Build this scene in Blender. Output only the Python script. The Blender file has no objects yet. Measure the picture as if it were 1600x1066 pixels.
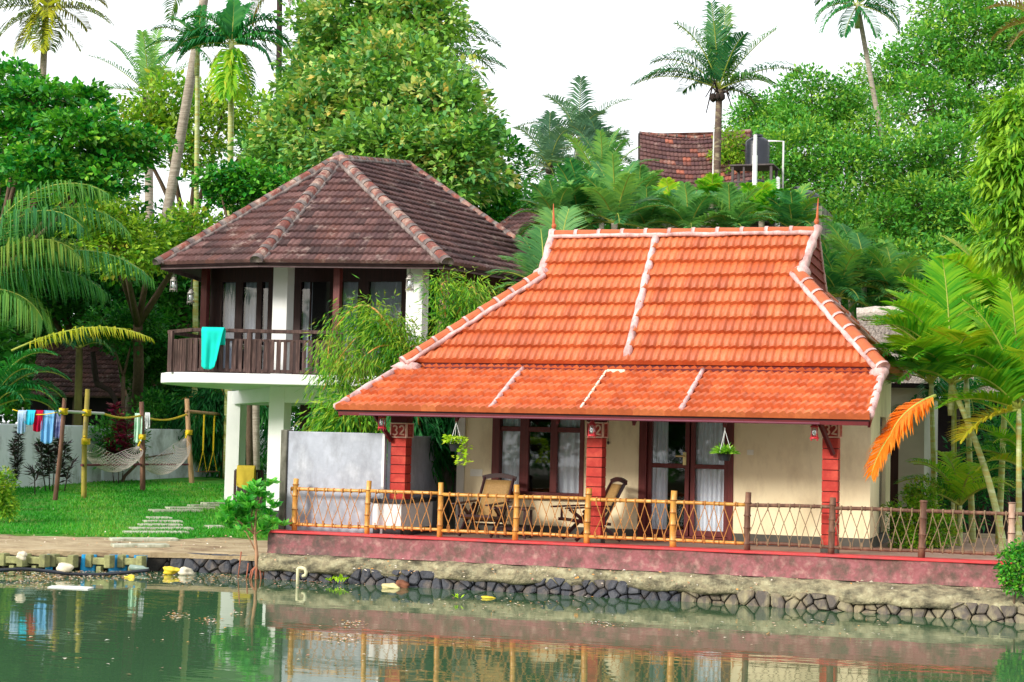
import bpy, bmesh, math, random
import numpy as np
from mathutils import Vector, Matrix
random.seed(5)
rng = np.random.default_rng(11)
sc = bpy.context.scene
COL = sc.collection

# ------------------------------------------------------------------ camera
FPX = 2700.0; HC = 2.3
yaw = math.radians(18.2); pit = math.atan(149.0/FPX); rol = 0.0235
F = np.array([-math.sin(yaw)*math.cos(pit), math.cos(yaw)*math.cos(pit), math.sin(pit)])
R0 = np.array([math.cos(yaw), math.sin(yaw), 0.0]); U0 = np.cross(R0, F)
R = math.cos(rol)*R0 + math.sin(rol)*U0; U = np.cross(R, F)
C0 = np.array([0, 0, HC])
cam_d = bpy.data.cameras.new('camera'); cam = bpy.data.objects.new('camera', cam_d); COL.objects.link(cam)
cam_d.sensor_width = 36; cam_d.lens = 36*FPX/1600.0; cam_d.clip_end = 3000; cam_d.clip_start = 0.1
M = Matrix(((R[0], U[0], -F[0], 0), (R[1], U[1], -F[1], 0), (R[2], U[2], -F[2], HC), (0, 0, 0, 1)))
cam.matrix_world = M
sc.camera = cam

# ------------------------------------------------------------------ world and sun
SUN_EL, SUN_AZ = 23.0, 210.0      # azimuth measured from +Y clockwise; behind and left of the camera
w = bpy.data.worlds.new('World'); sc.world = w; w.use_nodes = True
nt = w.node_tree; bg = nt.nodes['Background']
sky = nt.nodes.new('ShaderNodeTexSky'); sky.sky_type = 'NISHITA'; sky.sun_disc = False
sky.sun_elevation = math.radians(SUN_EL); sky.sun_rotation = math.radians(SUN_AZ)
sky.air_density = 1.5; sky.dust_density = 4.0
mx = nt.nodes.new('ShaderNodeMix'); mx.data_type = 'RGBA'; mx.inputs['Factor'].default_value = 0.86
nt.links.new(sky.outputs[0], mx.inputs['A']); mx.inputs['B'].default_value = (9.6, 9.9, 10.2, 1)   # even white overcast
nt.links.new(mx.outputs['Result'], bg.inputs['Color']); bg.inputs['Strength'].default_value = 0.115
sd = bpy.data.lights.new('sun', 'SUN'); sd.energy = 2.6; sd.angle = math.radians(12); sd.color = (1.0, 0.95, 0.86)
so = bpy.data.objects.new('sun', sd); COL.objects.link(so)
az = math.radians(SUN_AZ); el = math.radians(SUN_EL)
sdir = Vector((math.sin(az)*math.cos(el), math.cos(az)*math.cos(el), math.sin(el)))
so.rotation_euler = sdir.to_track_quat('Z', 'Y').to_euler(); so.location = (0, -10, 30)
sc.view_settings.view_transform = 'Standard'; sc.view_settings.look = 'None'
sc.view_settings.exposure = 0.52; sc.view_settings.gamma = 1.0

# ------------------------------------------------------------------ survey: sight lines used to find where things stand
def ray(x, y): return F + ((x-800)/FPX)*R + ((533-y)/FPX)*U
def PY(x, y, Y): d = ray(x, y); return C0 + d*(Y/d[1])
def PZ(x, y, z): d = ray(x, y); return C0 + d*((z-HC)/d[2])
def PD(x, y, D): return C0 + ray(x, y)*D
def PR(p): v = np.array(p)-C0; k = v@F; return (800+FPX*(v@R)/k, 533-FPX*(v@U)/k, k)
def V(p): return Vector((float(p[0]), float(p[1]), float(p[2])))

# ------------------------------------------------------------------ helpers
def link(o): COL.objects.link(o); return o
def tag(o, label=None, cat=None, group=None, kind=None):
    if label: o['label'] = label
    if cat: o['category'] = cat
    if group: o['group'] = group
    if kind: o['kind'] = kind
    return o
def wmat(o):
    m = Matrix.Translation(o.location)
    return m if o.parent is None else wmat(o.parent) @ o.matrix_parent_inverse @ m
def setpar(o, parent):
    if parent is not None:
        o.parent = parent; o.matrix_parent_inverse = wmat(parent).inverted()
    return o
def empty(name, loc, label=None, cat=None, group=None):
    o = bpy.data.objects.new(name, None); o.location = V(loc); o.empty_display_size = .2
    link(o); return tag(o, label, cat, group)
def copy_tree(o, parent=None):
    c = o.copy(); link(c)
    if parent is not None: c.parent = parent
    for ch in [k for k in bpy.data.objects if k.parent == o]: copy_tree(ch, c)
    return c
def place(o, loc, rz=0, label=None, group=None, s=1):
    o.location = V(loc); o.rotation_euler = (0, 0, rz); o.scale = (s, s, s)
    if label: o['label'] = label
    if group: o['group'] = group
    return o

class MB:
    def __init__(s): s.v = []; s.f = []; s.uv = None; s.sm = False
    def add(s, vs, fs):
        b = len(s.v); s.v += [tuple(float(q) for q in p) for p in vs]; s.f += [tuple(b+i for i in f) for f in fs]; return s
    def box(s, c, d, rz=0, tilt=None):
        hx, hy, hz = d[0]/2, d[1]/2, d[2]/2
        m = Matrix.Rotation(rz, 3, 'Z')
        if tilt is not None: m = m @ tilt
        vs = [V(c)+m @ Vector((x*hx, y*hy, z*hz)) for x in (-1, 1) for y in (-1, 1) for z in (-1, 1)]
        return s.add(vs, [(0, 1, 3, 2), (4, 6, 7, 5), (0, 4, 5, 1), (2, 3, 7, 6), (0, 2, 6, 4), (1, 5, 7, 3)])
    def bb(s, x0, x1, y0, y1, z0, z1): return s.box(((x0+x1)/2, (y0+y1)/2, (z0+z1)/2), (abs(x1-x0), abs(y1-y0), abs(z1-z0)))
    def beam(s, a, b, w_, h_, up=(0, 0, 1)):
        a, b = V(a), V(b); d = (b-a).normalized(); u = Vector(up)
        if abs(d.dot(u)) > .98: u = Vector((0, 1, 0))
        x = d.cross(u).normalized(); z = x.cross(d).normalized()
        vs = [p+x*sx*w_/2+z*sz*h_/2 for p in (a, b) for sx, sz in ((-1, -1), (1, -1), (1, 1), (-1, 1))]
        return s.add(vs, [(3, 2, 1, 0), (4, 5, 6, 7), (0, 1, 5, 4), (1, 2, 6, 5), (2, 3, 7, 6), (3, 0, 4, 7)])
    def tube(s, pts, r, n=8, cap=True):
        pts = [V(p) for p in pts]; k = len(pts)
        rr = list(r) if hasattr(r, '__len__') else [r]*k
        vs = []; px = None
        for i, p in enumerate(pts):
            d = (pts[min(i+1, k-1)]-pts[max(i-1, 0)])
            d = d.normalized() if d.length > 1e-9 else Vector((0, 0, 1))
            if px is None:
                a = Vector((0, 0, 1)) if abs(d.z) < .9 else Vector((1, 0, 0)); px = d.cross(a).normalized()
            else:
                px = (px-d*px.dot(d)); px = px.normalized() if px.length > 1e-6 else d.orthogonal().normalized()
            y = d.cross(px)
            for j in range(n):
                t = 2*math.pi*j/n; vs.append(p+(px*math.cos(t)+y*math.sin(t))*rr[i])
        fs = [(i*n+j, i*n+(j+1) % n, (i+1)*n+(j+1) % n, (i+1)*n+j) for i in range(k-1) for j in range(n)]
        if cap: fs += [tuple(reversed(range(n))), tuple((k-1)*n+j for j in range(n))]
        return s.add(vs, fs)
    def prism(s, poly, z0, z1):
        n = len(poly)
        vs = [(p[0], p[1], z0) for p in poly]+[(p[0], p[1], z1) for p in poly]
        return s.add(vs, [tuple(reversed(range(n))), tuple(range(n, 2*n))]+[(i, (i+1) % n, n+(i+1) % n, n+i) for i in range(n)])
    def lathe(s, prof, c, n=16):
        vs = [(c[0]+r*math.cos(2*math.pi*j/n), c[1]+r*math.sin(2*math.pi*j/n), c[2]+z) for r, z in prof for j in range(n)]
        k = len(prof)
        return s.add(vs, [(i*n+j, i*n+(j+1) % n, (i+1)*n+(j+1) % n, (i+1)*n+j) for i in range(k-1) for j in range(n)]+[tuple(reversed(range(n))), tuple((k-1)*n+j for j in range(n))])
    def blob(s, c, r, seed=0, rough=.25, sub=2):
        bm = bmesh.new(); bmesh.ops.create_icosphere(bm, subdivisions=sub, radius=1); rd = random.Random(seed)
        vs = []
        ph = [rd.uniform(0, 6) for _ in range(6)]
        for v in bm.verts:
            k = 1+rough*(math.sin(3*v.co.x+ph[0])*math.sin(2.5*v.co.y+ph[1])+.5*math.sin(5*v.co.z+ph[2]+2*v.co.x)+rd.uniform(-.25, .25))
            vs.append((c[0]+v.co.x*k*r[0], c[1]+v.co.y*k*r[1], c[2]+v.co.z*k*r[2]))
        s.add(vs, [tuple(v.index for v in f.verts) for f in bm.faces]); bm.free(); return s
    def sheet(s, fn, nu, nv):
        vs = [fn(i/nu, j/nv) for j in range(nv+1) for i in range(nu+1)]
        return s.add(vs, [(j*(nu+1)+i, j*(nu+1)+i+1, (j+1)*(nu+1)+i+1, (j+1)*(nu+1)+i) for j in range(nv) for i in range(nu)])
    def build(s, name, mat, parent=None, smooth=False, bevel=0):
        me = bpy.data.meshes.new(name); me.from_pydata(s.v, [], s.f)
        me.materials.append(mat)
        if smooth: me.polygons.foreach_set('use_smooth', [True]*len(me.polygons))
        me.update()
        o = link(bpy.data.objects.new(name, me))
        if bevel:
            b = o.modifiers.new('bevel', 'BEVEL'); b.width = bevel; b.segments = 2; b.limit_method = 'ANGLE'
        return setpar(o, parent)

def build_multi(name, pairs, parent=None, smooth=True):
    me = bpy.data.meshes.new(name); vs, fs, mi = [], [], []
    for k, (mb, mat) in enumerate(pairs):
        b = len(vs); vs += mb.v; fs += [tuple(b+i for i in f) for f in mb.f]; mi += [k]*len(mb.f); me.materials.append(mat)
    me.from_pydata(vs, [], fs); me.polygons.foreach_set('material_index', mi); me.polygons.foreach_set('use_smooth', [smooth]*len(fs)); me.update()
    return setpar(link(bpy.data.objects.new(name, me)), parent)

def np_mesh(name, verts, faces_flat, sizes, mat, tint=None, smooth=False):
    """verts (n,3); faces_flat flat index array; sizes per-face loop counts"""
    me = bpy.data.meshes.new(name)
    me.vertices.add(len(verts)); me.vertices.foreach_set('co', np.ascontiguousarray(verts, dtype=np.float32).ravel())
    me.loops.add(len(faces_flat)); me.loops.foreach_set('vertex_index', np.ascontiguousarray(faces_flat, dtype=np.int32))
    me.polygons.add(len(sizes)); st = np.concatenate(([0], np.cumsum(sizes)[:-1])).astype(np.int32)
    me.polygons.foreach_set('loop_start', st)
    me.polygons.foreach_set('use_smooth', np.full(len(sizes), bool(smooth)))
    if tint is not None:
        a = me.attributes.new('tint', 'FLOAT', 'POINT'); a.data.foreach_set('value', np.ascontiguousarray(tint, dtype=np.float32))
    me.materials.append(mat); me.update(calc_edges=True); me.validate()
    return link(bpy.data.objects.new(name, me))

# ------------------------------------------------------------------ materials
def newmat(name):
    m = bpy.data.materials.new(name); m.use_nodes = True; nt = m.node_tree
    return m, nt, nt.nodes['Principled BSDF'], nt.nodes['Material Output']
def nd(nt, t, **k):
    n = nt.nodes.new(t)
    for a, b in k.items(): setattr(n, a, b)
    return n
def c4(c): return (c[0], c[1], c[2], 1)
def S(r, g, b): # display 0-255 -> linear
    f = lambda v: ((v/255+.055)/1.055)**2.4 if v/255 > .04045 else v/255/12.92
    return (f(r), f(g), f(b))
def noise(nt, scale, detail=4, rough=.55, vec=None, sc3=None):
    n = nd(nt, 'ShaderNodeTexNoise'); n.inputs['Scale'].default_value = scale; n.inputs['Detail'].default_value = detail; n.inputs['Roughness'].default_value = rough
    if vec is None:
        tc = nd(nt, 'ShaderNodeTexCoord'); vec = tc.outputs['Object']
    if sc3 is not None:
        mp = nd(nt, 'ShaderNodeMapping'); mp.inputs['Scale'].default_value = sc3; nt.links.new(vec, mp.inputs['Vector']); vec = mp.outputs[0]
    nt.links.new(vec, n.inputs['Vector']); return n.outputs[0]
def ramp(nt, fac, stops):
    r = nd(nt, 'ShaderNodeValToRGB'); e = r.color_ramp.elements
    e[0].position = stops[0][0]; e[0].color = c4(stops[0][1]); e[1].position = stops[-1][0]; e[1].color = c4(stops[-1][1])
    for p, c in stops[1:-1]: q = e.new(p); q.color = c4(c)
    nt.links.new(fac, r.inputs[0]); return r.outputs[0]
def mixc(nt, fac, a, b, mode='MIX'):
    m = nd(nt, 'ShaderNodeMix', data_type='RGBA', blend_type=mode)
    for s_, v in (('Factor', fac), ('A', a), ('B', b)):
        if isinstance(v, (int, float)): m.inputs[s_].default_value = v
        elif isinstance(v, tuple): m.inputs[s_].default_value = c4(v)
        else: nt.links.new(v, m.inputs[s_])
    return m.outputs['Result']
def bumpn(nt, bs, h, strength, dist=.01):
    b = nd(nt, 'ShaderNodeBump'); b.inputs['Strength'].default_value = strength; b.inputs['Distance'].default_value = dist
    nt.links.new(h, b.inputs['Height']); nt.links.new(b.outputs[0], bs.inputs['Normal'])
def pm(name, c1, c2=None, scale=4, rough=.7, bump=.3, bscale=40, c3=None, sc3=None, spec=.3, stain=None, stain_sc=(3, 3, .6), stain_amt=.5, metal=0, dist=.01):
    m, nt, bs, out = newmat(name)
    c2 = c2 or tuple(v*.8 for v in c1)
    st = [(.3, c1), (.7, c2)] if c3 is None else [(.28, c1), (.5, c2), (.72, c3)]
    col = ramp(nt, noise(nt, scale, 5, .6, sc3=sc3), st)
    if stain is not None:
        f = ramp(nt, noise(nt, 1.6, 7, .68, sc3=stain_sc), [(.5-.12*stain_amt, (0, 0, 0)), (.78-.2*stain_amt, (1, 1, 1))])
        col = mixc(nt, f, col, stain)
    nt.links.new(col, bs.inputs['Base Color']); bs.inputs['Roughness'].default_value = rough
    bs.inputs['Specular IOR Level'].default_value = spec; bs.inputs['Metallic'].default_value = metal
    if bump: bumpn(nt, bs, noise(nt, bscale, 5, .6), bump, dist)
    return m
def leafmat(name, cols, trans=.35, rough=.5, spec=.3):
    m, nt, bs, out = newmat(name)
    a = nd(nt, 'ShaderNodeAttribute', attribute_name='tint')
    n = len(cols); col = ramp(nt, a.outputs['Fac'], [(i/(n-1), c) for i, c in enumerate(cols)])
    nt.links.new(col, bs.inputs['Base Color']); bs.inputs['Roughness'].default_value = rough; bs.inputs['Specular IOR Level'].default_value = spec
    t = nd(nt, 'ShaderNodeBsdfTranslucent'); g = mixc(nt, 1.0, col, (1.0, 1.05, .55), 'MULTIPLY'); nt.links.new(g, t.inputs[0])
    x = nd(nt, 'ShaderNodeMixShader'); x.inputs[0].default_value = trans
    nt.links.new(bs.outputs[0], x.inputs[1]); nt.links.new(t.outputs[0], x.inputs[2]); nt.links.new(x.outputs[0], out.inputs[0])
    return m
def tilemat(name, cols, streak, streak_lo=.6, streak_hi=.75, rough=.6, ncol=None):
    """colour per clay tile from the tile's own UV cell, with lime / lichen blotches"""
    m, nt, bs, out = newmat(name)
    uv = nd(nt, 'ShaderNodeUVMap', uv_map='tiles')
    fl = nd(nt, 'ShaderNodeVectorMath', operation='FLOOR'); nt.links.new(uv.outputs[0], fl.inputs[0])
    wn = nd(nt, 'ShaderNodeTexWhiteNoise', noise_dimensions='2D'); nt.links.new(fl.outputs[0], wn.inputs['Vector'])
    n = len(cols); col = ramp(nt, wn.outputs['Value'], [(i/(n-1), c) for i, c in enumerate(cols)])
    nz = noise(nt, 14, 6, .65); col = mixc(nt, ramp(nt, nz, [(.35, (0, 0, 0)), (.7, (.5, .5, .5))]), col, tuple(v*.62 for v in cols[0]))
    f = ramp(nt, noise(nt, 2.3, 8, .7), [(streak_lo, (0, 0, 0)), (streak_hi, (1, 1, 1))])
    col = mixc(nt, f, col, streak)
    nt.links.new(col, bs.inputs['Base Color']); bs.inputs['Roughness'].default_value = rough
    bumpn(nt, bs, noise(nt, 60, 4), .25, .006)
    return m

m_white = pm('white paint', S(236, 236, 234), S(228, 229, 227), 2, .6, .1, 60)
m_cream = pm('cream paint', S(248, 232, 194), S(240, 222, 182), 1.5, .75, .2, 60, stain=S(218, 198, 160), stain_sc=(1.6, 1.6, .7), stain_amt=.3)
m_skirt = pm('grey skirting', S(88, 84, 76), S(70, 68, 62), 5, .6, .1)
m_redtile = pm('red pillar cladding', S(200, 64, 50), S(176, 50, 42), 4, .65, .3, 40, c3=S(210, 84, 66))
m_groove = pm('dark joint', S(80, 16, 14), S(60, 12, 10), 5, .8, 0)
m_redwood = pm('dark red timber', S(110, 18, 24), S(84, 14, 20), 6, .5, .15, 50)
m_plaq = pm('pink relief plaque', S(214, 110, 96), S(196, 90, 80), 12, .7, .3, 60)
m_plaqd = pm('red plaque ground', S(186, 66, 60), S(160, 50, 46), 12, .7, .2, 60)
m_plaql = pm('pale relief figures', S(246, 196, 176), S(232, 176, 158), 12, .7, .2, 60)
m_teak = pm('brown red door timber', S(112, 48, 44), S(88, 34, 34), 3, .4, .2, 40, sc3=(8, 8, .8))
m_teakD = pm('dark veranda timber', S(62, 32, 30), S(40, 22, 22), 3, .5, .2, 40, sc3=(8, 8, .8))
m_soffit = pm('dark timber soffit', S(58, 32, 34), S(40, 22, 26), 4, .7, .2, 20, sc3=(1, 6, 1))
m_rail = pm('weathered railing boards', S(112, 88, 82), S(74, 54, 50), 3, .7, .35, 30, c3=S(52, 38, 36), sc3=(9, 9, .9))
m_mortar = pm('pinkish lime mortar', S(236, 200, 196), S(214, 172, 168), 9, .9, .9, 30, stain=S(150, 116, 112), stain_amt=.42)
m_omortar = pm('old grey mortar', S(120, 106, 102), S(92, 80, 80), 9, .9, .6, 25, stain=S(170, 158, 150), stain_amt=.2)
m_ridgeN = pm('new clay ridge tile', S(196, 106, 66), S(180, 90, 54), 8, .6, .2, 30)
m_ridgeO = pm('old clay ridge tile', S(158, 88, 72), S(120, 70, 62), 4, .8, .4, 25, c3=S(92, 66, 64), stain=S(190, 166, 150), stain_amt=.3)
m_tileN = tilemat('new orange clay tiles', [S(182, 86, 46), S(202, 100, 54), S(216, 118, 68), S(192, 92, 50)], S(226, 176, 146), .70, .90, .5)
m_tileO = tilemat('old purple brown clay tiles', [S(66, 46, 46), S(96, 66, 64), S(122, 86, 82), S(80, 54, 56), S(112, 72, 64)], S(180, 160, 150), .56, .78, .85)
m_tileP = tilemat('patched brown red tiles', [S(92, 62, 64), S(118, 78, 78), S(84, 58, 62), S(128, 90, 86), S(100, 68, 66), S(110, 74, 70), S(196, 112, 88)], S(176, 150, 140), .56, .78, .85)
m_bamboo = pm('varnished yellow bamboo', S(228, 178, 98), S(206, 146, 66), 3, .35, .15, 30, c3=S(184, 118, 50), sc3=(4, 4, 2), spec=.5)
m_node = pm('dark bamboo joints', S(150, 92, 40), S(120, 70, 30), 6, .5, 0)
m_rope = pm('coir lattice cord', S(206, 146, 80), S(160, 100, 50), 20, .8, 0)
m_bambooD = pm('weathered brown bamboo', S(140, 102, 80), S(104, 72, 58), 4, .6, .3, 30, c3=S(88, 60, 48), sc3=(4, 4, 1))
m_ropeD = pm('weathered brown cord', S(150, 128, 100), S(116, 94, 72), 20, .8, 0)
m_pole = pm('bare pole timber', S(196, 160, 120), S(150, 116, 82), 4, .8, .3, 30, sc3=(6, 6, 1))
m_yrope = pm('yellow nylon rope', S(236, 206, 40), S(214, 176, 24), 20, .6, .2)
m_deck = pm('terrace floor', S(178, 148, 132), S(156, 126, 112), 2, .8, .2, 30)
m_red = pm('red painted coping', S(226, 74, 74), S(200, 58, 62), 7, .6, .2, 40, stain=S(150, 80, 84), stain_amt=.2)
m_stone = pm('dark wet stone', S(92, 92, 98), S(62, 64, 72), 3.5, .6, .8, 20, c3=S(120, 108, 98), dist=.03)
m_joint = pm('dark stone joints', S(50, 46, 42), S(38, 36, 34), 8, .95, .4)
m_conc = pm('stained concrete', S(192, 186, 152), S(168, 158, 126), 9, .95, 1.0, 22, c3=S(140, 128, 104), stain=S(84, 80, 66), stain_sc=(2.2, 2.2, 5), stain_amt=.6, dist=.04)
m_cwall = pm('pale cement wall', S(186, 190, 202), S(164, 168, 180), 2.2, .5, .25, 30, c3=S(198, 200, 208), stain=S(136, 138, 146), stain_sc=(2.0, 2.0, .9), stain_amt=.3, spec=.4)
m_cwallD = pm('dirty cement wall', S(134, 130, 118), S(112, 110, 98), 2, .9, .4, 30, stain=S(66, 66, 54), stain_sc=(2, 2, .8), stain_amt=.6)
m_yard = pm('whitewashed garden wall', S(238, 242, 250), S(222, 228, 238), 1.4, .8, .2, 30, stain=S(136, 144, 140), stain_sc=(1.2, 1.2, .7), stain_amt=.25)
m_bark = pm('brown bark', S(112, 92, 74), S(82, 66, 54), 3, .9, .8, 16, sc3=(4, 4, 1), dist=.03)
m_barkD = pm('dark bark', S(66, 54, 48), S(44, 36, 34), 3, .9, .8, 16, dist=.03)
m_palmtrunk = pm('grey palm trunk', S(184, 174, 160), S(158, 146, 132), 3, .85, .6, 12, c3=S(134, 122, 110), sc3=(1, 1, 9), dist=.03)
m_arecatrunk = pm('ringed areca stem', S(206, 212, 170), S(168, 178, 108), 2.5, .5, .2, 20, c3=S(188, 150, 60), sc3=(1, 1, 6))
m_black = pm('black plastic', S(36, 40, 50), S(28, 30, 40), 4, .35, .1, 30, spec=.5)
m_pipe = pm('white pipe', S(240, 240, 238), S(226, 226, 224), 3, .4, 0, spec=.5)
m_iron = pm('dark steel', S(96, 88, 88), S(70, 62, 62), 5, .6, .2, metal=.3)
m_thatch = pm('grey coir thatch', S(196, 184, 172), S(146, 134, 124), 22, .95, 1.0, 40, c3=S(100, 90, 84), dist=.05)
m_greywall = pm('grey painted wall', S(176, 174, 160), S(160, 158, 146), 1.5, .8, .15)
m_darkint = pm('dark interior', S(34, 26, 30), S(24, 18, 22), 3, .9, 0)  # near black puts the darkness of unlit rooms, shed and recess into colour
m_soil = pm('bank soil', S(192, 174, 142), S(170, 150, 118), 1.8, .95, .8, 18, c3=S(128, 104, 80), sc3=(1, 1.5, 1), dist=.03)
m_slab = pm('pale paving slab', S(200, 200, 180), S(176, 178, 156), 3, .85, .3, 30, stain=S(128, 130, 104), stain_amt=.3)
m_soildark = pm('dark leaf litter earth', S(92, 84, 60), S(62, 64, 42), .8, .95, .5, 10)  # dark earth tones mottled at random
m_cane = pm('woven cane', S(172, 136, 84), S(146, 112, 66), 40, .6, .3, 120)
m_chairwood = pm('dark polished rosewood', S(70, 28, 30), S(48, 20, 24), 4, .35, .1, spec=.5)
m_granite = pm('black granite top', S(52, 50, 54), S(40, 38, 42), 20, .3, 0, spec=.5)
m_switch = pm('white switch plate', S(244, 240, 226), S(238, 232, 216), 4, .4, 0)
m_brass = pm('brass handle', S(236, 216, 160), S(220, 196, 130), 4, .35, 0, spec=.6, metal=.3)
m_lredm = pm('pink red lantern metal', S(226, 66, 76), S(206, 46, 56), 8, .4, .1, spec=.5)
m_lsilver = pm('silvery lantern metal', S(190, 184, 176), S(140, 130, 124), 8, .4, .1, metal=.5)
m_pot = pm('black plant pot', S(40, 42, 46), S(30, 32, 36), 4, .5, 0)

def clothmat(name, c1, c2=None, **k): return pm(name, c1, c2 or tuple(v*.85 for v in c1), 6, .85, .3, 90, spec=.1, **k)
m_teal = clothmat('turquoise towel', S(30, 214, 196)); m_blue = clothmat('light blue towel', S(120, 180, 232))
m_cyan = clothmat('cyan cloth', S(60, 200, 232)); m_crim = clothmat('crimson cloth', S(190, 24, 62))
m_navy = clothmat('navy pattern cloth', S(40, 50, 130), S(170, 180, 220)); m_mint = clothmat('mint scarf', S(150, 216, 176), S(220, 240, 226))
m_wcloth = clothmat('white cloth', S(236, 238, 240)); m_ycloth = clothmat('mustard towel', S(212, 184, 70))
m_stripe = clothmat('pale striped cloth', S(190, 210, 230), S(120, 160, 200)); m_net = clothmat('hammock cord', S(186, 178, 170))
m_purple = clothmat('maroon pole', S(130, 70, 84))
m_curt, _nt, _bs, _o = newmat('white voile curtain')
_bs.inputs['Base Color'].default_value = c4(S(240, 240, 250)); _bs.inputs['Roughness'].default_value = .9
m_curtg = pm('grey lace curtain', S(206, 210, 226), S(170, 176, 198), 30, .9, 0, sc3=(6, 6, .4))

def glassmat(name, tint=(.93, .95, .95), rough=.02, tr=.75):
    m, nt, bs, out = newmat(name); nt.nodes.remove(bs)
    g = nd(nt, 'ShaderNodeBsdfGlossy'); g.inputs['Roughness'].default_value = rough; g.inputs[0].default_value = (.95, .97, 1, 1)
    t = nd(nt, 'ShaderNodeBsdfTransparent'); t.inputs[0].default_value = c4(tint)
    lw = nd(nt, 'ShaderNodeFresnel'); lw.inputs[0].default_value = 1.5
    mt = nd(nt, 'ShaderNodeMath', operation='MULTIPLY_ADD'); mt.inputs[1].default_value = .42; mt.inputs[2].default_value = 1-tr-.04
    nt.links.new(lw.outputs[0], mt.inputs[0])
    x = nd(nt, 'ShaderNodeMixShader'); nt.links.new(mt.outputs[0], x.inputs[0]); nt.links.new(t.outputs[0], x.inputs[1]); nt.links.new(g.outputs[0], x.inputs[2])
    nt.links.new(x.outputs[0], out.inputs[0]); return m
m_glass = glassmat('window glass', tr=.93)
m_lglass = glassmat('lantern glass', (.9, .95, .95), .1, .6)
m_bulb = pm('white lamp bulb', S(250, 250, 250), S(240, 240, 245), 3, .3, 0)

# water
m_water, nt_, bs_, out_ = newmat('murky green water')
bs_.inputs['Base Color'].default_value = c4((.052, .118, .055)); bs_.inputs['Roughness'].default_value = .025; bs_.inputs['IOR'].default_value = 1.33
bs_.inputs['Specular IOR Level'].default_value = 1.0
_tc = nd(nt_, 'ShaderNodeTexCoord'); _mp = nd(nt_, 'ShaderNodeMapping'); _mp.inputs['Rotation'].default_value = (0, 0, -yaw); _mp.inputs['Scale'].default_value = (.55, 1.6, 1)
nt_.links.new(_tc.outputs['Object'], _mp.inputs[0])
_n1 = noise(nt_, 1.3, 3, .5, vec=_mp.outputs[0]); _n2 = noise(nt_, 7, 2, .5, vec=_mp.outputs[0])
_ad = nd(nt_, 'ShaderNodeMath', operation='MULTIPLY_ADD'); _ad.inputs[1].default_value = .12; nt_.links.new(_n2, _ad.inputs[0]); nt_.links.new(_n1, _ad.inputs[2])
bumpn(nt_, bs_, _ad.outputs[0], .15, .02)

# leaves
G = S
lm_teak = leafmat('large mixed green leaves', [G(30, 92, 50), G(76, 142, 66), G(122, 178, 74), G(160, 198, 78), G(88, 154, 96), G(204, 212, 120), G(214, 182, 84)], .22)
lm_bright = leafmat('bright green leaves', [G(10, 78, 34), G(24, 116, 40), G(56, 152, 42), G(110, 186, 46), G(34, 112, 50), G(160, 204, 56)], .22)
lm_mid = leafmat('yellow green leaves', [G(46, 116, 36), G(92, 158, 44), G(140, 190, 52), G(180, 210, 62), G(70, 128, 54), G(216, 200, 66)])
lm_dark = leafmat('dark green leaves', [G(10, 66, 32), G(24, 98, 38), G(50, 130, 46), G(88, 160, 54), G(28, 92, 50)])
lm_rain = leafmat('fine mid green leaves', [G(24, 92, 44), G(70, 148, 52), G(118, 186, 58), G(78, 152, 78), G(172, 212, 70), G(40, 112, 62)], .3)
lm_mango = leafmat('long mango leaves', [G(40, 110, 30), G(84, 150, 36), G(130, 184, 44), G(166, 204, 60), G(60, 124, 40)])
lm_bamb = leafmat('narrow bamboo leaves', [G(40, 112, 28), G(84, 156, 34), G(130, 188, 42), G(164, 186, 50), G(62, 132, 36), G(176, 158, 62)], .35)
lm_palm = leafmat('green palm leaflets', [G(36, 100, 62), G(60, 132, 70), G(92, 156, 72), G(126, 170, 66), G(150, 158, 64)], .35)
lm_coco = leafmat('dark coconut leaflets', [G(20, 84, 56), G(40, 112, 64), G(76, 130, 62), G(112, 140, 52)], .25)
lm_olive = leafmat('olive coconut leaflets', [G(50, 88, 44), G(84, 110, 46), G(128, 128, 56), G(146, 120, 62)], .25)
lm_areca = leafmat('fresh areca leaflets', [G(34, 124, 36), G(84, 168, 40), G(134, 196, 44), G(180, 212, 50), G(206, 192, 56)], .42)
lm_arecaD = leafmat('deep green areca leaflets', [G(14, 84, 40), G(24, 108, 48), G(46, 132, 56), G(80, 156, 60)], .35)
lm_fan = leafmat('grey green palm leaflets', [G(56, 122, 72), G(88, 150, 84), G(122, 174, 94), G(150, 190, 90)], .45)
lm_far = leafmat('haze tinted far palm leaflets', [G(70, 110, 92), G(90, 132, 104), G(116, 152, 110)], .3)  # distance haze put into the leaf colour as a bluish fade
lm_orange = leafmat('dry orange leaflets', [G(226, 110, 20), G(244, 140, 30), G(250, 168, 60)], .5)
lm_yel = leafmat('yellowing coconut leaflets', [G(150, 170, 40), G(190, 196, 50), G(216, 200, 60), G(170, 130, 60)], .4)
lm_brown = leafmat('dry brown leaflets', [G(120, 96, 60), G(156, 130, 80), G(134, 110, 60)], .3)
lm_red = leafmat('maroon cordyline leaves', [G(70, 14, 44), G(110, 20, 60), G(150, 40, 70), G(40, 40, 30)], .3)
lm_cord = leafmat('dark purple green leaves', [G(24, 40, 30), G(44, 30, 40), G(30, 66, 34), G(70, 30, 50)], .2)
lm_mang = leafmat('glossy mangrove leaves', [G(40, 150, 40), G(80, 186, 60), G(130, 210, 80), G(60, 160, 60)], .35, .35, .5)
lm_lime = leafmat('lime green pothos leaves', [G(150, 200, 30), G(190, 224, 50), G(214, 236, 80)], .4)
lm_fern = leafmat('green basket leaves', [G(90, 160, 40), G(140, 200, 60), G(180, 220, 80)], .4)
lm_grass = leafmat('lawn grass', [G(30, 122, 24), G(48, 148, 32), G(84, 168, 44), G(140, 176, 70)], .3)

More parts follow.
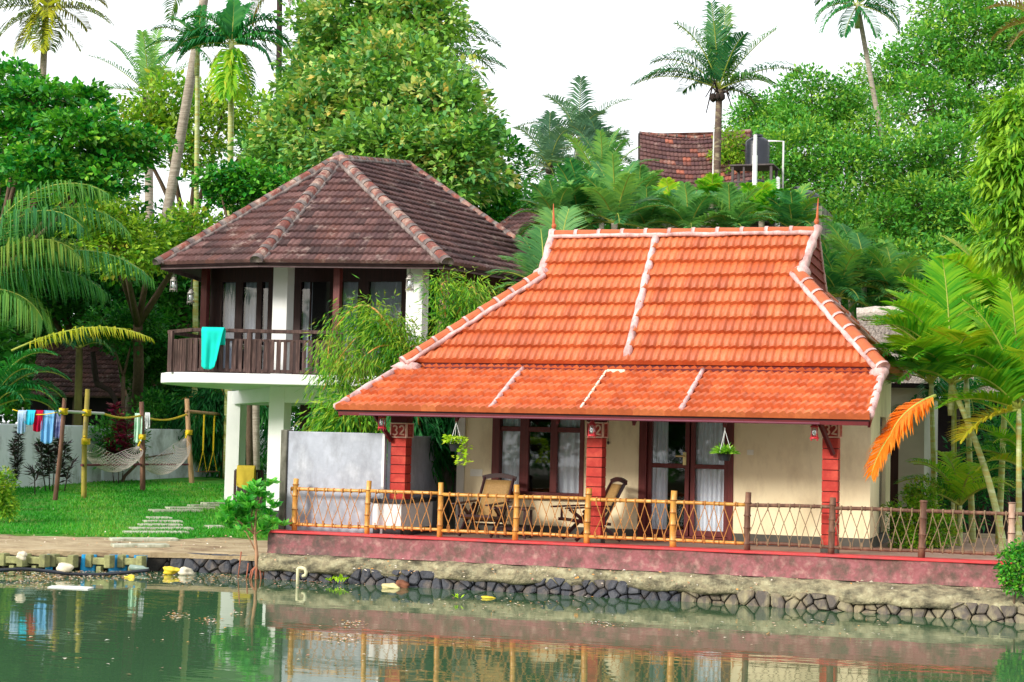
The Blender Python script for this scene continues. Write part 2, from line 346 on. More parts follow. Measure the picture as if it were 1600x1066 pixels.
# ================================================================== SETTING
ZD = 0.72                     # terrace level above the water
wb = MB(); wb.add([(-400, -60, 0), (400, -60, 0), (400, 26.5, 0), (-400, 26.5, 0)], [(0, 1, 2, 3)])
tag(wb.build('water', m_water), kind='structure')
# bank edge on the left, from sight lines at the water's edge
bank = [(-120, 14.0), (-40, 19.6)]+[tuple(PZ(x, y, .02)[:2]) for x, y in ((-160, 884), (0, 886), (90, 888), (200, 889), (300, 891), (440, 897))]
bank += [(-11.9, 26.2), (-.6, 26.2), (4, 24.6), (60, 18), (200, 0)]
def gz(x, y):
    d = x*F[0]+y*F[1]
    z = .30+.25*min(1, max(0, (d-28.2)/15))
    if d > 48: z += min(1.6, (d-48)*.03)
    return z
def ground_sheet():
    bx = []
    xs = sorted(set([-120, -90, -60, -40]+list(np.arange(-36, 12, .6))+[b[0] for b in bank if -120 <= b[0] <= 200]+[16, 24, 40, 60, 100, 200]))
    def by(x):
        for (x0, y0), (x1, y1) in zip(bank[:-1], bank[1:]):
            if x0 <= x <= x1: return y0+(y1-y0)*(x-x0)/max(1e-6, x1-x0)
        return bank[-1][1]
    offs = [0, .001, .3, .7, 1.2, 1.8, 2.5, 3.4, 4.5, 6, 8, 10, 13, 17, 22, 30, 45, 80, 200, 900]
    vs = []; rd = random.Random(3)
    for j, o in enumerate(offs):
        for x in xs:
            y0 = by(x); y = y0+o
            z = -.5 if j == 0 else gz(x, y)+(rd.uniform(-.02, .02) if 1 <= j < 12 else 0)
            vs.append((x, y, z))
    n = len(xs)
    g = MB(); g.add(vs, [(j*n+i, j*n+i+1, (j+1)*n+i+1, (j+1)*n+i) for j in range(len(offs)-1) for i in range(n-1)])
    return g, by
gsh, bank_y = ground_sheet()
tag(gsh.build('ground', m_soil, smooth=True), kind='structure')
# lawn sheet, 12 mm above the soil, edges irregular
m_lawn = pm('lawn turf', S(36, 128, 28), S(58, 152, 36), 1.6, .9, .8, 60, c3=S(110, 168, 56), stain=S(120, 130, 60), stain_sc=(.8, .8, .8), stain_amt=.25, dist=.03)
def lawn_front(x):   # distance back from the water's edge where turf begins
    return bank_y(x)+3.05+.18*math.sin(x*1.7)+.1*math.sin(x*4.3+1)
lw = MB(); vs = []; xs = np.arange(-60, -11.4, .4); rows = 24
for j in range(rows+1):
    for x in xs:
        y0 = lawn_front(x); y = y0+(52-y0)*(j/rows)**1.4
        vs.append((x, y, gz(x, y)+.035+(.012*math.sin(x*2+y)) - (.05 if j == 0 else 0)))
n = len(xs); lw.add(vs, [(j*n+i, j*n+i+1, (j+1)*n+i+1, (j+1)*n+i) for j in range(rows) for i in range(n-1)])
tag(lw.build('lawn', m_lawn, smooth=True), kind='structure')
lw2 = MB(); vs = []; xs = np.arange(.4, 40, 1.0); rows = 20
for j in range(rows+1):
    for x in xs: y0 = bank_y(x)+1.6+.2*math.sin(x*1.3); y = y0+(90-y0)*(j/rows)**1.6; vs.append((x, y, gz(x, y)+.04-(.05 if j == 0 else 0)))
n = len(xs); lw2.add(vs, [(j*n+i, j*n+i+1, (j+1)*n+i+1, (j+1)*n+i) for j in range(rows) for i in range(n-1)])
tag(lw2.build('lawn', m_lawn, smooth=True), kind='structure')
# grass blades
N = 70000
gx = rng.uniform(-32, -12, N); gd = rng.random(N)**1.6
fy = np.array([lawn_front(x) for x in np.linspace(-32, -12, 200)]); fyv = np.interp(gx, np.linspace(-32, -12, 200), fy)
gy = fyv+.02+gd*(46-fyv); gzv = np.array([gz(a, b) for a, b in zip(gx, gy)])+.03
h = rng.uniform(.03, .085, N); a = rng.uniform(0, 6.28, N); lx = rng.normal(0, .025, N); ly = rng.normal(0, .025, N); bw = .011+.0006*(gy-25)
P0 = np.stack([gx-np.cos(a)*bw, gy-np.sin(a)*bw, gzv], 1); P1 = np.stack([gx+np.cos(a)*bw, gy+np.sin(a)*bw, gzv], 1); P2 = np.stack([gx+lx, gy+ly, gzv+h], 1)
o = np_mesh('grass', np.stack([P0, P1, P2], 1).reshape(-1, 3), np.arange(3*N), np.full(N, 3), lm_grass, np.repeat(np.clip(rng.random(N)*.6+.4*np.sin(gx*.9+gy*.6)**2, 0, 1), 3))
tag(o, 'short bright green grass of the garden lawn', 'grass', kind='stuff')
# terrace behind the fence
tb = MB(); tb.bb(-11.95, -.55, 24.62, 31.5, .2, ZD-.004)
tag(tb.build('terrace', m_deck), kind='structure')

# ---------------- retaining wall of the terrace
rw = empty('retaining_wall', (-6, 24.5, 0), 'low terrace retaining wall, faded pink band above concrete and dark rubble stones at the water', 'retaining wall')
c = MB(); c.bb(-12.02, -.85, 24.52, 24.9, ZD-.004, ZD+.03); c.build('coping', m_red, rw, bevel=.008)
m_pinkw = pm('faded pink wash', S(170, 112, 114), S(150, 90, 94), 7, .9, .7, 25, c3=S(188, 146, 138), stain=S(100, 82, 74), stain_sc=(3.4, 3.4, 3.0), stain_amt=.6, dist=.015)
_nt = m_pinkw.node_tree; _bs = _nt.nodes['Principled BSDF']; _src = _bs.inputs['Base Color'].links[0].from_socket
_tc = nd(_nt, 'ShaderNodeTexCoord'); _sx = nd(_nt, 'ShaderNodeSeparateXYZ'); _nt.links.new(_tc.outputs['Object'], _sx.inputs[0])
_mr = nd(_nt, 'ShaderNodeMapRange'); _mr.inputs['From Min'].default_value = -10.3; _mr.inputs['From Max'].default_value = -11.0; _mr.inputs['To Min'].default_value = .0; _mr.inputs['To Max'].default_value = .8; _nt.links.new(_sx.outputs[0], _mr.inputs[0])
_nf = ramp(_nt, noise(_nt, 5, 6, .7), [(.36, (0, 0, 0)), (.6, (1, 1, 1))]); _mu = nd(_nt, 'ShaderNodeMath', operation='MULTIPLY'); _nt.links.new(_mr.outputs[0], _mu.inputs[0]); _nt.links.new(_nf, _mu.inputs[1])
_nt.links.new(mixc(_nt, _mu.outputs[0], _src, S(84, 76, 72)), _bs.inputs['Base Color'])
c = MB(); c.sheet(lambda u, v: (-12.0+11.1*u, 24.56-.02*math.sin(u*40+v*3)-.03*(v < .01), .40+(ZD-.004-.40)*v), 120, 5); c.build('pink_band', m_pinkw, rw, smooth=True)
def conc_fn(u, v):
    x = -12.1+11.5*u
    bulge = .10+.05*math.sin(x*2.1)+.03*math.sin(x*6.3+1)
    prof = [(.0, .40), (.35, .39), (.8, .34), (1.0, .26), (1.0, .16), (.2, .1)]
    k = min(int(v*5), 4); t = v*5-k; a0, a1 = prof[k], prof[k+1]
    q = a0[0]*(1-t)+a1[0]*t; z = a0[1]*(1-t)+a1[1]*t
    xr = max(0, (x+5.2)/4.3)
    return (x, 24.57-q*bulge*1.5-.42*xr*q, z+.012*math.sin(x*9+v*7)-.05*xr*q)
c = MB(); c.sheet(lambda u, v: conc_fn(u, 1-v), 160, 10); c.build('concrete_band', m_conc, rw, smooth=True)
# rubble: irregular polygons from jittered seeds, bulged outwards
def clip(poly, mx_, my_, nx_, ny_):
    out = []; n = len(poly)
    for i in range(n):
        a, b = poly[i], poly[(i+1) % n]
        da = (a[0]-mx_)*nx_+(a[1]-my_)*ny_; db = (b[0]-mx_)*nx_+(b[1]-my_)*ny_
        if da <= 0: out.append(a)
        if (da < 0) != (db < 0) and abs(da-db) > 1e-9:
            t = da/(da-db); out.append((a[0]+(b[0]-a[0])*t, a[1]+(b[1]-a[1])*t))
    return out
def rubble(x0, x1, z0, z1, sx, sz, front, name, mat, parent, seed=1, gap=.006, dep=.06):
    rd = random.Random(seed); pts = []
    nz = max(1, round((z1-z0)/sz)); nx = round((x1-x0)/sx)
    for j in range(nz):
        for i in range(nx):
            if rd.random() < .24: continue
            pts.append((x0+(i+.5+.5*(j % 2)+rd.uniform(-.36, .36))*sx, z0+(j+.5+rd.uniform(-.26, .26))*sz))
    mb = MB(); back = MB()
    for p in pts:
        poly = [(max(x0, p[0]-sx*1.6), max(z0, p[1]-sz*1.6)), (min(x1, p[0]+sx*1.6), max(z0, p[1]-sz*1.6)), (min(x1, p[0]+sx*1.6), min(z1, p[1]+sz*1.6)), (max(x0, p[0]-sx*1.6), min(z1, p[1]+sz*1.6))]
        for q in pts:
            if q is p or abs(q[0]-p[0]) > 3*sx or abs(q[1]-p[1]) > 3*sz: continue
            dx, dy = q[0]-p[0], q[1]-p[1]; L = math.hypot(dx, dy); nx_, ny_ = dx/L, dy/L
            poly = clip(poly, (p[0]+q[0])/2-nx_*gap/2, (p[1]+q[1])/2-ny_*gap/2, nx_, ny_)
            if len(poly) < 3: break
        if len(poly) < 3: continue
        poly = [q for a_, b_ in zip(poly, poly[1:]+poly[:1]) for q in ((a_[0]*.87+b_[0]*.13, a_[1]*.87+b_[1]*.13), (a_[0]*.13+b_[0]*.87, a_[1]*.13+b_[1]*.87))]
        cx = sum(a[0] for a in poly)/len(poly); cz = sum(a[1] for a in poly)/len(poly)
        d = dep*rd.uniform(.5, 1.3); vs = []; m = len(poly)
        for (sc_, off) in ((1.0, -.04), (.93, d*.55), (.7, d*.95)):
            for a in poly:
                xx = cx+(a[0]-cx)*sc_; zz = cz+(a[1]-cz)*sc_
                vs.append((xx, front(xx, zz)-off-rd.uniform(0, .006), zz))
        vs.append((cx, front(cx, cz)-d*1.02, cz))
        fs = [(k*m+i, k*m+(i+1) % m, (k+1)*m+(i+1) % m, (k+1)*m+i) for k in range(2) for i in range(m)]+[(2*m+i, 2*m+(i+1) % m, 3*m) for i in range(m)]
        mb.add(vs, fs)
    mb.build(name, mat, parent)
def sf(x, z): return 24.52-.42*max(0, (x+5.2)/4.3)-(.26-z)*.22*(1+max(0, (x+5.2)/3))
c = MB(); c.sheet(lambda u, v: (-12.05+11.45*u, sf(-12.05+11.45*u, -.3+.56*v)+.02, -.3+.56*v), 60, 4); c.build('stone_bedding', m_joint, rw)
rubble(-12.0, -5.4, -.2, .25, .21, .092, sf, 'rubble_stones', m_stone, rw, 4)
m_stone2 = pm('earthy bank stone', S(112, 100, 90), S(90, 84, 80), 4, .85, .8, 14, c3=S(140, 124, 100), stain=S(160, 150, 118), stain_amt=.6, dist=.03)
rubble(-5.4, -.6, -.25, .22, .23, .1, sf, 'rubble_stones', m_stone2, rw, 9)
# bank behind the right end of the wall
# ---------------- left bank edge: rubble, concrete footing blocks, blue sheets
lb = empty('bank_revetment', (-14, 25.2, 0), 'rough dark stone bank edge under the garden path at the left', 'stone bank')
bxs = [b for b in bank if -26 < b[0] < -11.8]
x0b, x1b = -26, -12.0
def lbf(x, z): return bank_y(x)-.05-(.3-z)*.15
rubble(-13.9, -12.02, -.2, .3, .27, .12, lbf, 'rubble_stones', m_stone, lb, 14)
rubble(-26, -13.9, -.2, .27, .34, .2, lbf, 'rubble_stones', m_joint, lb, 15)
c = MB(); c.sheet(lambda u, v: (-26+14*u, bank_y(-26+14*u)-.13+.3*v, .29+.012*math.sin(u*60)), 70, 2)
c.sheet(lambda u, v: (-26+14*u, bank_y(-26+14*u)-.13, .22+.07*v+.012*v*math.sin(u*60)), 70, 1); c.build('path_edge', m_soil, lb)

m_block = pm('mossy concrete block', S(176, 178, 120), S(140, 140, 96), 6, .95, .6, 30, c3=S(108, 108, 84), dist=.02)
m_sheet = pm('blue plastic sheet', S(10, 150, 200), S(20, 130, 186), 3, .45, .2, 20, stain=S(50, 90, 110), stain_amt=.3)
labs = ['mossy concrete block at the bank with white litter on it, leftmost of the row', 'mossy concrete block beside the white foam lump on its left', 'mossy concrete block between the foam lump and the blue rag', 'mossy concrete block between the two wide blue sheets', 'mossy concrete block nearest the rubble, right end of the row']
for (px, py), lab in zip(((35, 880), (76, 880), (125, 880), (185, 878), (239, 880)), labs):
    p = PZ(px, 889, 0); x = p[0]; y = bank_y(x)-.3
    t = MB()
    for s_ in (-1, 1): t.box((x+s_*.17, y, .16), (.11, .16, .2))
    t.box((x, y+.01, .16), (.24, .12, .11)); t.box((x, y, .0), (.09, .09, .16))
    tag(t.build('concrete_block', m_block, bevel=.012), lab, 'block', 'concrete blocks along the garden bank')
for (a, b, lab) in ((92, 105, 'small blue plastic sheet at the bank between the second and third mossy blocks'), (150, 176, 'blue plastic sheet left of the middle mossy concrete block'), (196, 229, 'widest blue plastic sheet on the bank between the two right mossy blocks'), (238, 262, 'dull dark blue sheet right of the last mossy block')):
    xa = PZ(a, 889, 0)[0]; xb = PZ(b, 889, 0)[0]
    t = MB(); t.sheet(lambda u, v: (xa+(xb-xa)*u, bank_y(xa+(xb-xa)*u)-.22-.02*math.sin(u*9)-.05*(1-v), -.1+.36*v), 8, 3)
    o = t.build('plastic_sheet', m_sheet, smooth=True); sm = o.modifiers.new('thick', 'SOLIDIFY'); sm.thickness = .01
    tag(o, lab, 'plastic sheet', 'blue sheets at the bank')

# ---------------- stepping slabs
slabs = [(172, 277, 839, 'lawn end slab'), (175, 263, 848, ''), (194, 293, 831, ''), (204, 300, 825, ''), (217, 283, 819.5, ''), (225, 283, 814, ''), (231, 266, 808.5, ''),
         (235, 312, 797, ''), (262, 332, 793, ''), (297, 349, 789.5, ''), (318, 352, 786, ''), (322, 348, 822, '')]
slabl = ['widest pale paving slab at the foot of the garden path', 'pale slab at the bank end of the path, nearest the water', 'pale slab third from the water on the garden path', 'pale slab fourth from the water in the stepping path',
         'narrow pale slab in the middle of the stepping path', 'pale slab just behind the middle of the stepping path', 'shortest pale slab where the stepping path turns', 'long thin slab just after the turn of the path',
         'thin pale slab of the far path beside the longer one', 'thin far slab close to the white pillar', 'farthest path slab touching the shaded white pillar', 'lone tilted slab on the grass beside the near white pillar']
for (xa, xb, y, _), lab in zip(slabs, slabl):
    zg = .345
    for _i in range(3):
        p = PZ((xa+xb)/2, y, zg+.05); zg = gz(p[0], p[1])
    a_ = PZ(xa, y, zg+.06); b_ = PZ(xb, y, zg+.06)
    ln = np.linalg.norm(b_-a_); D = p@F
    t = MB(); ang = math.atan2(b_[1]-a_[1], b_[0]-a_[0])
    t.box(((a_[0]+b_[0])/2, (a_[1]+b_[1])/2, zg+(.04 if y < 835 else .012)), (ln, .42 if y < 812 else .36, .06), rz=ang)
    tag(t.build('stepping_slab', m_slab, bevel=.015), lab, 'paving slab', 'stepping slabs across the lawn')

# ================================================================== roof helpers
def tiled(name, parent, O, ux, uy, poly, mat, tw=.235, ch=.32, waves=2, amp=.05, lip=.058, usamp=6):
    """tiles over a convex polygon poly (2D, metres) in the plane O + u*ux + v*uy"""
    O = V(O); ux = V(ux).normalized(); uy = V(uy); uy = (uy-ux*uy.dot(ux)).normalized(); nrm = ux.cross(uy)
    us = [p[0] for p in poly]; vs_ = [p[1] for p in poly]; u0, u1, v0, v1 = min(us), max(us), min(vs_), max(vs_)
    k0 = int(math.floor(u0/tw)); nu = int(math.ceil(u1/tw))-k0; r0 = int(math.floor(v0/ch+1e-3)); nr = int(math.ceil(v1/ch-1e-3))
    bm = bmesh.new(); uvl = bm.loops.layers.uv.new('tiles'); S_ = usamp*waves//2*2
    for r in range(r0, nr):
        va = r*ch-.015; vb = (r+1)*ch+.01; rd = random.Random(r*7+3)
        sh = rd.uniform(-.01, .01)
        cols_ = []
        for i in range(nu*S_+1):
            u = (k0+i/S_)*tw; ph = (i % S_)/S_
            q_ = (ph*waves) % 1.0; w_ = (q_/.72)**.7 if q_ < .72 else ((1-q_)/.28)**1.2
            w_ = (1.0 if q_ == .72 else w_)*(.75+.25*(ph < .5))
            jit = .0
            tt = u+sh
            cols_.append((tt, amp*w_))
        top = []; bot = []; low = []
        dz = [.005*math.sin((k0+q)*12.9898+r*78.233)+.003*math.sin((k0+q)*37.7+r*3.1) for q in range(nu+1)]
        for i, (u, hh) in enumerate(cols_):
            k = dz[min(i//S_, nu)]
            low.append(bm.verts.new(O+ux*u+uy*(va)+nrm*(-.012)))
            bot.append(bm.verts.new(O+ux*u+uy*(va+k)+nrm*(lip+hh+k)))
            top.append(bm.verts.new(O+ux*u+uy*vb+nrm*(hh*.8)))
        for i in range(nu*S_):
            for q, vv in (((low[i], low[i+1], bot[i+1], bot[i]), 0), ((bot[i], bot[i+1], top[i+1], top[i]), 1)):
                f = bm.faces.new(q); tu = k0+(i//S_)+.5+1000
                for l in f.loops: l[uvl].uv = (tu, r+.5)
                f.smooth = bool(vv)
    m = len(poly)
    ar = sum(poly[i][0]*poly[(i+1) % m][1]-poly[(i+1) % m][0]*poly[i][1] for i in range(m))
    for i in range(m):
        a, b = poly[i], poly[(i+1) % m]; ex, ey = b[0]-a[0], b[1]-a[1]
        if abs(ey) < 1e-6 and abs(a[1]) < 1e-6 and abs(v0) < 1e-6: continue
        nx_, ny_ = (ey, -ex) if ar > 0 else (-ey, ex)
        n3 = (ux*nx_+uy*ny_).normalized()
        bmesh.ops.bisect_plane(bm, geom=bm.verts[:]+bm.edges[:]+bm.faces[:], plane_co=O+ux*a[0]+uy*a[1], plane_no=n3, clear_outer=True)
    me = bpy.data.meshes.new(name); bm.to_mesh(me); bm.free(); me.materials.append(mat)
    return setpar(link(bpy.data.objects.new(name, me)), parent)
def tiled3(name, parent, pts, mat, wi=2, **k):
    """pts: 3D polygon, first edge = eave left to right seen from outside"""
    P = [V(p) for p in pts]; ux = (P[1]-P[0]).normalized(); w_ = P[wi]-P[0]; nrm = ux.cross(w_).normalized()
    uy = nrm.cross(ux)
    poly = [((p-P[0]).dot(ux), (p-P[0]).dot(uy)) for p in P]
    return tiled(name, parent, P[0], ux, uy, poly, mat, **k)
def caps(parent, a, b, r, seg, mt, mm, n=None, up=Vector((0, 0, 1)), fillet=True, tname='ridge_tiles', mname='ridge_mortar', lift=.0, jr=1.14, jl=.05):
    a, b = V(a), V(b); d = b-a; L = d.length; d.normalize(); x = d.cross(up).normalized(); z = x.cross(d).normalized()
    n = n or max(1, round(L/seg)); t = MB(); m = MB(); K = 8
    def half(mb, p, q, r0, r1, sink=.5, thick=True):
        vs = []
        for pt, rr in ((p, r0), (q, r1)):
            for j in range(K+1):
                an = -.25+ (math.pi+.5)*j/K
                vs.append(pt+x*math.cos(an)*rr+z*(math.sin(an)*rr*.85+lift))
        fs = [(j, j+1, K+2+j, K+1+j) for j in range(K)]+[tuple(range(K+1)), tuple(reversed(range(K+1, 2*K+2)))]
        mb.add(vs, fs)
    for i in range(n):
        p = a+d*(L*i/n); q = a+d*(L*(i+1)/n+.02)
        half(t, p, q, r*1.06, r*.93)
        if mm is not None: half(m, p-d*jl*.5, p+d*jl*.5, r*jr, r*jr*.98)
    t.build(tname, mt, parent, smooth=False)
    if mm is not None:
        if fillet:
            rd = random.Random(int(L*100))
            for s_ in (-1, 1):
                k = max(6, int(L/.12)); m.tube([a+d*(L*i/k)+x*s_*r*1.02+z*(lift-.03+rd.uniform(-.008, .008)) for i in range(k+1)], [r*.38*rd.uniform(.8, 1.15) for _ in range(k+1)], 7)
        m.build(mname, mm, parent, smooth=True)

# ================================================================== COTTAGE
cot = empty('cottage', (-6.2, 26.5, ZD), 'cream cottage with a bright orange tiled two-tier roof standing on the terrace', 'cottage')
YE, YM, YR = 24.4, 26.0, 27.9      # porch eave, main eave, ridge
ZE, ZM0, ZM, ZR = 2.665, 3.35, 3.475, 5.70
XL, XR_ = -10.84, -2.76
# porch roof
tiled3('porch_roof_tiles', cot, [(XL, YE, ZE), (XR_, YE, ZE), (XR_, YM+.12, ZM0+.03), (-10.42, YM+.12, ZM0+.03)], m_tileN, ch=.30)
sl = MB(); sl.add([(XL, YE+.02, ZE-.045), (XR_, YE+.02, ZE-.045), (XR_, YM+.1, ZM0-.03), (-10.42, YM+.1, ZM0-.03)], [(3, 2, 1, 0)]); o = sl.build('porch_soffit', m_soffit, cot); q = o.modifiers.new('t', 'SOLIDIFY'); q.thickness = .02
# main roof, front / back / hips
HL, HR, HRB = -8.47, -4.24, -4.0; GY0, GY1 = 27.28, 28.52; GZ = ZM+(ZR-ZM)*(GY0-YM)/(YR-YM)
ML, MR = -10.25, -2.86; YB = 29.8
RL, RR = -8.47, -4.04
def roof_face(a, b, c1, d1, c2, d2):
    P = [V(q) for q in (a, b, c1, d1, c2, d2)]; ux = (P[1]-P[0]).normalized(); nrm = ux.cross(P[2]-P[0]).normalized(); uy = nrm.cross(ux)
    q = [((p-P[0]).dot(ux), (p-P[0]).dot(uy)) for p in P]
    tiled('main_roof_tiles', cot, P[0], ux, uy, [q[0], q[1], q[2], q[3]], m_tileN); tiled('upper_roof_tiles', cot, P[0], ux, uy, [q[3], q[2], q[4], q[5]], m_tileN)
roof_face((ML, YM, ZM), (MR, YM, ZM), (HR, GY0, GZ), (HL, GY0, GZ), (RR, YR, ZR), (RL, YR, ZR))
roof_face((MR, YB, ZM), (ML, YB, ZM), (HL, GY1, GZ), (HR, GY1, GZ), (RL, YR, ZR), (RR, YR, ZR))
tiled3('hip_roof_tiles', cot, [(MR, YM, ZM), (MR, YB, ZM), (HRB, GY1, 4.735), (HR, GY0, GZ)], m_tileN, wi=3)
tiled3('hip_roof_tiles', cot, [(ML, YB, ZM), (ML, YM, ZM), (HL, GY0, GZ), (HL, GY1, GZ)], m_tileN)
# fascia boards
fb = MB(); fb.bb(ML+.02, MR-.02, YM+.03, YM+.06, ZM-.13, ZM-.015); fb.bb(MR-.07, MR-.04, YM+.06, YB-.06, ZM-.13, ZM-.015); fb.bb(ML+.04, ML+.07, YM+.06, YB-.06, ZM-.13, ZM-.015)
fb.build('main_fascia', m_redwood, cot)
fb = MB(); fb.bb(XL+.03, XR_-.02, YE+.02, YE+.05, ZE-.10, ZE-.012)
fb.beam((XR_-.02, YE+.05, ZE-.07), (XR_-.02, YM+.1, ZM0-.06), .035, .12); fb.beam((XL+.03, YE+.05, ZE-.07), (-10.40, YM+.1, ZM0-.06), .035, .12)
fb.build('porch_fascia', m_redwood, cot)
gp = MB(); gp.tube([(XL+.4, YE-.03, ZE-.085), (-3.45, YE-.03, ZE-.085)], .016, 8); gp.build('eave_pipe', pm('maroon pipe', S(120, 60, 76), None, 3, .4, 0), cot)
# ridge and hips
caps(cot, (RL, YR, ZR), (RR, YR, ZR), .10, .40, m_ridgeN, m_mortar, lift=.02, jr=1.18, jl=.06)
HE = .03
caps(cot, (ML-.1, YM-.08, ZM-.02), (HL, GY0, GZ+.03), .11, .3, m_ridgeN, m_mortar, n=9, tname='hip_ridge_tiles', mname='hip_mortar')
caps(cot, (MR+.1, YM-.1, ZM-.02), (HR, GY0, GZ+.03), .11, .3, m_ridgeN, m_mortar, n=8, tname='hip_ridge_tiles', mname='hip_mortar')
caps(cot, (MR+.06, YB+.06, ZM-.02), (HRB, GY1, 4.74), .11, .3, m_ridgeN, m_mortar, n=8, tname='hip_ridge_tiles', mname='hip_mortar')
caps(cot, (ML-.06, YB+.06, ZM-.02), (HL, GY1, GZ+.03), .11, .3, m_ridgeN, m_mortar, n=8, tname='hip_ridge_tiles', mname='hip_mortar')
def rough_tube(pts, r, seed, rr=.18, n=8, seg=.12):
    rd = random.Random(seed); P = [V(p) for p in pts]; out = []
    for a, b in zip(P[:-1], P[1:]):
        k = max(2, int((b-a).length/seg)); out += [a+(b-a)*(i/k)+Vector((rd.uniform(-1, 1), rd.uniform(-1, 1), rd.uniform(-1, 1)))*r*.08 for i in range(k)]
    out.append(P[-1]); return out, [r*rd.uniform(1-rr, 1+rr) for _ in out]
# gablets
for s_, rx, hx in ((1, RR, HR), (-1, RL, HL)):
    gb = MB(); bx = hx+s_*.0
    if s_ > 0:
        A = (rx, YR, ZR+.06); B = (hx+.05, GY0+.05, GZ+.02); Cc = (HRB+.05, GY1-.0, 4.74)
    else:
        A = (rx, YR, ZR+.06); B = (hx-.02, GY0+.05, GZ+.02); Cc = (hx-.02, GY1-.05, GZ+.0)
    A, B, Cc = V(A), V(B), V(Cc); off = Vector((-.08*s_, 0, 0))
    gb.add([A, B, Cc, A+off, B+off, Cc+off], [(0, 1, 2), (5, 4, 3), (0, 3, 4, 1), (1, 4, 5, 2), (2, 5, 3, 0)])
    for k in range(1, 6):   # relief boards
        t = k/6; gb.beam(A+(B-A)*t+Vector((s_*.012, 0, 0)), A+(Cc-A)*t+Vector((s_*.012, 0, 0)), .02, .02)
    gb.build('gable_board', pm('red brown carved gable', S(150, 74, 66), S(122, 56, 52), 9, .7, .6, 30), cot)
    mb = MB()
    for e in (B, Cc):
        pts, rr = rough_tube([A+Vector((s_*.02, 0, .02)), e+Vector((s_*.0, 0, 0))], .075 if e is B else .022, 5); mb.tube(pts, rr, 8)
    mb.blob(B+Vector((0, -.03, 0)), (.15, .13, .12), 3, .2); mb.blob(Cc+Vector((0, .06, -.03)), (.07, .07, .06), 4, .2)
    mb.build('verge_mortar', m_mortar, cot, smooth=True)
    fn = MB(); fn.tube([A+Vector((0, 0, 0)), A+Vector((.01*s_, 0, .22)), A+Vector((.02*s_, 0, .5))], [.035, .022, .006], 6); fn.blob(A+Vector((0, 0, .12)), (.04, .04, .05), 1, .1)
    fn.build('finial', m_ridgeN, cot, smooth=True)
# mortar strips up the slopes (from sight lines on each slope)
def on_main(x, v): return (x, YM+(YR-YM)*v, ZM+(ZR-ZM)*v+.05)
def on_porch(x, v): return (x, YE+(YM-YE)*v, ZE+(ZM0-ZE)*v+.045)
xs_ = PY(978, 562, YM)[0]
pts, rr = rough_tube([on_main(xs_, .02), on_main(xs_, .97)], .062, 2); c = MB(); c.tube(pts, rr, 8); c.build('slope_mortar', m_mortar, cot, smooth=True)
for px in (765, 1062):
    x = PY(px, 640, YE)[0]; pts, rr = rough_tube([on_porch(x, .03), on_porch(x, .98)], .038, px); c = MB(); c.tube(pts, rr, 7); c.build('slope_mortar', m_mortar, cot, smooth=True)
x = PY(905, 643, YE)[0]
c = MB()
for k in range(7):
    c.beam(on_porch(x, .05+.13*k), on_porch(x, .15+.13*k), .03, .035)
c.beam(on_porch(x+.02, .93), on_porch(x+.3, .93), .08, .05); c.build('slope_mortar', pm('white cement smears', S(246, 226, 206), S(236, 200, 176), 12, .8, .3), cot)
for (a, b, sd_) in (((XR_-.0, YE, ZE+.03), (XR_-.0, YM+.05, ZM0+.06), 7), ((XL, YE, ZE+.03), (-10.42, YM+.05, ZM0+.06), 8)):
    c = MB(); pts, rr = rough_tube([a, b], .055, sd_); c.tube(pts, rr, 8); c.build('verge_mortar', m_mortar, cot, smooth=True)
# gully mortar where hips meet the porch roof
c = MB(); c.blob((XR_-.05, YM-.06, ZM0+.02), (.16, .16, .1), 5, .2); c.blob((-10.3, YM-.05, ZM0+.03), (.3, .16, .08), 6, .2); c.build('corner_mortar', m_mortar, cot, smooth=True)

# ---- walls with real openings
YF = 26.5
fx = lambda px, py=740: float(PY(px, py, YF)[0]); fz = lambda px, py: float(PY(px, py, YF)[2])
WX0, WX1 = fx(768), fx(912); WZ0 = fz(840, 775); WZ1 = 2.95
DX0, DX1 = fx(998), fx(1146); DZ0 = ZD+.06; DZ1 = 2.95
CX0, CX1 = fx(726), -2.98
wl = MB(); T = .2
def wbox(x0, x1, z0, z1): wl.bb(x0, x1, YF, YF+T, z0, z1)
SK = ZD+.17
wbox(CX0, WX0, SK, 3.4); wbox(WX0, WX1, SK, WZ0); wbox(WX0, WX1, WZ1, 3.4); wbox(WX1, DX0, SK, 3.4); wbox(DX0, DX1, DZ1, 3.4); wbox(DX1, CX1, SK, 3.4)
wl.build('wall', m_cream, cot)
sd2 = MB()
# right side wall with door opening (the side seen from here)
sy0, sy1 = YF+T, 29.4
dya, dyb = 27.75, 28.65
X1 = CX1
sd2.bb(X1-.2, X1, sy0, dya, SK, 3.4); sd2.bb(X1-.2, X1, dyb, sy1, SK, 3.4); sd2.bb(X1-.2, X1, dya, dyb, 2.75, 3.4)
sd2.bb(CX0, CX0+.2, sy0, sy1, SK, 3.4); sd2.bb(CX0+.2, X1-.2, sy1-.2, sy1, SK, 3.4)
sd2.build('side_wall', m_cream, cot)
sk = MB(); sk.bb(CX0-.004, DX0, YF-.006, YF+T, ZD-.003, SK); sk.bb(DX1, CX1+.004, YF-.006, YF+T, ZD-.003, SK); sk.bb(DX0, DX1, YF-.006, YF+T, ZD-.003, DZ0)
sk.bb(X1-.2, X1+.004, sy0, sy1, ZD-.003, SK); sk.bb(CX0-.004, CX0+.2, sy0, sy1, ZD-.003, SK)
sk.build('skirting', m_skirt, cot)
pl = MB(); pl.bb(CX0-.13, CX0-.004, YF-.03, YF+.25, ZD, 3.4); pl.build('pilaster', pm('pale corner pilaster', S(216, 210, 196), S(200, 196, 184), 2, .8, .1), cot)
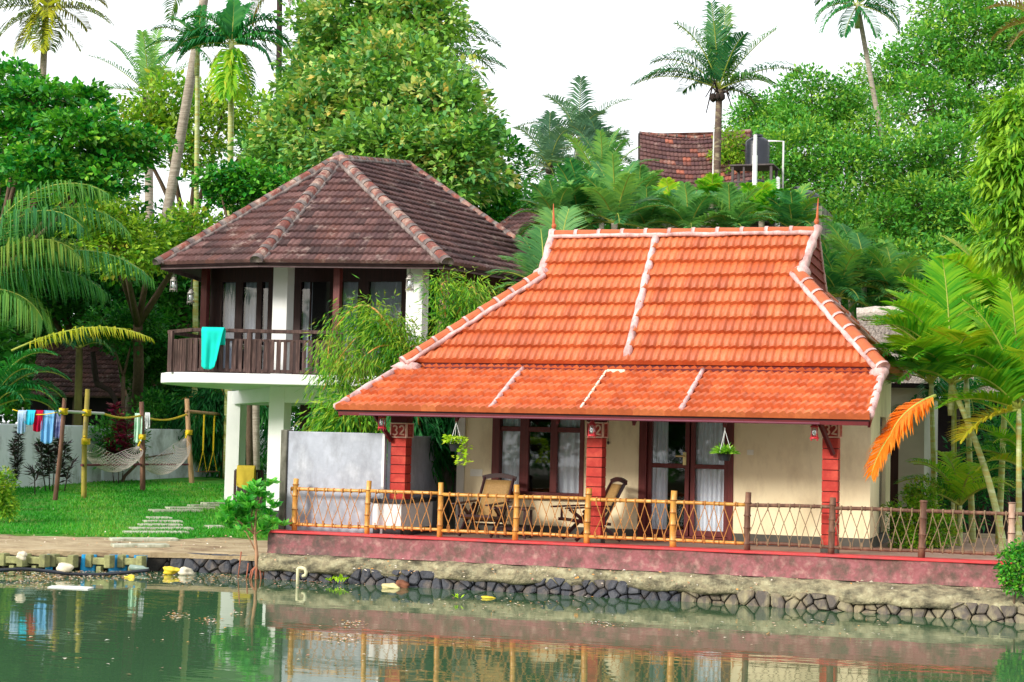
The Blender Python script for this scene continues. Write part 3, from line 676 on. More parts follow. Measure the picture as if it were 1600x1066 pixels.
inn = MB(); inn.add([(CX0+.21, YF+1.6, ZD), (X1-.21, YF+1.6, ZD), (X1-.21, YF+1.6, 3.3), (CX0+.21, YF+1.6, 3.3)], [(0, 1, 2, 3)]); inn.bb(CX0+.21, X1-.21, YF+T+.01, YF+1.6, ZD+.001, ZD+.02); inn.build('interior', m_darkint, cot)
# window: frame, three lights with transoms
def bar(mb, x0, x1, z0, z1, y0=YF+.03, y1=YF+.12): mb.bb(x0, x1, y0, y1, z0, z1)
def curtain(name, x0, x1, z0, z1, parent, amp=.03, nf=7, yy=YF+.15, mat=None, sweep=0):
    c = MB()
    def f(u, v):
        uu = u*(1-sweep*(1-v)) if sweep >= 0 else 1-(1-u)*(1+sweep*(1-v))
        return (x0+(x1-x0)*uu, yy+amp*math.sin(u*nf*6.283+.6*math.sin(v*5))*(.6+.4*v), z0+(z1-z0)*v)
    c.sheet(f, nf*8, 8)
    return c.build(name, mat or m_curt, parent, smooth=True)
wf = MB()
ztr0, ztr1 = fz(840, 675), fz(840, 667)
xw = [fx(v) for v in (768, 780, 810, 824, 858, 869, 905, 912)]
bar(wf, xw[0], xw[1], WZ0, WZ1, YF-.02, YF+.14); bar(wf, xw[2], xw[3], WZ0+.06, WZ1); bar(wf, xw[4], xw[5], WZ0+.06, WZ1); bar(wf, xw[6], xw[7], WZ0, WZ1, YF-.02, YF+.14)
bar(wf, xw[1], xw[6], WZ0, WZ0+.06, YF-.02, YF+.14); bar(wf, xw[1], xw[6], WZ1-.06, WZ1, YF-.02, YF+.14)
for i in (1, 3, 5): bar(wf, xw[i], xw[i+1], ztr0, ztr1)
win = wf.build('window', m_teak, cot, bevel=.008)
wg = MB()
for i in (1, 3, 5): wg.bb(xw[i], xw[i+1], YF+.07, YF+.076, WZ0+.06, ztr0); wg.bb(xw[i], xw[i+1], YF+.07, YF+.076, ztr1, WZ1-.06)
wg.build('pane', m_glass, win)
curtain('curtain', xw[1]-.02, xw[2]+.05, WZ0, WZ1, win, nf=4); curtain('curtain', xw[5]-.06, xw[6]+.02, WZ0, WZ1, win, nf=4)
sb = MB(); sb.bb(WX0-.06, WX1+.06, YF-.06, YF-.02, WZ0-.05, WZ0+.01); sb.build('sill', m_teakD, win)
# door
xd = [fx(v) for v in (998, 1010, 1068, 1086, 1138, 1146)]
zr0, zr1 = fz(1070, 732), fz(1070, 725)
df = MB(); bar(df, xd[0], xd[1], DZ0, DZ1, YF-.02, YF+.14); bar(df, xd[4], xd[5], DZ0, DZ1, YF-.02, YF+.14); bar(df, xd[1], xd[4], DZ1-.06, DZ1, YF-.02, YF+.14); bar(df, xd[1], xd[4], DZ0, DZ0+.03, YF-.02, YF+.14)
door = df.build('door', m_teak, cot, bevel=.008)
for a, b in ((xd[1]+.004, (xd[2]+xd[3])/2-.01), ((xd[2]+xd[3])/2+.01, xd[4]-.004)):
    l = MB(); z0, z1 = DZ0+.035, DZ1-.065
    bar(l, a, a+.07, z0, z1); bar(l, b-.07, b, z0, z1); bar(l, a+.07, b-.07, z0, z0+.09); bar(l, a+.07, b-.07, z1-.08, z1); bar(l, a+.07, b-.07, zr0, zr1)
    l.build('door_leaf', m_teak, door, bevel=.006)
    g = MB(); g.bb(a+.06, b-.06, YF+.07, YF+.076, z0+.08, z1-.07); g.build('pane', m_glass, door)
hd = MB(); hx, hz = fx(1069), fz(1069, 716); hd.bb(hx-.025, hx+.025, YF+.0, YF+.025, hz-.11, hz+.09); hd.tube([(hx, YF, hz+.03), (hx, YF-.05, hz+.03), (hx-.13, YF-.05, hz+.03)], .014, 8); hd.build('handle', m_brass, door, bevel=.004)
curtain('curtain', xd[1]+.02, fx(1040), DZ0+.1, DZ1, door, nf=4); curtain('curtain', xd[3]-.04, xd[4]+.02, DZ0+.1, DZ1, door, nf=8, amp=.02)
# side door on the right wall
sdm = MB(); sdm.bb(X1-.12, X1-.06, dya+.02, dyb-.02, SK-.1, 2.74); sdr = sdm.build('side_door', m_teakD, cot)
g = MB(); g.bb(X1-.058, X1-.052, dya+.12, dyb-.12, SK+.1, 2.6); g.build('pane', m_glass, sdr)
# switch plate and meter plate, cord pulls
for px0, px1, py0, py1 in ((735, 754, 733, 744), (1167, 1177, 703, 711)):
    s2 = MB(); s2.bb(fx(px0), fx(px1), YF-.015, YF-.001, fz(px0, py1), fz(px0, py0)); s2.build('switch_plate', m_switch, cot, bevel=.003)
for px, pb in ((946, 684), (950, 692)):
    s2 = MB(); x = fx(px); z = fz(px, pb); s2.tube([(x, YF-.03, 2.9), (x, YF-.03, z)], .004, 5); s2.blob((x, YF-.03, z), (.02, .02, .03), 1, .05); s2.build('cord_pull', m_iron, cot)
# ---- pillars
PYY = 25.1
for px0, px1, pyb in ((610, 633.5, 852), (916, 940.5, 855), (1284.5, 1309.5, 866)):
    x0, x1 = float(PY(px0, 720, PYY)[0]), float(PY(px1, 720, PYY)[0]); wd = x1-x0
    y0, y1 = PYY, PYY+wd
    p = MB(); z = ZD+.12; zt = float(PY(px0, 684, PYY)[2]); nb = 10; hh = (zt-z)/nb
    core = MB()
    for k in range(nb): p.bb(x0, x1, y0, y1, z+k*hh+.006, z+(k+1)*hh-.006)
    pil = p.build('pillar', m_redtile, cot, bevel=.004)
    core.bb(x0+.008, x1-.008, y0+.008, y1-.008, ZD, 2.78); core.build('joints', m_groove, pil)
    b = MB(); b.bb(x0-.006, x1+.006, y0-.006, y1+.006, ZD-.003, ZD+.118); b.build('base', m_skirt, pil)
    zt2 = zt+.235
    cp = MB(); cp.bb(x0-.01, x1+.01, y0-.01, y1+.01, zt2+.006, 2.80); cp.build('capital', m_redwood, pil, bevel=.004)
    pq = MB(); pq.bb(x0-.012, x1+.012, y0-.012, y1+.012, zt+.002, zt2); pq.build('plaque', m_plaqd, pil)
    rm = MB(); yy = y0-.012; f_ = .018
    for (a0, a1, c0, c1) in ((x0-.012, x1+.012, zt+.002, zt+.02), (x0-.012, x1+.012, zt2-.02, zt2)): rm.bb(a0, a1, yy-.012, yy-.0005, c0, c1)
    for (a0, a1) in ((x0-.012, x0+.006), (x1-.006, x1+.012)): rm.bb(a0, a1, yy-.012, yy-.0005, zt+.021, zt2-.021)
    xs2 = x1+.012
    for (c0, c1) in ((zt+.002, zt+.02), (zt2-.02, zt2)): rm.bb(xs2+.0005, xs2+.012, y0-.012, y1+.012, c0, c1)
    for (c0, c1) in ((y0-.012, y0+.006), (y1-.006, y1+.012)): rm.bb(xs2+.0005, xs2+.012, c0, c1, zt+.021, zt2-.021)
    rm.build('plaque_border', m_plaql, pil)
    # house number as raised strokes
    dg = MB(); w2 = wd*.40; zc = (zt+zt2)/2; hd_ = .078
    def arc(cx, cz, rx, rz, a0, a1, n=9): return [(cx+rx*math.cos(math.radians(a0+(a1-a0)*i/n)), yy-.008, cz+rz*math.sin(math.radians(a0+(a1-a0)*i/n))) for i in range(n+1)]
    cx = x0+wd*.28
    three = arc(cx, zc+.036, .034, .034, 150, -80)+arc(cx, zc-.034, .038, .038, 80, -150)
    cx = x0+wd*.73
    two = arc(cx, zc+.03, .036, .042, 165, -25)+[(cx+.005, yy-.008, zc-.02), (cx-.03, yy-.008, zc-.064), (cx+.005, yy-.008, zc-.062), (cx+.044, yy-.008, zc-.066)]
    for s3 in (three, two): dg.tube(s3, .0135, 6)
    dg.build('house_number', m_plaql, pil)
    og = MB()   # scroll relief on the side
    ym = (y0+y1)/2
    for q_ in range(4):
        a0 = 90*q_+45; ccy = ym+.045*math.cos(math.radians(a0)); ccz = zc+.045*math.sin(math.radians(a0))
        og.tube([(xs2+.006, ccy+.026*math.cos(t), ccz+.026*math.sin(t)) for t in np.linspace(0, 6.28, 9)], .006, 5)
    og.build('scroll_relief', m_plaq, pil)
    # eave strut springing from the pillar
    if px0 != 916:
        st = MB()
        if px0 > 1000: st.beam((x0+wd*.72, y0-.045, zt-.24), (x0-.02, YE+.35, 2.66), .05, .06)
        else: st.beam((x0+.02, y0-.03, zt-.05), (x0-.16, YE+.3, 2.64), .05, .06)
        st.build('eave_strut', m_redwood, cot, bevel=.005)
# small rafters' ends / brackets under the eave
for px in (713, 870, 990, 1132):
    x = float(PY(px, 650, YE+.1)[0]); b = MB(); b.add([(x-.03, YE+.1, 2.6), (x+.03, YE+.1, 2.6), (x+.03, YE+.34, 2.66), (x-.03, YE+.34, 2.66), (x-.02, YE+.12, 2.50), (x+.02, YE+.12, 2.50)], [(0, 1, 2, 3), (0, 4, 5, 1), (3, 2, 5, 4), (0, 3, 4), (1, 5, 2)]); b.build('eave_bracket', m_redwood, cot)
bmx = MB(); bmx.bb(-10.5, -2.95, PYY+.06, PYY+.24, 2.802, 2.90); bmx.build('porch_beam', m_redwood, cot)
# ---- bench-height white parapet block at the left pillar
bk = empty('parapet_bench', (-10.1, 25.3, ZD), 'white masonry bench block with black stone top beside the left red pillar', 'bench')
bx0, bx1 = float(PY(582, 800, 24.98)[0]), float(PY(627, 800, 24.98)[0]); bz = ZD+.50
b = MB(); b.bb(bx0, bx1, 24.98, 26.35, ZD+.1, bz); b.build('block', m_white, bk, bevel=.01)
b = MB(); b.bb(bx0-.03, bx1+.05, 24.94, 26.4, bz+.002, bz+.065); b.build('top', m_granite, bk, bevel=.008)
b = MB(); b.bb(bx0+.01, bx1-.01, 24.99, 26.34, ZD, ZD+.1); b.build('plinth', m_granite, bk)
# ---- cement screen walls
cw = MB(); cw.bb(-11.92, -10.27, 25.0, 25.12, ZD, 2.30)
cw.build_ = None
sw = empty('cement_wall', (-11, 25.05, ZD), 'tall silvery cement screen wall closing the left end of the terrace', 'wall')
cw.build('panel', m_cwall, sw, bevel=.01)
c = MB(); c.bb(-12.03, -11.924, 24.96, 25.2, .0, 2.32); c.build('end_pier', m_cwallD, sw, bevel=.01)
c = MB(); c.bb(-10.30, -10.262, 24.985, 24.998, ZD, 2.29); c.build('corner_strip', m_white, sw)
c = MB(); c.bb(-10.27, -10.15, 25.121, 27.1, ZD, 2.27); c.build('return_panel', m_cwall, sw, bevel=.01)
c = MB(); c.bb(-10.40, -9.35, 27.12, 27.3, ZD, 2.14)
o = tag(c.build('garden_wall', m_cwallD, bevel=.01), 'dirty dark cement wall seen between the left red pillar and the cottage', 'wall')
c = MB(); c.bb(-10.66, -10.2, 27.05, 27.11, ZD, 2.22); c.build('stub_panel', m_cwall, sw, bevel=.01)

# ================================================================== FENCES
FYY = 24.76
def bamboo(mb, nodes, a, b, r, seed=0, step=.2, n=10):
    rd = random.Random(seed); a, b = V(a), V(b); L = (b-a).length; d = (b-a)/L; t = 0; pts = []; rr = []
    bow = Vector((rd.uniform(-1, 1), 0, rd.uniform(-1, 1)))*r*.35
    nx_ = rd.uniform(.08, step)
    while t < L:
        k = t/L; off = bow*math.sin(k*3.14)
        pts.append(a+d*t+off); near = abs(t-nx_) < 1e-6
        rr.append(r*(1.17 if near else 1.0)*(1-.08*k))
        if near: nodes.tube([a+d*(t-.006)+off, a+d*(t+.006)+off], r*1.2, n); nx_ += step*rd.uniform(.85, 1.2); t += .02
        else: t = min(nx_-.02 if t < nx_-.021 else nx_, L) if nx_ < L+.5 else L
        if t >= L-1e-6: break
    pts.append(b); rr.append(r*.92); mb.tube(pts, rr, n)
def fence(name, label, pxs, rpost, mat, mnode, mrope, seed, ext0=0, ext1=0, endcap=None):
    xs = [float(PY(p, 830, FYY)[0]) for p in pxs]
    root = empty(name, (xs[0], FYY, ZD+.03), label, 'fence')
    rd = random.Random(seed); zt, zb, zp = ZD+.68, ZD+.13, ZD+.83
    for i, x in enumerate(xs):
        p, q = MB(), MB(); lean = rd.uniform(-.012, .012)
        bamboo(p, q, (x, FYY, ZD+.02), (x+.012+lean, FYY, zp+rd.uniform(-.01, .03)), rpost*rd.uniform(.9, 1.1), seed+i)
        build_multi('post', [(p, endcap if (endcap and i == len(xs)-1) else mat), (q, mnode)], root)
    tr, nn, br, nb, ln = MB(), MB(), MB(), MB(), MB()
    X = [xs[0]-ext0]+xs[1:-1]+[xs[-1]+ext1]
    if len(xs) == 1: X = [xs[0]-ext0, xs[0]+ext1]
    kn = MB()
    for i, (a, b) in enumerate(zip(X[:-1], X[1:])):
        dz0, dz1 = rd.uniform(-.012, .012), rd.uniform(-.012, .012)
        bamboo(tr, nn, (a, FYY-.0, zt+dz0), (b, FYY-.0, zt+dz1), .028, seed*3+i, .26); bamboo(br, nb, (a, FYY, zb+dz1), (b, FYY, zb+dz0), .026, seed*5+i, .26)
        n = max(3, round((b-a)/.145)); st = (b-a)/n
        for k in range(n+1):
            x = a+k*st+rd.uniform(-.012, .012)
            for s_ in (-1, 1):
                x2 = x+s_*st*rd.uniform(.85, 1.25)
                if a-.02 < x2 < b+.02 and a < x < b: 
                    bo = rd.uniform(-.02, .02)
                    ln.tube([(x, FYY-.028, zt-.01), (x+s_*.004, FYY-.03, zt-.06), ((x+x2)/2+bo, FYY-.02, (zt+zb)/2), (x2-s_*.004, FYY-.03, zb+.06), (x2, FYY-.026, zb)], .0062, 5, False)
            if a < x < b:
                for zz in (zt, zb): kn.tube([(x-.011, FYY, zz), (x+.011, FYY, zz)], .035, 8); kn.tube([(x, FYY-.03, zz+(.02 if zz > 1 else 0)), (x, FYY-.03, zz+(-.08 if zz > 1.1 else .075))], .0085, 5)
    build_multi('top_rail', [(tr, mat), (nn, mnode)], root); build_multi('bottom_rail', [(br, mat), (nb, mnode)], root)
    ln.add(kn.v, kn.f); ln.build('rope_lattice', mrope, root)
    return root
ypx = [460, 573.5, 687, 805, 917, 1052, 1168]
m_bamW = pm('bleached pale bamboo', S(206, 176, 156), S(170, 132, 112), 4, .6, .3, 30, sc3=(4, 4, 1))
def fence2():
    r1 = fence('bamboo_fence', 'varnished yellow bamboo fence with rope lattice along the left and middle terrace edge', ypx[:6], .046, m_bamboo, m_node, m_rope, 3, ext0=.07, ext1=float(PY(1164, 830, FYY)[0]-PY(1052, 830, FYY)[0]))
    r2 = fence('bamboo_fence', 'weathered brown bamboo fence with rope lattice on the right part of the terrace edge', [1168, 1299, 1440, 1580], .05, m_bambooD, m_bambooD, m_ropeD, 8, ext1=.5, endcap=m_bamW)
fence2()

# ================================================================== LANTERNS, BASKETS
def make_lantern(metal, rodlen=.1):
    r = empty('lantern', (0, 0, 0))
    b = MB(); b.lathe([(.055, -.02), (.07, -.012), (.066, .0), (.05, .012), (.02, .014)], (0, 0, 0), 12)
    for k in range(4):
        a = k*math.pi/2+.785; b.tube([(.06*math.cos(a), .06*math.sin(a), -.045), (.06*math.cos(a), .06*math.sin(a), 0), (.052*math.cos(a), .052*math.sin(a), .15)], .006, 6)
    b.build('cage', metal, r, smooth=False)
    g = MB(); g.lathe([(.034, .012), (.046, .06), (.044, .1), (.034, .148)], (0, 0, 0), 12); g.build('glass_chimney', m_lglass, r, smooth=True)
    g = MB(); g.lathe([(.004, .02), (.02, .03), (.026, .07), (.018, .11), (.003, .125)], (0, 0, 0), 10); g.build('bulb', m_bulb, r, smooth=True)
    c = MB(); c.lathe([(.062, .148), (.058, .165), (.036, .185), (.036, .2), (.024, .215), (.006, .225)], (0, 0, 0), 12); c.build('cap', metal, r, smooth=False)
    h = MB(); h.tube([(0, 0, .22), (0, 0, .22+rodlen)], .005, 6); h.tube([(.05*math.cos(t), 0, .19+.06*math.sin(t)) for t in np.linspace(0, 3.14, 9)], .004, 5); h.build('hook', m_iron, r)
    return r
LN = 'wall and eave lanterns'
lan = make_lantern(m_lredm)
p = PY(597, 668, 24.75); place(lan, (p[0], 24.75, p[2]), 0, 'red capped lantern hanging left of the left red pillar', LN); lan['category'] = 'lantern'
for (px, py, Y, lab) in ((925, 680, 24.72, 'red lantern hanging in front of the number plaque of the middle pillar'), (1272.5, 684, 24.7, 'pink red lantern hanging before the cream wall, left of the right pillar')):
    p = PY(px, py, Y); place(copy_tree(lan), (p[0], Y, p[2]), 0, lab)
lan2 = make_lantern(m_lsilver, .18)
first = True
for (px, py, D, lab, s) in ((640, 452, 35.2, 'silvery lantern hanging at the right white column of the upper balcony', 1.35), (271, 452, 36.5, 'small lantern hanging under the far left corner of the dark roof', 1.2), (298, 472, 39.5, 'small dark lantern hanging left of the leftmost brown balcony post', 1.3)):
    o = lan2 if first else copy_tree(lan2); first = False
    o['category'] = 'lantern'; place(o, PD(px, py, D), 0, lab, 'lanterns of the upper balcony', s)

def leafquads(P, D, Nn, L, W, fold=.15, wide=.5):
    """P base, D dir (unit), Nn normal, L length, W width -> verts (n*4,3), faces"""
    Sd = np.cross(D, Nn); Sd /= np.linalg.norm(Sd, axis=1, keepdims=True)+1e-9
    L = np.asarray(L).reshape(-1, 1); W = np.asarray(W).reshape(-1, 1)
    mid = P+D*L*wide
    up = Nn*W*fold
    vs = np.stack([P, mid-Sd*W/2+up, P+D*L, mid+Sd*W/2+up], 1).reshape(-1, 3)
    n = len(P); b = (np.arange(n)*4)[:, None]
    fs = (b+np.array([[0, 2, 1, 0, 3, 2]])).ravel()
    return vs, fs, np.full(2*n, 3)
def unit(a): return a/(np.linalg.norm(a, axis=-1, keepdims=True)+1e-9)
def leafobj(name, P, D, Nn, L, W, mat, tint, parent=None, **k):
    vs, fs, sz = leafquads(P, D, Nn, L, W, **k)
    o = np_mesh(name, vs, fs, sz, mat, np.repeat(tint, 4)); return setpar(o, parent)

def hanging_basket(p, top_z, lab, trailing):
    x, y, z = p
    r = empty('hanging_basket', (x, y, z), lab, 'hanging plant', 'hanging plants under the porch eave')
    b = MB(); b.lathe([(.075, -.11), (.1, -.02), (.115, 0), (.1, .002), (.02, -.02)], (x, y, z), 16); b.build('pot', m_pot, r, smooth=False)
    s_ = MB()
    for k in range(3):
        a = k*2.09; s_.tube([(x+.105*math.cos(a), y+.105*math.sin(a), z), (x, y, z+.33)], .004, 5)
    s_.tube([(x, y, z+.33), (x, y, top_z)], .006, 5); s_.build('hanger', m_pipe, r)
    n = 260 if trailing else 320
    th = rng.uniform(0, 6.28, n); rad = np.sqrt(rng.random(n))
    if trailing:
        q = rng.random(n); P = np.stack([x+np.cos(th)*rad*.15, y+np.sin(th)*rad*.15, z+.02+.1*rng.random(n)], 1)
        t = q < .4; P[t] = np.stack([x+.1+.08*rng.random(t.sum())+.05*rng.normal(0, 1, t.sum()), y-.05+.06*rng.normal(0, 1, t.sum()), z-.3*rng.random(t.sum())], 1)
        D = unit(np.stack([np.cos(th), np.sin(th), rng.uniform(-.6, .4, n)], 1)); L = rng.uniform(.05, .085, n); W = L*.75; m = lm_lime
    else:
        P = np.stack([x+np.cos(th)*rad*.06, y+np.sin(th)*rad*.06, np.full(n, z)], 1)
        D = unit(np.stack([np.cos(th)*(.4+rad), np.sin(th)*(.4+rad), .9-1.0*rad], 1)); P += D*.06*rng.random((n, 1)); L = rng.uniform(.08, .16, n); W = np.full(n, .03); m = lm_fern
    Nn = unit(np.stack([rng.normal(0, .4, n), rng.normal(0, .4, n)-.4, np.ones(n)], 1))
    leafobj('foliage', P, D, Nn, L, W, m, rng.random(n), r)
p = PY(712, 694, 24.55); hanging_basket((p[0], 24.55, p[2]), 2.58, 'hanging basket of lime green trailing leaves beside the left window', True)
p = PY(1132, 708, 24.55); hanging_basket((p[0], 24.55, p[2]), 2.58, 'hanging black pot of spiky green leaves in front of the door', False)

# ================================================================== PORCH FURNITURE
def make_chair():
    r = empty('planter_chair', (0, 0, 0))
    for s_ in (-1, 1):
        f = MB(); x = s_*.3
        f.beam((x, -.42, .03), (x, .12, .55), .04, .06); f.beam((x, .38, .03), (x, -.3, .52), .04, .055)
        f.beam((x, -.5, .36), (x, .2, .30), .035, .05)
        f.build('side_frame', m_chairwood, r, bevel=.006)
        a = MB(); a.beam((x*1.08, -.62, .56), (x*1.08, .24, .60), .085, .028); a.beam((x, -.44, .36), (x, -.44, .55), .035, .035); a.build('armrest', m_chairwood, r, bevel=.006)
        b = MB(); b.beam((x*.93, .05, .26), (x*.93, .46, 1.0), .035, .05, (0, -1, .5)); b.build('back_post', m_chairwood, r, bevel=.005)
    t = MB()
    pts = [(-.32+.64*i/8, .46, .99+.05*math.sin(math.pi*i/8)) for i in range(9)]
    for p0, p1 in zip(pts[:-1], pts[1:]): t.beam(p0, p1, .035, .075)
    t.build('crest_rail', m_chairwood, r)
    for ya, za in ((.06, .27), (-.46, .37), (.2, .2)): t = MB(); t.beam((-.28, ya, za), (.28, ya, za), .03, .04); t.build('cross_rail', m_chairwood, r)
    c = MB(); c.sheet(lambda u, v: (-.25+.5*u, .07+.37*v, .30+.66*v-.04*math.sin(math.pi*v)), 6, 8); o = c.build('cane_back', m_cane, r, smooth=True); q = o.modifiers.new('t', 'SOLIDIFY'); q.thickness = .012
    c = MB(); c.sheet(lambda u, v: (-.26+.52*u, -.45+.52*v, .375-.08*v-.03*math.sin(math.pi*v)), 6, 6); o = c.build('cane_seat', m_cane, r, smooth=True); q = o.modifiers.new('t', 'SOLIDIFY'); q.thickness = .012
    return r
ch = make_chair(); ch['category'] = 'chair'
p = PZ(738, 842, ZD); place(ch, (p[0]+.0, 25.75, ZD), math.radians(-8), 'dark wooden planter chair with pale cane back, facing the water left of the table', 'porch armchairs', .92)
p = PZ(905, 850, ZD); place(copy_tree(ch), (p[0]-.0, 25.72, ZD), math.radians(-52), 'dark wooden planter chair turned left behind the middle red pillar', None, .92)
xa, xb = float(PY(775, 795, 25.7)[0]), float(PY(826, 795, 25.7)[0])
tb_ = empty('side_table', ((xa+xb)/2, 25.8, ZD), 'small dark side table between the two porch chairs', 'table')
t = MB(); t.bb(xa, xb, 25.62, 26.05, ZD+.44, ZD+.475); t.build('table_top', m_chairwood, tb_, bevel=.006)
for x in (xa+.05, xb-.05):
    for y in (25.67, 26.0): t = MB(); t.bb(x-.02, x+.02, y-.02, y+.02, ZD, ZD+.44); t.build('leg', m_chairwood, tb_)
t = MB(); t.bb(xa+.05, xb-.05, 25.66, 25.69, ZD+.12, ZD+.17); t.build('stretcher', m_chairwood, tb_)
t = MB(); t.lathe([(.05, 0), (.075, .012), (.07, .016), (.01, .008)], ((xa+xb)/2-.05, 25.8, ZD+.476), 16); tag(t.build('ashtray', m_pipe, smooth=True), 'small white dish on the porch side table', 'dish')

# ================================================================== LEFT TWO-STOREY HOUSE
ZSB, ZST, ZEV, ZAP = 3.24, 3.455, 5.756, 8.506
def pl2(px, py, A, B):   # sight line against the vertical plane through A,B
    d = ray(px, py); ex, ey = B[0]-A[0], B[1]-A[1]
    t = ((A[0])*ey-(A[1])*ex)/(d[0]*ey-d[1]*ex); return C0+d*t
lh = empty('balcony_house', tuple(PD(430, 812, 38))[:2]+(gz(-15, 34),), 'white pillared two-storey house with dark brown tiled roof and upper balcony', 'house')
A_, B_, C_, D_ = [V(PZ(x, y, ZEV)) for x, y in ((248, 412.5), (402, 408.5), (697, 411.5), (903, 447))]
E_ = V(PZ(327, 438, ZEV)); P1, P2 = V(PZ(530, 250, ZAP)), V(PZ(638, 288, ZAP))
G_ = V((P2.x-(D_.x-P2.x)*.9, D_.y+1.2, ZEV))
_n = (D_-C_).cross(P1-C_); P2.z = P1.z-(_n.x*(P2.x-P1.x)+_n.y*(P2.y-P1.y))/_n.z
_m = MB(); _m.add([G_, E_, P1, P2, D_], [(0, 1, 2), (0, 2, 3), (4, 0, 3)]); _m.build('back_roof', m_ridgeO, lh)
for pts in ([A_, B_, P1], [B_, C_, P1], [C_, D_, P2, P1], [E_, A_, P1]):
    tiled3('roof_tiles', lh, pts, m_tileO, tw=.24, ch=.325, lip=.05, amp=.034)
for a, b, r_ in ((A_, P1, .12), (B_, P1, .13), (C_, P1, .13), (P2, D_, .1), (P1, P2, .1), (E_, P1, .1)):
    n = round((b-a).length/.42)
    caps(lh, a+Vector((0, 0, .03)), b+Vector((0, 0, .05)), r_, .42, m_ridgeO, m_omortar, n=n, tname='hip_ridge_tiles', mname='hip_mortar', lift=.01, jr=1.08, jl=.14)
c = MB(); c.blob(P1+Vector((-.02, 0, .06)), (.16, .16, .13), 3, .2); c.build('apex_mortar', m_omortar, lh, smooth=True)
def lerp(a, b, t): return a+(b-a)*t
PC = (A_+B_+C_+D_+G_+E_)/6
so_ = MB(); ring = [A_, B_, C_, D_, G_, E_]; cen = Vector((P1.x*.5+P2.x*.5, P1.y*.5+P2.y*.5, ZAP-.25))
inner = [lerp(q, cen, .62) for q in ring]
vs = [q-Vector((0, 0, .06)) for q in ring]+[q-Vector((0, 0, .2)) for q in inner]
so_.add(vs, [(i, 6+i, 6+(i+1) % 6, (i+1) % 6) for i in range(6)]+[tuple(range(6, 12))]); so_.build('roof_soffit', m_soffit, lh)
fb = MB()
for a, b in zip(ring, ring[1:]+ring[:1]):
    ia, ib = lerp(a, cen, .012), lerp(b, cen, .012); fb.beam(ia-Vector((0, 0, .09)), ib-Vector((0, 0, .09)), .03, .1)
fb.build('fascia', pm('grey brown fascia', S(110, 90, 92), S(84, 66, 70), 5, .8, .2), lh)
# floor slab, rounded at its left end
sp = [(640, 35.0), (520, 35.1), (420, 35.2), (330, 35.2), (296, 35.25), (272, 35.4), (258, 35.7), (251, 36.2), (254, 36.8), (268, 37.5), (300, 38.8), (357, 40.5), (420, 43)]
sxy = [tuple(PD(x, 600, d)[:2]) for x, d in sp]+[tuple(PD(700, 600, 42)[:2])]
s_ = MB(); s_.prism(list(reversed(sxy)), ZSB, ZST); s_.build('balcony_slab', m_white, lh, bevel=.02)
Pn = PZ(426.5, 814, .40); Pf = PZ(360, 791, .46)
nx0, nf0 = V(Pn), V(Pf)
def column(parent, name, c, wd, z0, z1, mat): m = MB(); m.bb(c[0]-wd/2, c[0]+wd/2, c[1], c[1]+wd, z0, z1); return m.build(name, mat, parent, bevel=.008)
column(lh, 'pillar', Pn, .36, .2, ZSB, m_white); column(lh, 'pillar', Pf, .36, .2, ZSB, m_white)
b = MB(); b.bb(Pn[0]-.2, Pn[0]+.2, Pn[1]-.02, Pn[1]+.38, .2, .62); b.bb(Pf[0]-.2, Pf[0]+.2, Pf[1]-.02, Pf[1]+.38, .2, .6); b.build('pillar_base', pm('dark grey plinth paint', S(60, 60, 62), None, 4, .7, .1), lh)
ZBM = 2.90
b = MB(); pr = PD(640, 600, 35.75); b.beam((Pn[0]+.17, Pn[1]+.16, (ZSB+ZBM)/2), (pr[0], pr[1]+.16, (ZSB+ZBM)/2), .3, ZSB-ZBM-.004)
b.beam((Pn[0]-.1, Pn[1]+.34, (ZSB+ZBM)/2+.01), (Pf[0]+.1, Pf[1]+.02, (ZSB+ZBM)/2+.01), .28, ZSB-ZBM-.03)
b.beam((Pf[0]+.17, Pf[1]+.18, (ZSB+ZBM)/2), (Pf[0]+6, Pf[1]+1.6, (ZSB+ZBM)/2), .28, ZSB-ZBM-.02); b.build('beam', m_white, lh)
cu = PD(435, 470, 35.95); cu2 = PD(647, 470, 35.5)
column(lh, 'column', (Pn[0], Pn[1]), .34, ZST, ZEV+.05, m_white); column(lh, 'column', (cu2[0], cu2[1]), .36, ZST, ZEV+.05, m_white)
for px, D in ((318, 38.2), (525, 35.9)):
    q = PD(px, 470, D); column(lh, 'timber_post', q, .15, ZST, ZEV+.3, m_teak)
q = PD(692, 470, 35.4); column(lh, 'stone_post', q, .16, ZST-2.8, ZEV, pm('brown stone post', S(150, 120, 108), S(110, 84, 78), 5, .8, .3), )
# upper room front, glazed
W0, W1 = PD(331, 470, 38.6), PD(694, 470, 37.0); ex = V(W1-W0); ex.z = 0; Lw = ex.length; ex.normalize(); ny = Vector((-ex.y, ex.x, 0))
def wp(s, dz, off=0): q = V((W0[0], W0[1], 0))+ex*s-ny*off; return (q.x, q.y, dz)
def spx(px, py=470): q = pl2(px, py, W0, W1); return (V((q[0], q[1], 0))-V((W0[0], W0[1], 0))).dot(ex)
def zpy(px, py): return float(pl2(px, py, W0, W1)[2])
def wallbox(mb, s0, s1, z0, z1, o0, o1):
    vs = [wp(s, z, o) for s in (s0, s1) for o in (o0, o1) for z in (z0, z1)]
    mb.add(vs, [(0, 1, 3, 2), (4, 6, 7, 5), (0, 4, 5, 1), (2, 3, 7, 6), (0, 2, 6, 4), (1, 5, 7, 3)])
ztop = zpy(450, 441); zb_ = ZST+.12
gl = [(349, 370, 'c'), (381, 403, 'c'), (411, 421, 'c'), (447, 461, 'c'), (472, 486, 'c'), (487, 517, 'd'), (534, 561, 'c'), (577, 629, 'c'), (664, 686, 'd')]
m_ = MB(); prev = 0
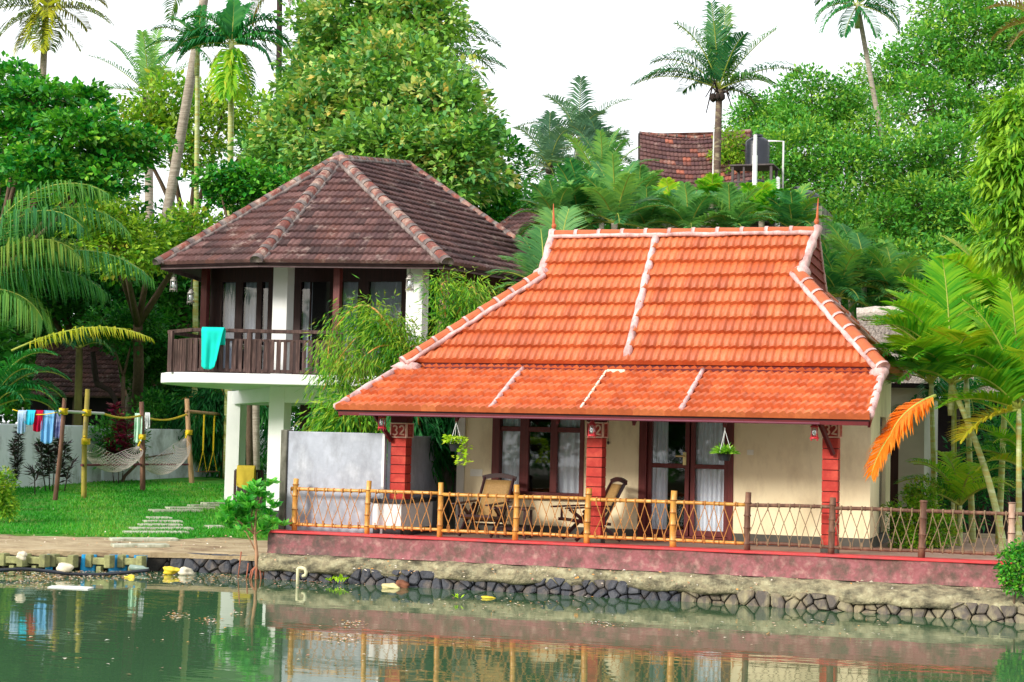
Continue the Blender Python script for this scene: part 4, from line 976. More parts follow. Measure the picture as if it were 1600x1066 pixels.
for a, b2, k in gl:
    s0, s1 = spx(a), spx(b2)
    if s0 > prev+.005: wallbox(m_, prev, s0, ZST, ztop, 0, .08)
    prev = s1
wallbox(m_, prev, Lw, ZST, ztop, 0, .08); wallbox(m_, 0, Lw, ztop, ZEV+.5, 0, .08)
for a, b2, k in gl: wallbox(m_, spx(a), spx(b2), ZST, zb_, 0, .08)
m_.build('timber_wall', m_teakD, lh)
for a, b2, k in gl:
    s0, s1 = spx(a), spx(b2); g = MB(); wallbox(g, s0, s1, zb_, ztop, .03, .035); w_ = g.build('window', m_glass, lh)
    if k == 'c':
        c = MB(); c.sheet(lambda u, v: wp(s0+(s1-s0)*u, zb_+(ztop-zb_)*v, -.08+.02*math.sin(u*(s1-s0)*60)), 16, 2); c.build('lace_curtain', m_curtg, w_, smooth=True)
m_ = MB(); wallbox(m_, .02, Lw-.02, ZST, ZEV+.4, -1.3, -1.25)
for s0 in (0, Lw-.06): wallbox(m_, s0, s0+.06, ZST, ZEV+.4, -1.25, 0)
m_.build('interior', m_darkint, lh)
# side wall of upper room towards the right, boarded
q0 = V((W1[0], W1[1], 0)); dv = (D_-C_); dv.z = 0; dv.normalize(); q1 = q0+dv*4.6
m_ = MB(); m_.beam((q0.x, q0.y, (ZEV+1.2)/2+.2), (q1.x, q1.y, (ZEV+1.2)/2+.2), .08, ZEV-.9); m_.build('side_wall', pm('brown boarded wall', S(96, 66, 64), S(66, 44, 48), 6, .8, .4, 30, sc3=(1, 1, 6)), lh)
# ground floor room under the house
g0, g1 = PD(470, 650, 38.6), PD(700, 650, 37.8)
m_ = MB(); m_.beam((g0[0], g0[1], 1.65), (g1[0], g1[1], 1.65), .1, 2.5); m_.build('ground_floor_wall', m_teakD, lh)
a, b2 = PD(486, 660, 38.45), PD(502, 660, 38.4); m_ = MB(); m_.add([(a[0], a[1]-.0, 1.3), (b2[0], b2[1], 1.3), (b2[0], b2[1], 2.75), (a[0], a[1], 2.75)], [(0, 1, 2, 3)]); m_.build('window', m_curtg, lh)
# railing
rail = setpar(empty('balcony_railing', tuple(PD(262, 580, 35.9))[:2]+(ZST,)), lh)
ZRT = 4.375
rp = [PD(x, 600, d+.12) for x, d in ((330, 38.9), (262, 36.4), (300, 35.38), (340, 35.32), (420, 35.32), (520, 35.22), (640, 35.12))]
rp = [(q[0], q[1]) for q in rp]
t = MB(); t2 = MB(); bd = MB(); ps = MB(); rd = random.Random(4)
for i, (a, b2) in enumerate(zip(rp[:-1], rp[1:])):
    t.beam((*a, ZRT-.04), (*b2, ZRT-.04), .10, .075); t2.beam((*a, ZRT-.23), (*b2, ZRT-.23), .04, .05); t2.beam((*a, ZST+.06), (*b2, ZST+.06), .05, .07)
    L = math.dist(a, b2); stp = .115 if i < 3 else .128; n = int(L/stp)
    for k in range(n):
        u = (k+.5)/n; x = a[0]+(b2[0]-a[0])*u; y = a[1]+(b2[1]-a[1])*u
        wd = stp*rd.uniform(.86, .97) if i < 3 else stp*rd.choice([.55, .62, .7, .86])
        bd.box((x, y-.03+rd.uniform(-.004, .004), (ZST+ZRT)/2-.09), (wd, .022, ZRT-ZST-.25+rd.uniform(-.02, .01)), rz=math.atan2(b2[1]-a[1], b2[0]-a[0]))
for px in (265, 388, 527):
    q = PD(px, 600, 35.42); ps = MB(); ps.bb(q[0]-.045, q[0]+.045, q[1]-.045, q[1]+.045, ZST, ZRT-.075); ps.build('post', m_rail, rail)
t.build('handrail', m_rail, rail, bevel=.01); t2.build('rails', m_rail, rail); bd.build('boards', m_rail, rail)
# things kept under the house
q = PD(388, 790, 39.2); cb = empty('cabinet', (q[0], q[1], gz(q[0], q[1])), 'dark slatted rack under the white house beside its far pillar', 'rack')
m_ = MB()
zt_ = gz(q[0], q[1]); ra, rb = PD(368, 735, 39.2), PD(410, 735, 39.0); zr_ = ra[2]
for zz in (zr_, zr_-.25): m_.beam((ra[0], ra[1], zz), (rb[0], rb[1], zz), .04, .05)
m_.build('rails', m_teakD, cb)
m_ = MB()
for k in range(9):
    x = ra[0]+(rb[0]-ra[0])*k/8; y = ra[1]+(rb[1]-ra[1])*k/8; m_.bb(x-.028, x+.028, y-.015, y+.015, zt_, zr_)
m_.build('slats', m_teakD, cb)

def towel(name, label, A, B, zt, drop, mat, cat, fold=.03, nf=2, back=.5, taper=0, off=.05, group=None, seed=0):
    """cloth hung over a rail from A to B (xy), front drop metres"""
    A = V((A[0], A[1], 0)); B = V((B[0], B[1], 0)); e = B-A; L = e.length; e.normalize(); nn = Vector((e.y, -e.x, 0)); rd = random.Random(seed); ph = rd.uniform(0, 6)
    def f(u, v):
        s_ = v*(drop+back)-back
        if s_ < 0: o = -off; z = zt+s_
        else: o = off; z = zt-s_
        k = min(1, abs(s_)/.06); o *= k
        z += (1-k)*.02
        w_ = fold*(math.sin(u*nf*6.283+ph+s_*1.5)+.5*math.sin(u*nf*13.1+ph*2-s_*2))*min(1, abs(s_)*3)
        uu = .5+(u-.5)*(1-(taper*max(0, s_)/drop))-taper*.35*max(0, s_)/drop
        q = A+e*(L*uu)+nn*(o+w_)
        if s_ > drop*.85: z += (abs(u-.5)*2)**3*.06
        return (q.x, q.y, z)
    m = MB(); m.sheet(f, 24, 30); o = m.build(name, mat, smooth=True)
    q = o.modifiers.new('t', 'SOLIDIFY'); q.thickness = .012; q.offset = 0
    return tag(o, label, cat, group)
a, b2 = PD(316, 513, 35.38), PD(351.5, 513, 35.35)
towel('towel', 'plain turquoise towel hanging over the balcony railing', a, b2, ZRT+.005, .86, m_teal, 'towel', .022, 1.3, .35, .42, .075)
a, b2 = PD(371, 730, 38.9), PD(399, 730, 38.85); towel('towel', 'mustard yellow towel on the dark rack under the white house', a, b2, float(a[2])+.03, .5, m_ycloth, 'towel', .01, 1, .3, .05, .05)

# ================================================================== OTHER BUILDINGS
def px3(px, py, D): return V(PD(px, py, D))
# brown roofed hut, far left
hu = empty('garden_hut', tuple(px3(130, 700, 50))[:2]+(.8,), 'old garden hut with dull purple brown tiled roof behind the garden wall at the left', 'hut')
e0, e1 = px3(48, 619, 55.6), px3(192, 624, 54.6); e1.z = e0.z; t0, t1 = px3(62, 538, 58.2), px3(180, 542, 57.2); t1.z = t0.z
tiled3('roof_tiles', hu, [e0, e1, t1, t0], m_tileO, tw=.26, ch=.24, lip=.04)
w0 = e0+(t0-e0)*.2; w1 = e1+(t1-e1)*.2
m_ = MB(); m_.beam((w0.x, w0.y, e0.z/2+.3), (w1.x, w1.y, e0.z/2+.3), .15, e0.z-.2); m_.build('wall', m_darkint, hu)
m_ = MB(); dd = (t0-e0); back = t0+Vector((dd.x, dd.y, -dd.z)); back1 = t1+Vector((dd.x, dd.y, -dd.z)); m_.add([t0, t1, back1, back], [(0, 1, 2, 3)]); m_.build('back_roof', m_tileO, hu)
for px in (80, 118, 160): q = px3(px, 640, 55.4); m_ = MB(); m_.bb(q.x-.07, q.x+.07, q.y-.07, q.y+.07, .5, e0.z); m_.build('post', m_bark, hu)
# small roof between the houses
sh = empty('small_outbuilding', tuple(px3(805, 690, 45))[:2]+(.8,), 'small building with brown tiled hip roof peeking between the two houses', 'building')
e0 = px3(756, 372, 45); e1 = px3(872, 374, 44); e1.z = e0.z; tp = px3(815, 330, 46.6); tq = px3(850, 331, 46.2); tq.z = tp.z
tiled3('roof_tiles', sh, [e0, e1, tq, tp], m_tileO, tw=.26, ch=.3, lip=.04)
caps(sh, e0, tp, .09, .35, m_ridgeO, m_omortar, tname='hip_ridge_tiles', mname='hip_mortar', jl=.12)
le = e0+Vector((-1.2, 2.6, 0)); tiled3('roof_tiles', sh, [le, e0, tp], m_tileO, tw=.26, ch=.3)
m_ = MB(); m_.bb(e0.x+.5, e1.x+.3, e0.y+.6, e0.y+3.5, .4, e0.z+.1); m_.build('wall', m_greywall, sh)
m_ = MB(); q = px3(826, 384, 44.6); m_.bb(q.x-.1, q.x+.25, e0.y+.56, e0.y+.598, e0.z-1.0, e0.z-.15); m_.build('window', m_darkint, sh)
# tall old building with patched roof
ob = empty('tiled_building', tuple(px3(1085, 690, 53))[:2]+(1.2,), 'tall old building with sagging patched tile roof rising behind the palms', 'building')
tp0, tp1 = px3(1000, 209, 53.5), px3(1172, 205, 53.5); e0, e1 = px3(1000, 318, 51), px3(1180, 318, 51)
def sag(u): return -.28*math.sin(math.pi*min(1, u*1.15)) if u < .87 else -.28*math.sin(math.pi*1.0)*0
bmr = tiled3('roof_tiles', ob, [e0, e1, tp1, tp0], m_tileP, tw=.24, ch=.21, lip=.045, amp=.03)
for v in bmr.data.vertices:
    q = (Vector(v.co)-e0).dot((e1-e0).normalized())/(e1-e0).length; v.co.z -= .22*math.sin(math.pi*min(1, max(0, q)))*1.0
caps(ob, tp0+Vector((0, 0, .0)), lerp(tp0, tp1, .5)+Vector((0, 0, -.18)), .08, .3, m_ridgeO, m_omortar, fillet=False)
caps(ob, lerp(tp0, tp1, .5)+Vector((0, 0, -.18)), tp1+Vector((0, 0, .0)), .08, .3, m_ridgeO, m_omortar, fillet=False)
m_ = MB(); m_.beam(tp0+Vector((-.03, 0, -.04)), e0+Vector((-.03, 0, -.04)), .06, .14); m_.beam(tp1+Vector((.03, 0, -.04)), e1+Vector((.03, 0, -.04)), .06, .14); m_.build('verge_boards', m_barkD, ob)
dd = e0-tp0; m_ = MB(); m_.add([tp0, tp1, tp1+Vector((-dd.x, -dd.y, dd.z)), tp0+Vector((-dd.x, -dd.y, dd.z))], [(3, 2, 1, 0)]); m_.build('back_roof', m_ridgeO, ob)
m_ = MB(); m_.bb(e0.x+.3, e1.x-.3, e0.y+.5, e0.y+4.5, .8, e0.z+.3); m_.build('wall', m_cwallD, ob)
# water tanks on a tower
wt = empty('tank_tower', tuple(px3(1183, 690, 55))[:2]+(1.2,), 'tall concrete tower with dark steel stand carrying the water tank', 'tower')
q = px3(1182, 300, 49.5); cx, cy = q.x, q.y; zt = px3(1182, 260, 49.5).z; zl = px3(1182, 306, 49.5).z
m_ = MB(); m_.bb(cx-1.1, cx+2.0, cy-.9, cy+1.3, .8, zl-.45); m_.build('tower_body', m_cwallD, wt)
for sx in (-.62, .48):
    for sy in (-.4, .5): m_ = MB(); m_.beam((cx+sx, cy+sy, zl-.3), (cx+sx, cy+sy, zt-.04), .07, .07); m_.build('leg', m_iron, wt)
m_ = MB(); m_.bb(cx-.7, cx+.56, cy-.48, cy+.58, zt-.04, zt); m_.beam((cx-.62, cy-.4, zl+.35), (cx+.0, cy-.4, zl+.35), .04, .04); m_.beam((cx-.62, cy-.4, zl+.05), (cx+.0, cy-.4, zl+.05), .04, .04); m_.beam((cx-.3, cy-.4, zl-.3), (cx-.3, cy-.4, zt-.04), .05, .05); m_.build('stand_frame', m_iron, wt)
def tank(x, y, z, r, h, label):
    t = MB(); pr = [(r*.98, 0)]
    for k in range(9): pr += [(r*1.0, h*(.04+k*.092)), (r*.955, h*(.075+k*.092))]
    pr = pr[:-2]+[(r*.97, h*.80), (r*.88, h*.87), (r*.66, h*.94), (r*.4, h*.985)]
    t.lathe(pr, (x, y, z), 24); o = t.build('water_tank', m_black, smooth=True); tag(o, label, 'water tank')
    l = MB(); l.lathe([(r*.4, h*1.0), (r*.4, h*1.06), (r*.34, h*1.08), (r*.05, h*1.09)], (x, y, z), 16); l.build('lid', m_black, o); return o
tank(cx-.0, cy+.05, zt+.003, .36, .86, 'ribbed black water tank standing high on the steel stand')
q = px3(1182, 287, 48.2); tank(q.x, q.y, q.z-1.1, .6, 1.1, 'black water tank below the stand, only its flat dome showing')
q = px3(1252, 297, 48.6); tank(q.x, q.y, q.z-1.0, .55, 1.0, 'black water tank at the right of the tower, dome half hidden by leaves')
def pipe(pts, r, label):
    m = MB(); m.tube(pts, r, 8); return tag(m.build('water_pipe', m_pipe, smooth=True), label, 'pipe', 'white pipes by the water tanks')
q0, q1 = px3(1179, 296, 47.4), px3(1178, 210, 47.4); q1.x = q0.x; q1.y = q0.y
m = MB(); m.tube([q0, q0+Vector((0, 0, (q1.z-q0.z)*.62))], .068, 10); m.tube([q0+Vector((0, 0, (q1.z-q0.z)*.6)), q1], .05, 10); tag(m.build('water_pipe', m_pipe), 'thick upright white pipe in front of the raised black tank', 'pipe')
a, b2, c_ = px3(1200, 221, 49.4), px3(1224, 221, 49.4), px3(1225, 300, 49.4); a.z = b2.z; c_.x = b2.x; c_.y = b2.y; pipe([a, b2, c_], .03, 'thin white pipe bending down at the right of the raised tank')
a, b2 = px3(1215, 326, 48), px3(1216, 280, 48); b2.x = a.x; b2.y = a.y; m = MB(); m.tube([a-Vector((0, 0, 3)), a, a+Vector((0, 0, .25)), b2], [.07, .07, .07, .055], 10); m.tube([b2+Vector((0, 0, -.3)), b2+Vector((-.15, 0, -.3))], .03, 8); m.blob(b2, (.06, .06, .08), 1, .1); tag(m.build('vent_pipe', m_pipe), 'short fat white vent pipe rising from the palms', 'pipe')
a, b2 = px3(1114, 292, 50), px3(1113, 192, 50); b2.x = a.x; b2.y = a.y; m = MB(); m.tube([a-Vector((0, 0, 8)), a, a+Vector((0, 0, 1.35)), b2], [.03, .03, .022, .008], 6); tag(m.build('antenna_mast', m_pipe), 'thin pale mast in front of the patched tile roof', 'mast')
# thatched shed at the right
th = empty('thatched_shed', tuple(px3(1480, 800, 34))[:2]+(.7,), 'open shed with grey thatched roof behind the areca palms', 'shed')
r0, r1 = px3(1340, 492, 36.5), px3(1640, 476, 35.5); r1.z = r0.z; e0, e1 = px3(1320, 600, 33.5), px3(1680, 606, 32.5); e1.z = e0.z
rd = random.Random(9)
m_ = MB(); m_.sheet(lambda u, v: tuple(lerp(lerp(e0, e1, u), lerp(r0, r1, u), v)+Vector((0, 0, .03*math.sin(u*30+v*5)+rd.uniform(-.03, .03)))), 120, 30)
m_.add([e0, e1, e1-Vector((0, 0, .16)), e0-Vector((0, 0, .16))], [(0, 1, 2, 3)])
dd = r0-e0; m_.add([r0, r1, r1+Vector((dd.x, dd.y, -dd.z)), r0+Vector((dd.x, dd.y, -dd.z))], [(0, 1, 2, 3)]); m_.build('thatch', m_thatch, th)
pts, rr = rough_tube([r0+Vector((0, -.05, .02)), lerp(r0, r1, .3)+Vector((0, -.05, .1)), lerp(r0, r1, .6)+Vector((0, -.05, .04)), r1+Vector((0, -.05, .05))], .13, 4, .12); m_ = MB(); m_.tube(pts, rr, 10); m_.build('ridge_roll', pm('pale straw ridge', S(214, 204, 194), S(168, 156, 146), 18, .95, 1, 30, dist=.03), th)
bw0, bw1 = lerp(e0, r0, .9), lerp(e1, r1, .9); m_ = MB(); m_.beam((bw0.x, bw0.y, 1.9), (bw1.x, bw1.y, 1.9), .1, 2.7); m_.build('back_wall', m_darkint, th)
for k in range(5):
    q = lerp(e0, e1, .05+.22*k); m_ = MB(); m_.tube([(q.x, q.y+.3, .5), (q.x, q.y+.3, e0.z+.1)], .06, 8); m_.build('post', m_barkD, th)
q = px3(1330, 750, 31.2); q2 = px3(1440, 750, 30.6)
an = empty('grey_annex', (q.x, q.y, .7), 'grey walled annex with dark doorway right of the cottage', 'building')
m_ = MB(); aX0, aX1, aY = float(PY(1404, 700, 30.6)[0]), float(PY(1444, 700, 30.6)[0]), 30.6
m_.bb(aX0-1.9, aX0-.45, aY, aY+.2, .6, 3.3); m_.bb(aX0, aX1, aY, aY+.2, .6, 3.3); m_.bb(aX0-.45, aX0, aY, aY+.2, 2.75, 3.3); m_.bb(aX1-.2, aX1, aY+.2, aY+3, .6, 3.3); m_.build('wall', m_greywall, an)
m_ = MB(); m_.bb(aX0-.45, aX0, aY+.1, aY+.14, .6, 2.75); m_.build('door', m_teakD, an)
m_ = MB(); m_.bb(aX0-1.95, aX1+.15, aY-.1, aY+3.1, 3.302, 3.38); m_.build('roof_slab', m_darkint, an)  # slab coloured near black to stand in for the dark recess here
# ================================================================== GARDEN WALL, CLOTHES LINE, HAMMOCKS
w0, w1, w2 = PD(-60, 700, 44.5), PD(352, 700, 57), PD(430, 700, 57.6)
gw = empty('garden_boundary_wall', tuple(PZ(150, 770, .55)), 'whitewashed mouldy boundary wall at the back of the lawn', 'wall')
def wallseg(a, b, za, zb, name, mat):
    m = MB(); a, b = V(a), V(b); e = (b-a); e.z = 0; e.normalize(); nn = Vector((-e.y, e.x, 0))*.16
    vs = [(a.x, a.y, .2), (b.x, b.y, .2), (b.x, b.y, zb), (a.x, a.y, za)]; vs += [(v[0]+nn.x, v[1]+nn.y, v[2]) for v in vs]
    m.add(vs, [(0, 1, 2, 3), (7, 6, 5, 4), (3, 2, 6, 7), (0, 3, 7, 4), (1, 5, 6, 2)]); return m.build(name, mat, gw, bevel=.02)
m1 = PD(160, 700, 51.2)
z_a = float(PD(60, 668, w0@F)[2])
wallseg(PD(-700, 700, 26), w0+np.array([-.02, 0, 0]), 2.3, 2.32, 'panel', m_yard); wallseg(w0, m1, 2.32, 2.32, 'panel', m_yard); wallseg(m1+np.array([.02, .1, 0]), w2, 2.26, 2.3, 'panel', m_yard)
wallseg(w2+np.array([.03, .0, 0]), PD(640, 700, 57.5), 2.3, 2.3, 'panel', m_yard)
def post(label, pxb, pyb, pxt, pyt, r, mat, zb=None, group='poles of the clothes line and hammocks'):
    zb = zb or .5
    for _i in range(3): b = PZ(pxb, pyb, zb); zb = gz(b[0], b[1])+.03
    D = b@F; t = PD(pxt, pyt, D)
    mid = (b+t)/2+np.array([rng.uniform(-.04, .04), 0, 0]); m = MB(); m.tube([b-np.array([0, 0, .3]), b, mid, t], [r*1.1, r*1.1, r, r*.9], 10)
    return tag(m.build('garden_pole', mat, smooth=True), label, 'pole', group), b, t
pA = post('brown bamboo pole at the left end of the line beside the navy cloth', 86, 783, 101, 622, .055, m_bambooD)
pB = post('thick yellow green bamboo pole wrapped in yellow rope, left end of the first hammock', 131, 779, 137, 608, .065, pm('yellow green bamboo', S(184, 166, 64), S(104, 92, 56), 1.6, .5, .2, sc3=(1, 1, 1.4)))
pC = post('mossy pole between the two hammocks, mint scarf beside it', 223, 768, 221, 628, .07, m_bambooD)
pD_ = post('pale crooked pole at the right end of the second hammock', 300, 761, 292, 623, .075, m_pole)
pE = post('pale crooked pole carrying the swing bar, next to the far white pillar', 352, 757, 348, 611, .07, m_pole)
def onp(P, py):   # point on a pole seen at height py
    b, t = P[1], P[2]; yb, yt = PR(b)[1], PR(t)[1]; return b+(t-b)*((yb-py)/(yb-yt))
ft = np.array([0, -.09, 0])
lt = pm('pale grey bar', S(220, 220, 214), None, 3, .5, 0)
q0, q1 = onp(pA, 643)+ft, onp(pB, 645)+ft; dq = q1-q0
m = MB(); m.tube([q0-dq*.1, q1+dq*.85], .035, 8); tag(m.build('clothes_bar', lt), 'pale horizontal bar tied with yellow rope between the two left poles', 'bar')
k0 = q1+dq*.8; k1 = onp(pC, 650)+ft; k2 = onp(pD_, 648)+ft
m = MB()
def sagl(a, b, s_, n=10): return [a+(b-a)*(i/n)-np.array([0, 0, s_*math.sin(math.pi*i/n)]) for i in range(n+1)]
m.tube(sagl(k0, k1, .08)+sagl(k1, k2, .14)[1:], .03, 6); tag(m.build('clothes_rope', m_yrope), 'slack yellow rope strung from the pale bar to the right pole', 'rope')
q2, q3 = onp(pD_, 643)+ft, onp(pE, 648)+ft; m = MB(); m.tube([q2, q3+(q3-q2)*.08], .05, 8); tag(m.build('swing_bar', m_pole, smooth=True), 'stout pale crossbar between the two right poles', 'bar')
m = MB()
for P, y in ((pA, 643), (pB, 645), (pB, 690), (pD_, 676), (pE, 683), (pC, 683)):
    c = onp(P, y)
    for k in range(5): m.tube([(c[0]+.1*math.cos(t), c[1]+.1*math.sin(t), c[2]-.06+.03*k+.01*math.sin(3*t)) for t in np.linspace(0, 6.3, 10)], .014, 5)
    m.blob(c+np.array([.03, -.1, 0]), (.07, .05, .07), int(y), .3)
tag(m.build('rope_knots', m_yrope), 'yellow rope lashings on the garden poles', 'rope')
# cloths (left to right)
D0 = q0@F
left_end = PD(20, 640, D0+.6); m = MB(); m.tube(sagl(left_end, q0, .1), .012, 6); tag(m.build('clothes_rope', m_yrope), 'thin washing line carrying the coloured cloths at the far left', 'rope')
for i, (xa, xb, drop, mat, lab, cat) in enumerate(((29, 42, .55, m_stripe, 'pale striped cloth at the left end of the washing line', 'cloth'), (41, 56, .34, m_cyan, 'bright cyan cloth on the washing line', 'cloth'), (54, 68, .5, m_crim, 'crimson cloth between the cyan cloth and blue towel', 'cloth'),
     (67, 87, .78, m_blue, 'long light blue towel on the washing line', 'towel'), (86, 98, .66, m_navy, 'navy and white patterned cloth at the bamboo pole', 'cloth'))):
    u = .5; a = PD(xa, 642, D0+.3), PD(xb, 643, D0+.25); zt_ = float(a[0][2])
    towel('hung_cloth', lab, a[0], a[1], zt_, drop, mat, cat, .03, 2, drop*.6, .06, .04, 'cloths on the washing line', i)
Dc = k1@F
for xa, xb, y, dr, mat, lab in ((211, 223, 647, .78, m_mint, 'long mint green and white scarf on the yellow rope'), (227, 234, 646, .42, m_wcloth, 'small white cloth on the rope right of the scarf')):
    a, b2 = PD(xa, y, Dc-.1), PD(xb, y, Dc-.05); towel('hung_cloth', lab, a, b2, float(a[2]), dr, mat, 'cloth', .03, 2, dr*.5, .0, .04, 'cloths on the yellow rope', 7)
# hammocks
def hammock(label, A, B, low, w_=.5):
    root = empty('hammock', tuple((V(A)+V(B))/2), label, 'hammock', 'net hammocks on the lawn')
    A, B = V(A), V(B); net = MB(); NL, NC = 16, 26
    e = (B-A); e.z = 0; e.normalize(); nn = Vector((-e.y, e.x, 0))
    def f(u, v):
        p = A.lerp(B, u); s_ = math.sin(math.pi*u); k = (v-.5)*2
        z = p.z-low*s_**.8+.34*(k*k)*s_; q = p+nn*(k*w_*s_**.7); return Vector((q.x, q.y, z))
    for j in range(NL+1): net.tube([f(.12+.76*i/NC, j/NL) for i in range(NC+1)], .0075, 3, False)
    for i in range(NC+1): net.tube([f(.12+.76*i/NC, j/NL) for j in range(NL+1)], .007, 3, False)
    net.build('net', m_net, root)
    for uu in (.12, .88):
        end = A if uu < .5 else B; s_ = MB()
        for j in range(0, NL+1, 2): s_.tube([f(uu, j/NL), end.lerp(f(uu, .5), .35)], .007, 3, False)
        s_.build('end_cords', m_net, root)
    r = MB()
    for uu, end in ((.12, A), (.88, B)): r.tube([end, end.lerp(f(uu, .5), .36)], .028, 6)
    r.build('tie_rope', m_yrope, root)
fo = np.array([0, -.08, 0])
hammock('white net hammock between the yellow green pole and the mossy pole', onp(pB, 682)+fo, onp(pC, 690)+fo, .85)
hammock('white net hammock between the mossy pole and the crooked pale pole', onp(pC, 702)+fo, onp(pD_, 676)+fo, .95)
m = MB(); a, b2, c_ = onp(pB, 727)+2*fo, onp(pC, 726)+2*fo, onp(pD_, 726)+2*fo; m.tube([a, b2], .03, 6); m.tube([b2, c_], .03, 6); tag(m.build('spreader_pole', m_purple), 'thin maroon pole running level behind both hammocks', 'pole')
sw_ = empty('rope_swing', tuple(PD(325, 740, q3@F)), 'yellow rope swing hanging from the pale crossbar', 'swing')
Dq = (q2@F+q3@F)/2
def onbar(px): 
    for t in np.linspace(0, 1, 60):
        c = q2+(q3-q2)*t
        if PR(c)[0] >= px: return c
    return q3
r = MB(); seat = []
for px in (319, 334.5):
    c = onbar(px); zs = 1.15; r.tube([c, c-np.array([0, 0, 1.15])], .025, 6)
    for s2 in (-1, 1): r.tube([c-np.array([0, 0, 1.15]), (c[0]+.07*s2, c[1]+.14*s2, zs-.15)], .012, 5)
    seat.append(c)
r.build('ropes', m_yrope, sw_)
m = MB(); m.beam((seat[0][0]-.1, seat[0][1], 1.0), (seat[1][0]+.1, seat[1][1], 1.0), .3, .03); m.build('seat', m_bambooD, sw_)
c = onbar(281); 

# ================================================================== VEGETATION
DENS = 1.75
def crown(lobes, dens, L, Wr, clump=.55, droop=.25, jitter=.5, flat=.75, seed=0, tint_w=.66):
    """lobes: (px, py, D, rx_px, ry_px). Leaves sit on many small clumps spread through each lobe."""
    r = np.random.default_rng(seed); Ps, Ds, Ns, Ts, limbs = [], [], [], [], []
    for lb in lobes:
        if len(lb) == 2: c, ax = np.array(lb[0], float), np.array(lb[1], float); px, py = c[0], c[2]
        else:
            (px, py, D, rx, ry) = lb; c = PD(px, py, D); ax = np.array([rx*D/FPX, (rx+ry)/2*D/FPX*.9, ry*D/FPX])
        area = 4*math.pi*((ax[0]*ax[1])**1.6+(ax[0]*ax[2])**1.6+(ax[1]*ax[2])**1.6)**(1/1.6)/3**(1/1.6)
        nc = max(8, int(area/(clump*clump*.62)))
        d = unit(r.normal(0, 1, (nc, 3))); rad = r.uniform(.35, 1.06, nc)**.55
        bump = 1+.24*np.sin(d[:, 0]*5+seed)*np.sin(d[:, 2]*6+px)+.16*np.sin(d[:, 1]*7+py)
        cc = c+d*(rad*bump)[:, None]*ax
        cr = clump*r.uniform(.55, 1.25, nc)*np.where(rad > .9, .75, 1)
        ct = r.random(nc)
        limbs += [cc[i] for i in range(0, nc, max(1, nc//5))]
        per = np.maximum(6, (DENS*dens*cr*cr).astype(int))
        idx = np.repeat(np.arange(nc), per); m = len(idx)
        o = unit(r.normal(0, 1, (m, 3))); o[:, 2] = np.abs(o[:, 2])*1.0-.25; o = unit(o)
        P = cc[idx]+o*(cr[idx]*r.uniform(.5, 1.0, m)**.5)[:, None]*np.array([1, 1, flat])
        outw = unit(cc[idx]-c)
        Dd = unit(o*.8+outw*.35+r.normal(0, jitter, (m, 3))+np.array([0, 0, -droop]))
        Nn = unit(np.array([0, 0, 1.0])+o*.7+r.normal(0, .35, (m, 3)))
        Ps.append(P); Ds.append(Dd); Ns.append(Nn); Ts.append(np.clip(tint_w*ct[idx]+(1-tint_w)*r.random(m)+.02, 0, 1))
    P = np.concatenate(Ps); m = len(P); Ln = L*r.uniform(.5, 1.35, m)
    return P, np.concatenate(Ds), np.concatenate(Ns), Ln, Ln*Wr, np.concatenate(Ts), limbs
NLEAF = [0]
def tree(name, label, cat, lobes, L, Wr, mat, dens=60, trunk=None, tr=.25, bark=None, group=None, part='crown', clump=.55, z0=None, **k):
    P, Dd, Nn, Ln, Wn, T_, limbs = crown(lobes, dens, L, Wr, clump=clump, **k)
    NLEAF[0] += len(P)
    at = lambda l: V(l[0]) if len(l) == 2 else V(PD(*l[:3]))
    if trunk is None: c0 = at(lobes[0]); base = np.array([c0.x, c0.y, 0])
    else:
        base = PD(trunk[0], 690, trunk[1]); base[2] = 0
    base[2] = gz(base[0], base[1]) if z0 is None else z0
    root = empty(name, base, label, cat, group)
    leafobj(part, P, Dd, Nn, Ln, Wn, mat, T_, root)
    m = MB(); b = V(base); lows = [at(l) for l in lobes]
    hub = V(base).lerp(V((np.mean([q.x for q in lows]), np.mean([q.y for q in lows]), min(q.z for q in lows))), .7)
    rd = random.Random(len(P))
    w_ = Vector((rd.uniform(-.3, .3), rd.uniform(-.3, .3), 0))
    if hub.z < b.z+.3: hub.z = b.z+.5
    m.tube([b-Vector((0, 0, .3)), b.lerp(hub, .3)+w_*tr, b.lerp(hub, .7)-w_*tr, hub], [tr*1.25, tr, tr*.85, tr*.75], 9)
    for l, q in zip(lobes, lows):
        m.tube([hub, hub.lerp(q, .5)+Vector((rd.uniform(-.3, .3), 0, .2))*tr*3, q], [tr*.6, tr*.42, tr*.25], 6)
    for q in limbs[:36]:
        k_ = min(lows, key=lambda a: (a-V(q)).length); m.tube([k_, k_.lerp(V(q), .55)+Vector((rd.uniform(-.1, .1), rd.uniform(-.1, .1), .1)), V(q)], [tr*.18, tr*.10, tr*.04], 5)
    m.build('trunk', bark or m_bark, root, smooth=True)
    return root

TB = 'broadleaf trees behind the houses'
# big teak-like tree behind the two houses
tree('teak_tree', 'tall broad tree with mixed green and yellow leaves rising behind the dark roof', 'tree',
     [(540, 40, 52, 80, 90), (640, 60, 51, 85, 85), (600, 160, 49, 130, 90), (500, 140, 52, 60, 70), (690, 190, 48, 75, 70), (480, 215, 49, 75, 60), (600, 255, 47, 150, 75), (710, 260, 46, 75, 60), (440, 262, 50, 50, 38)], .225, .6, lm_teak, dens=120, trunk=(560, 50), tr=.3, clump=.6, seed=1)
tree('dark_tree', 'small glossy dark green tree between the teak crown and the far coconut palms', 'tree', [(770, 262, 52, 45, 60), (745, 330, 51, 60, 50), (790, 330, 51, 40, 40)], .2, .5, lm_bright, dens=110, trunk=(760, 52), tr=.16, clump=.42, seed=2)
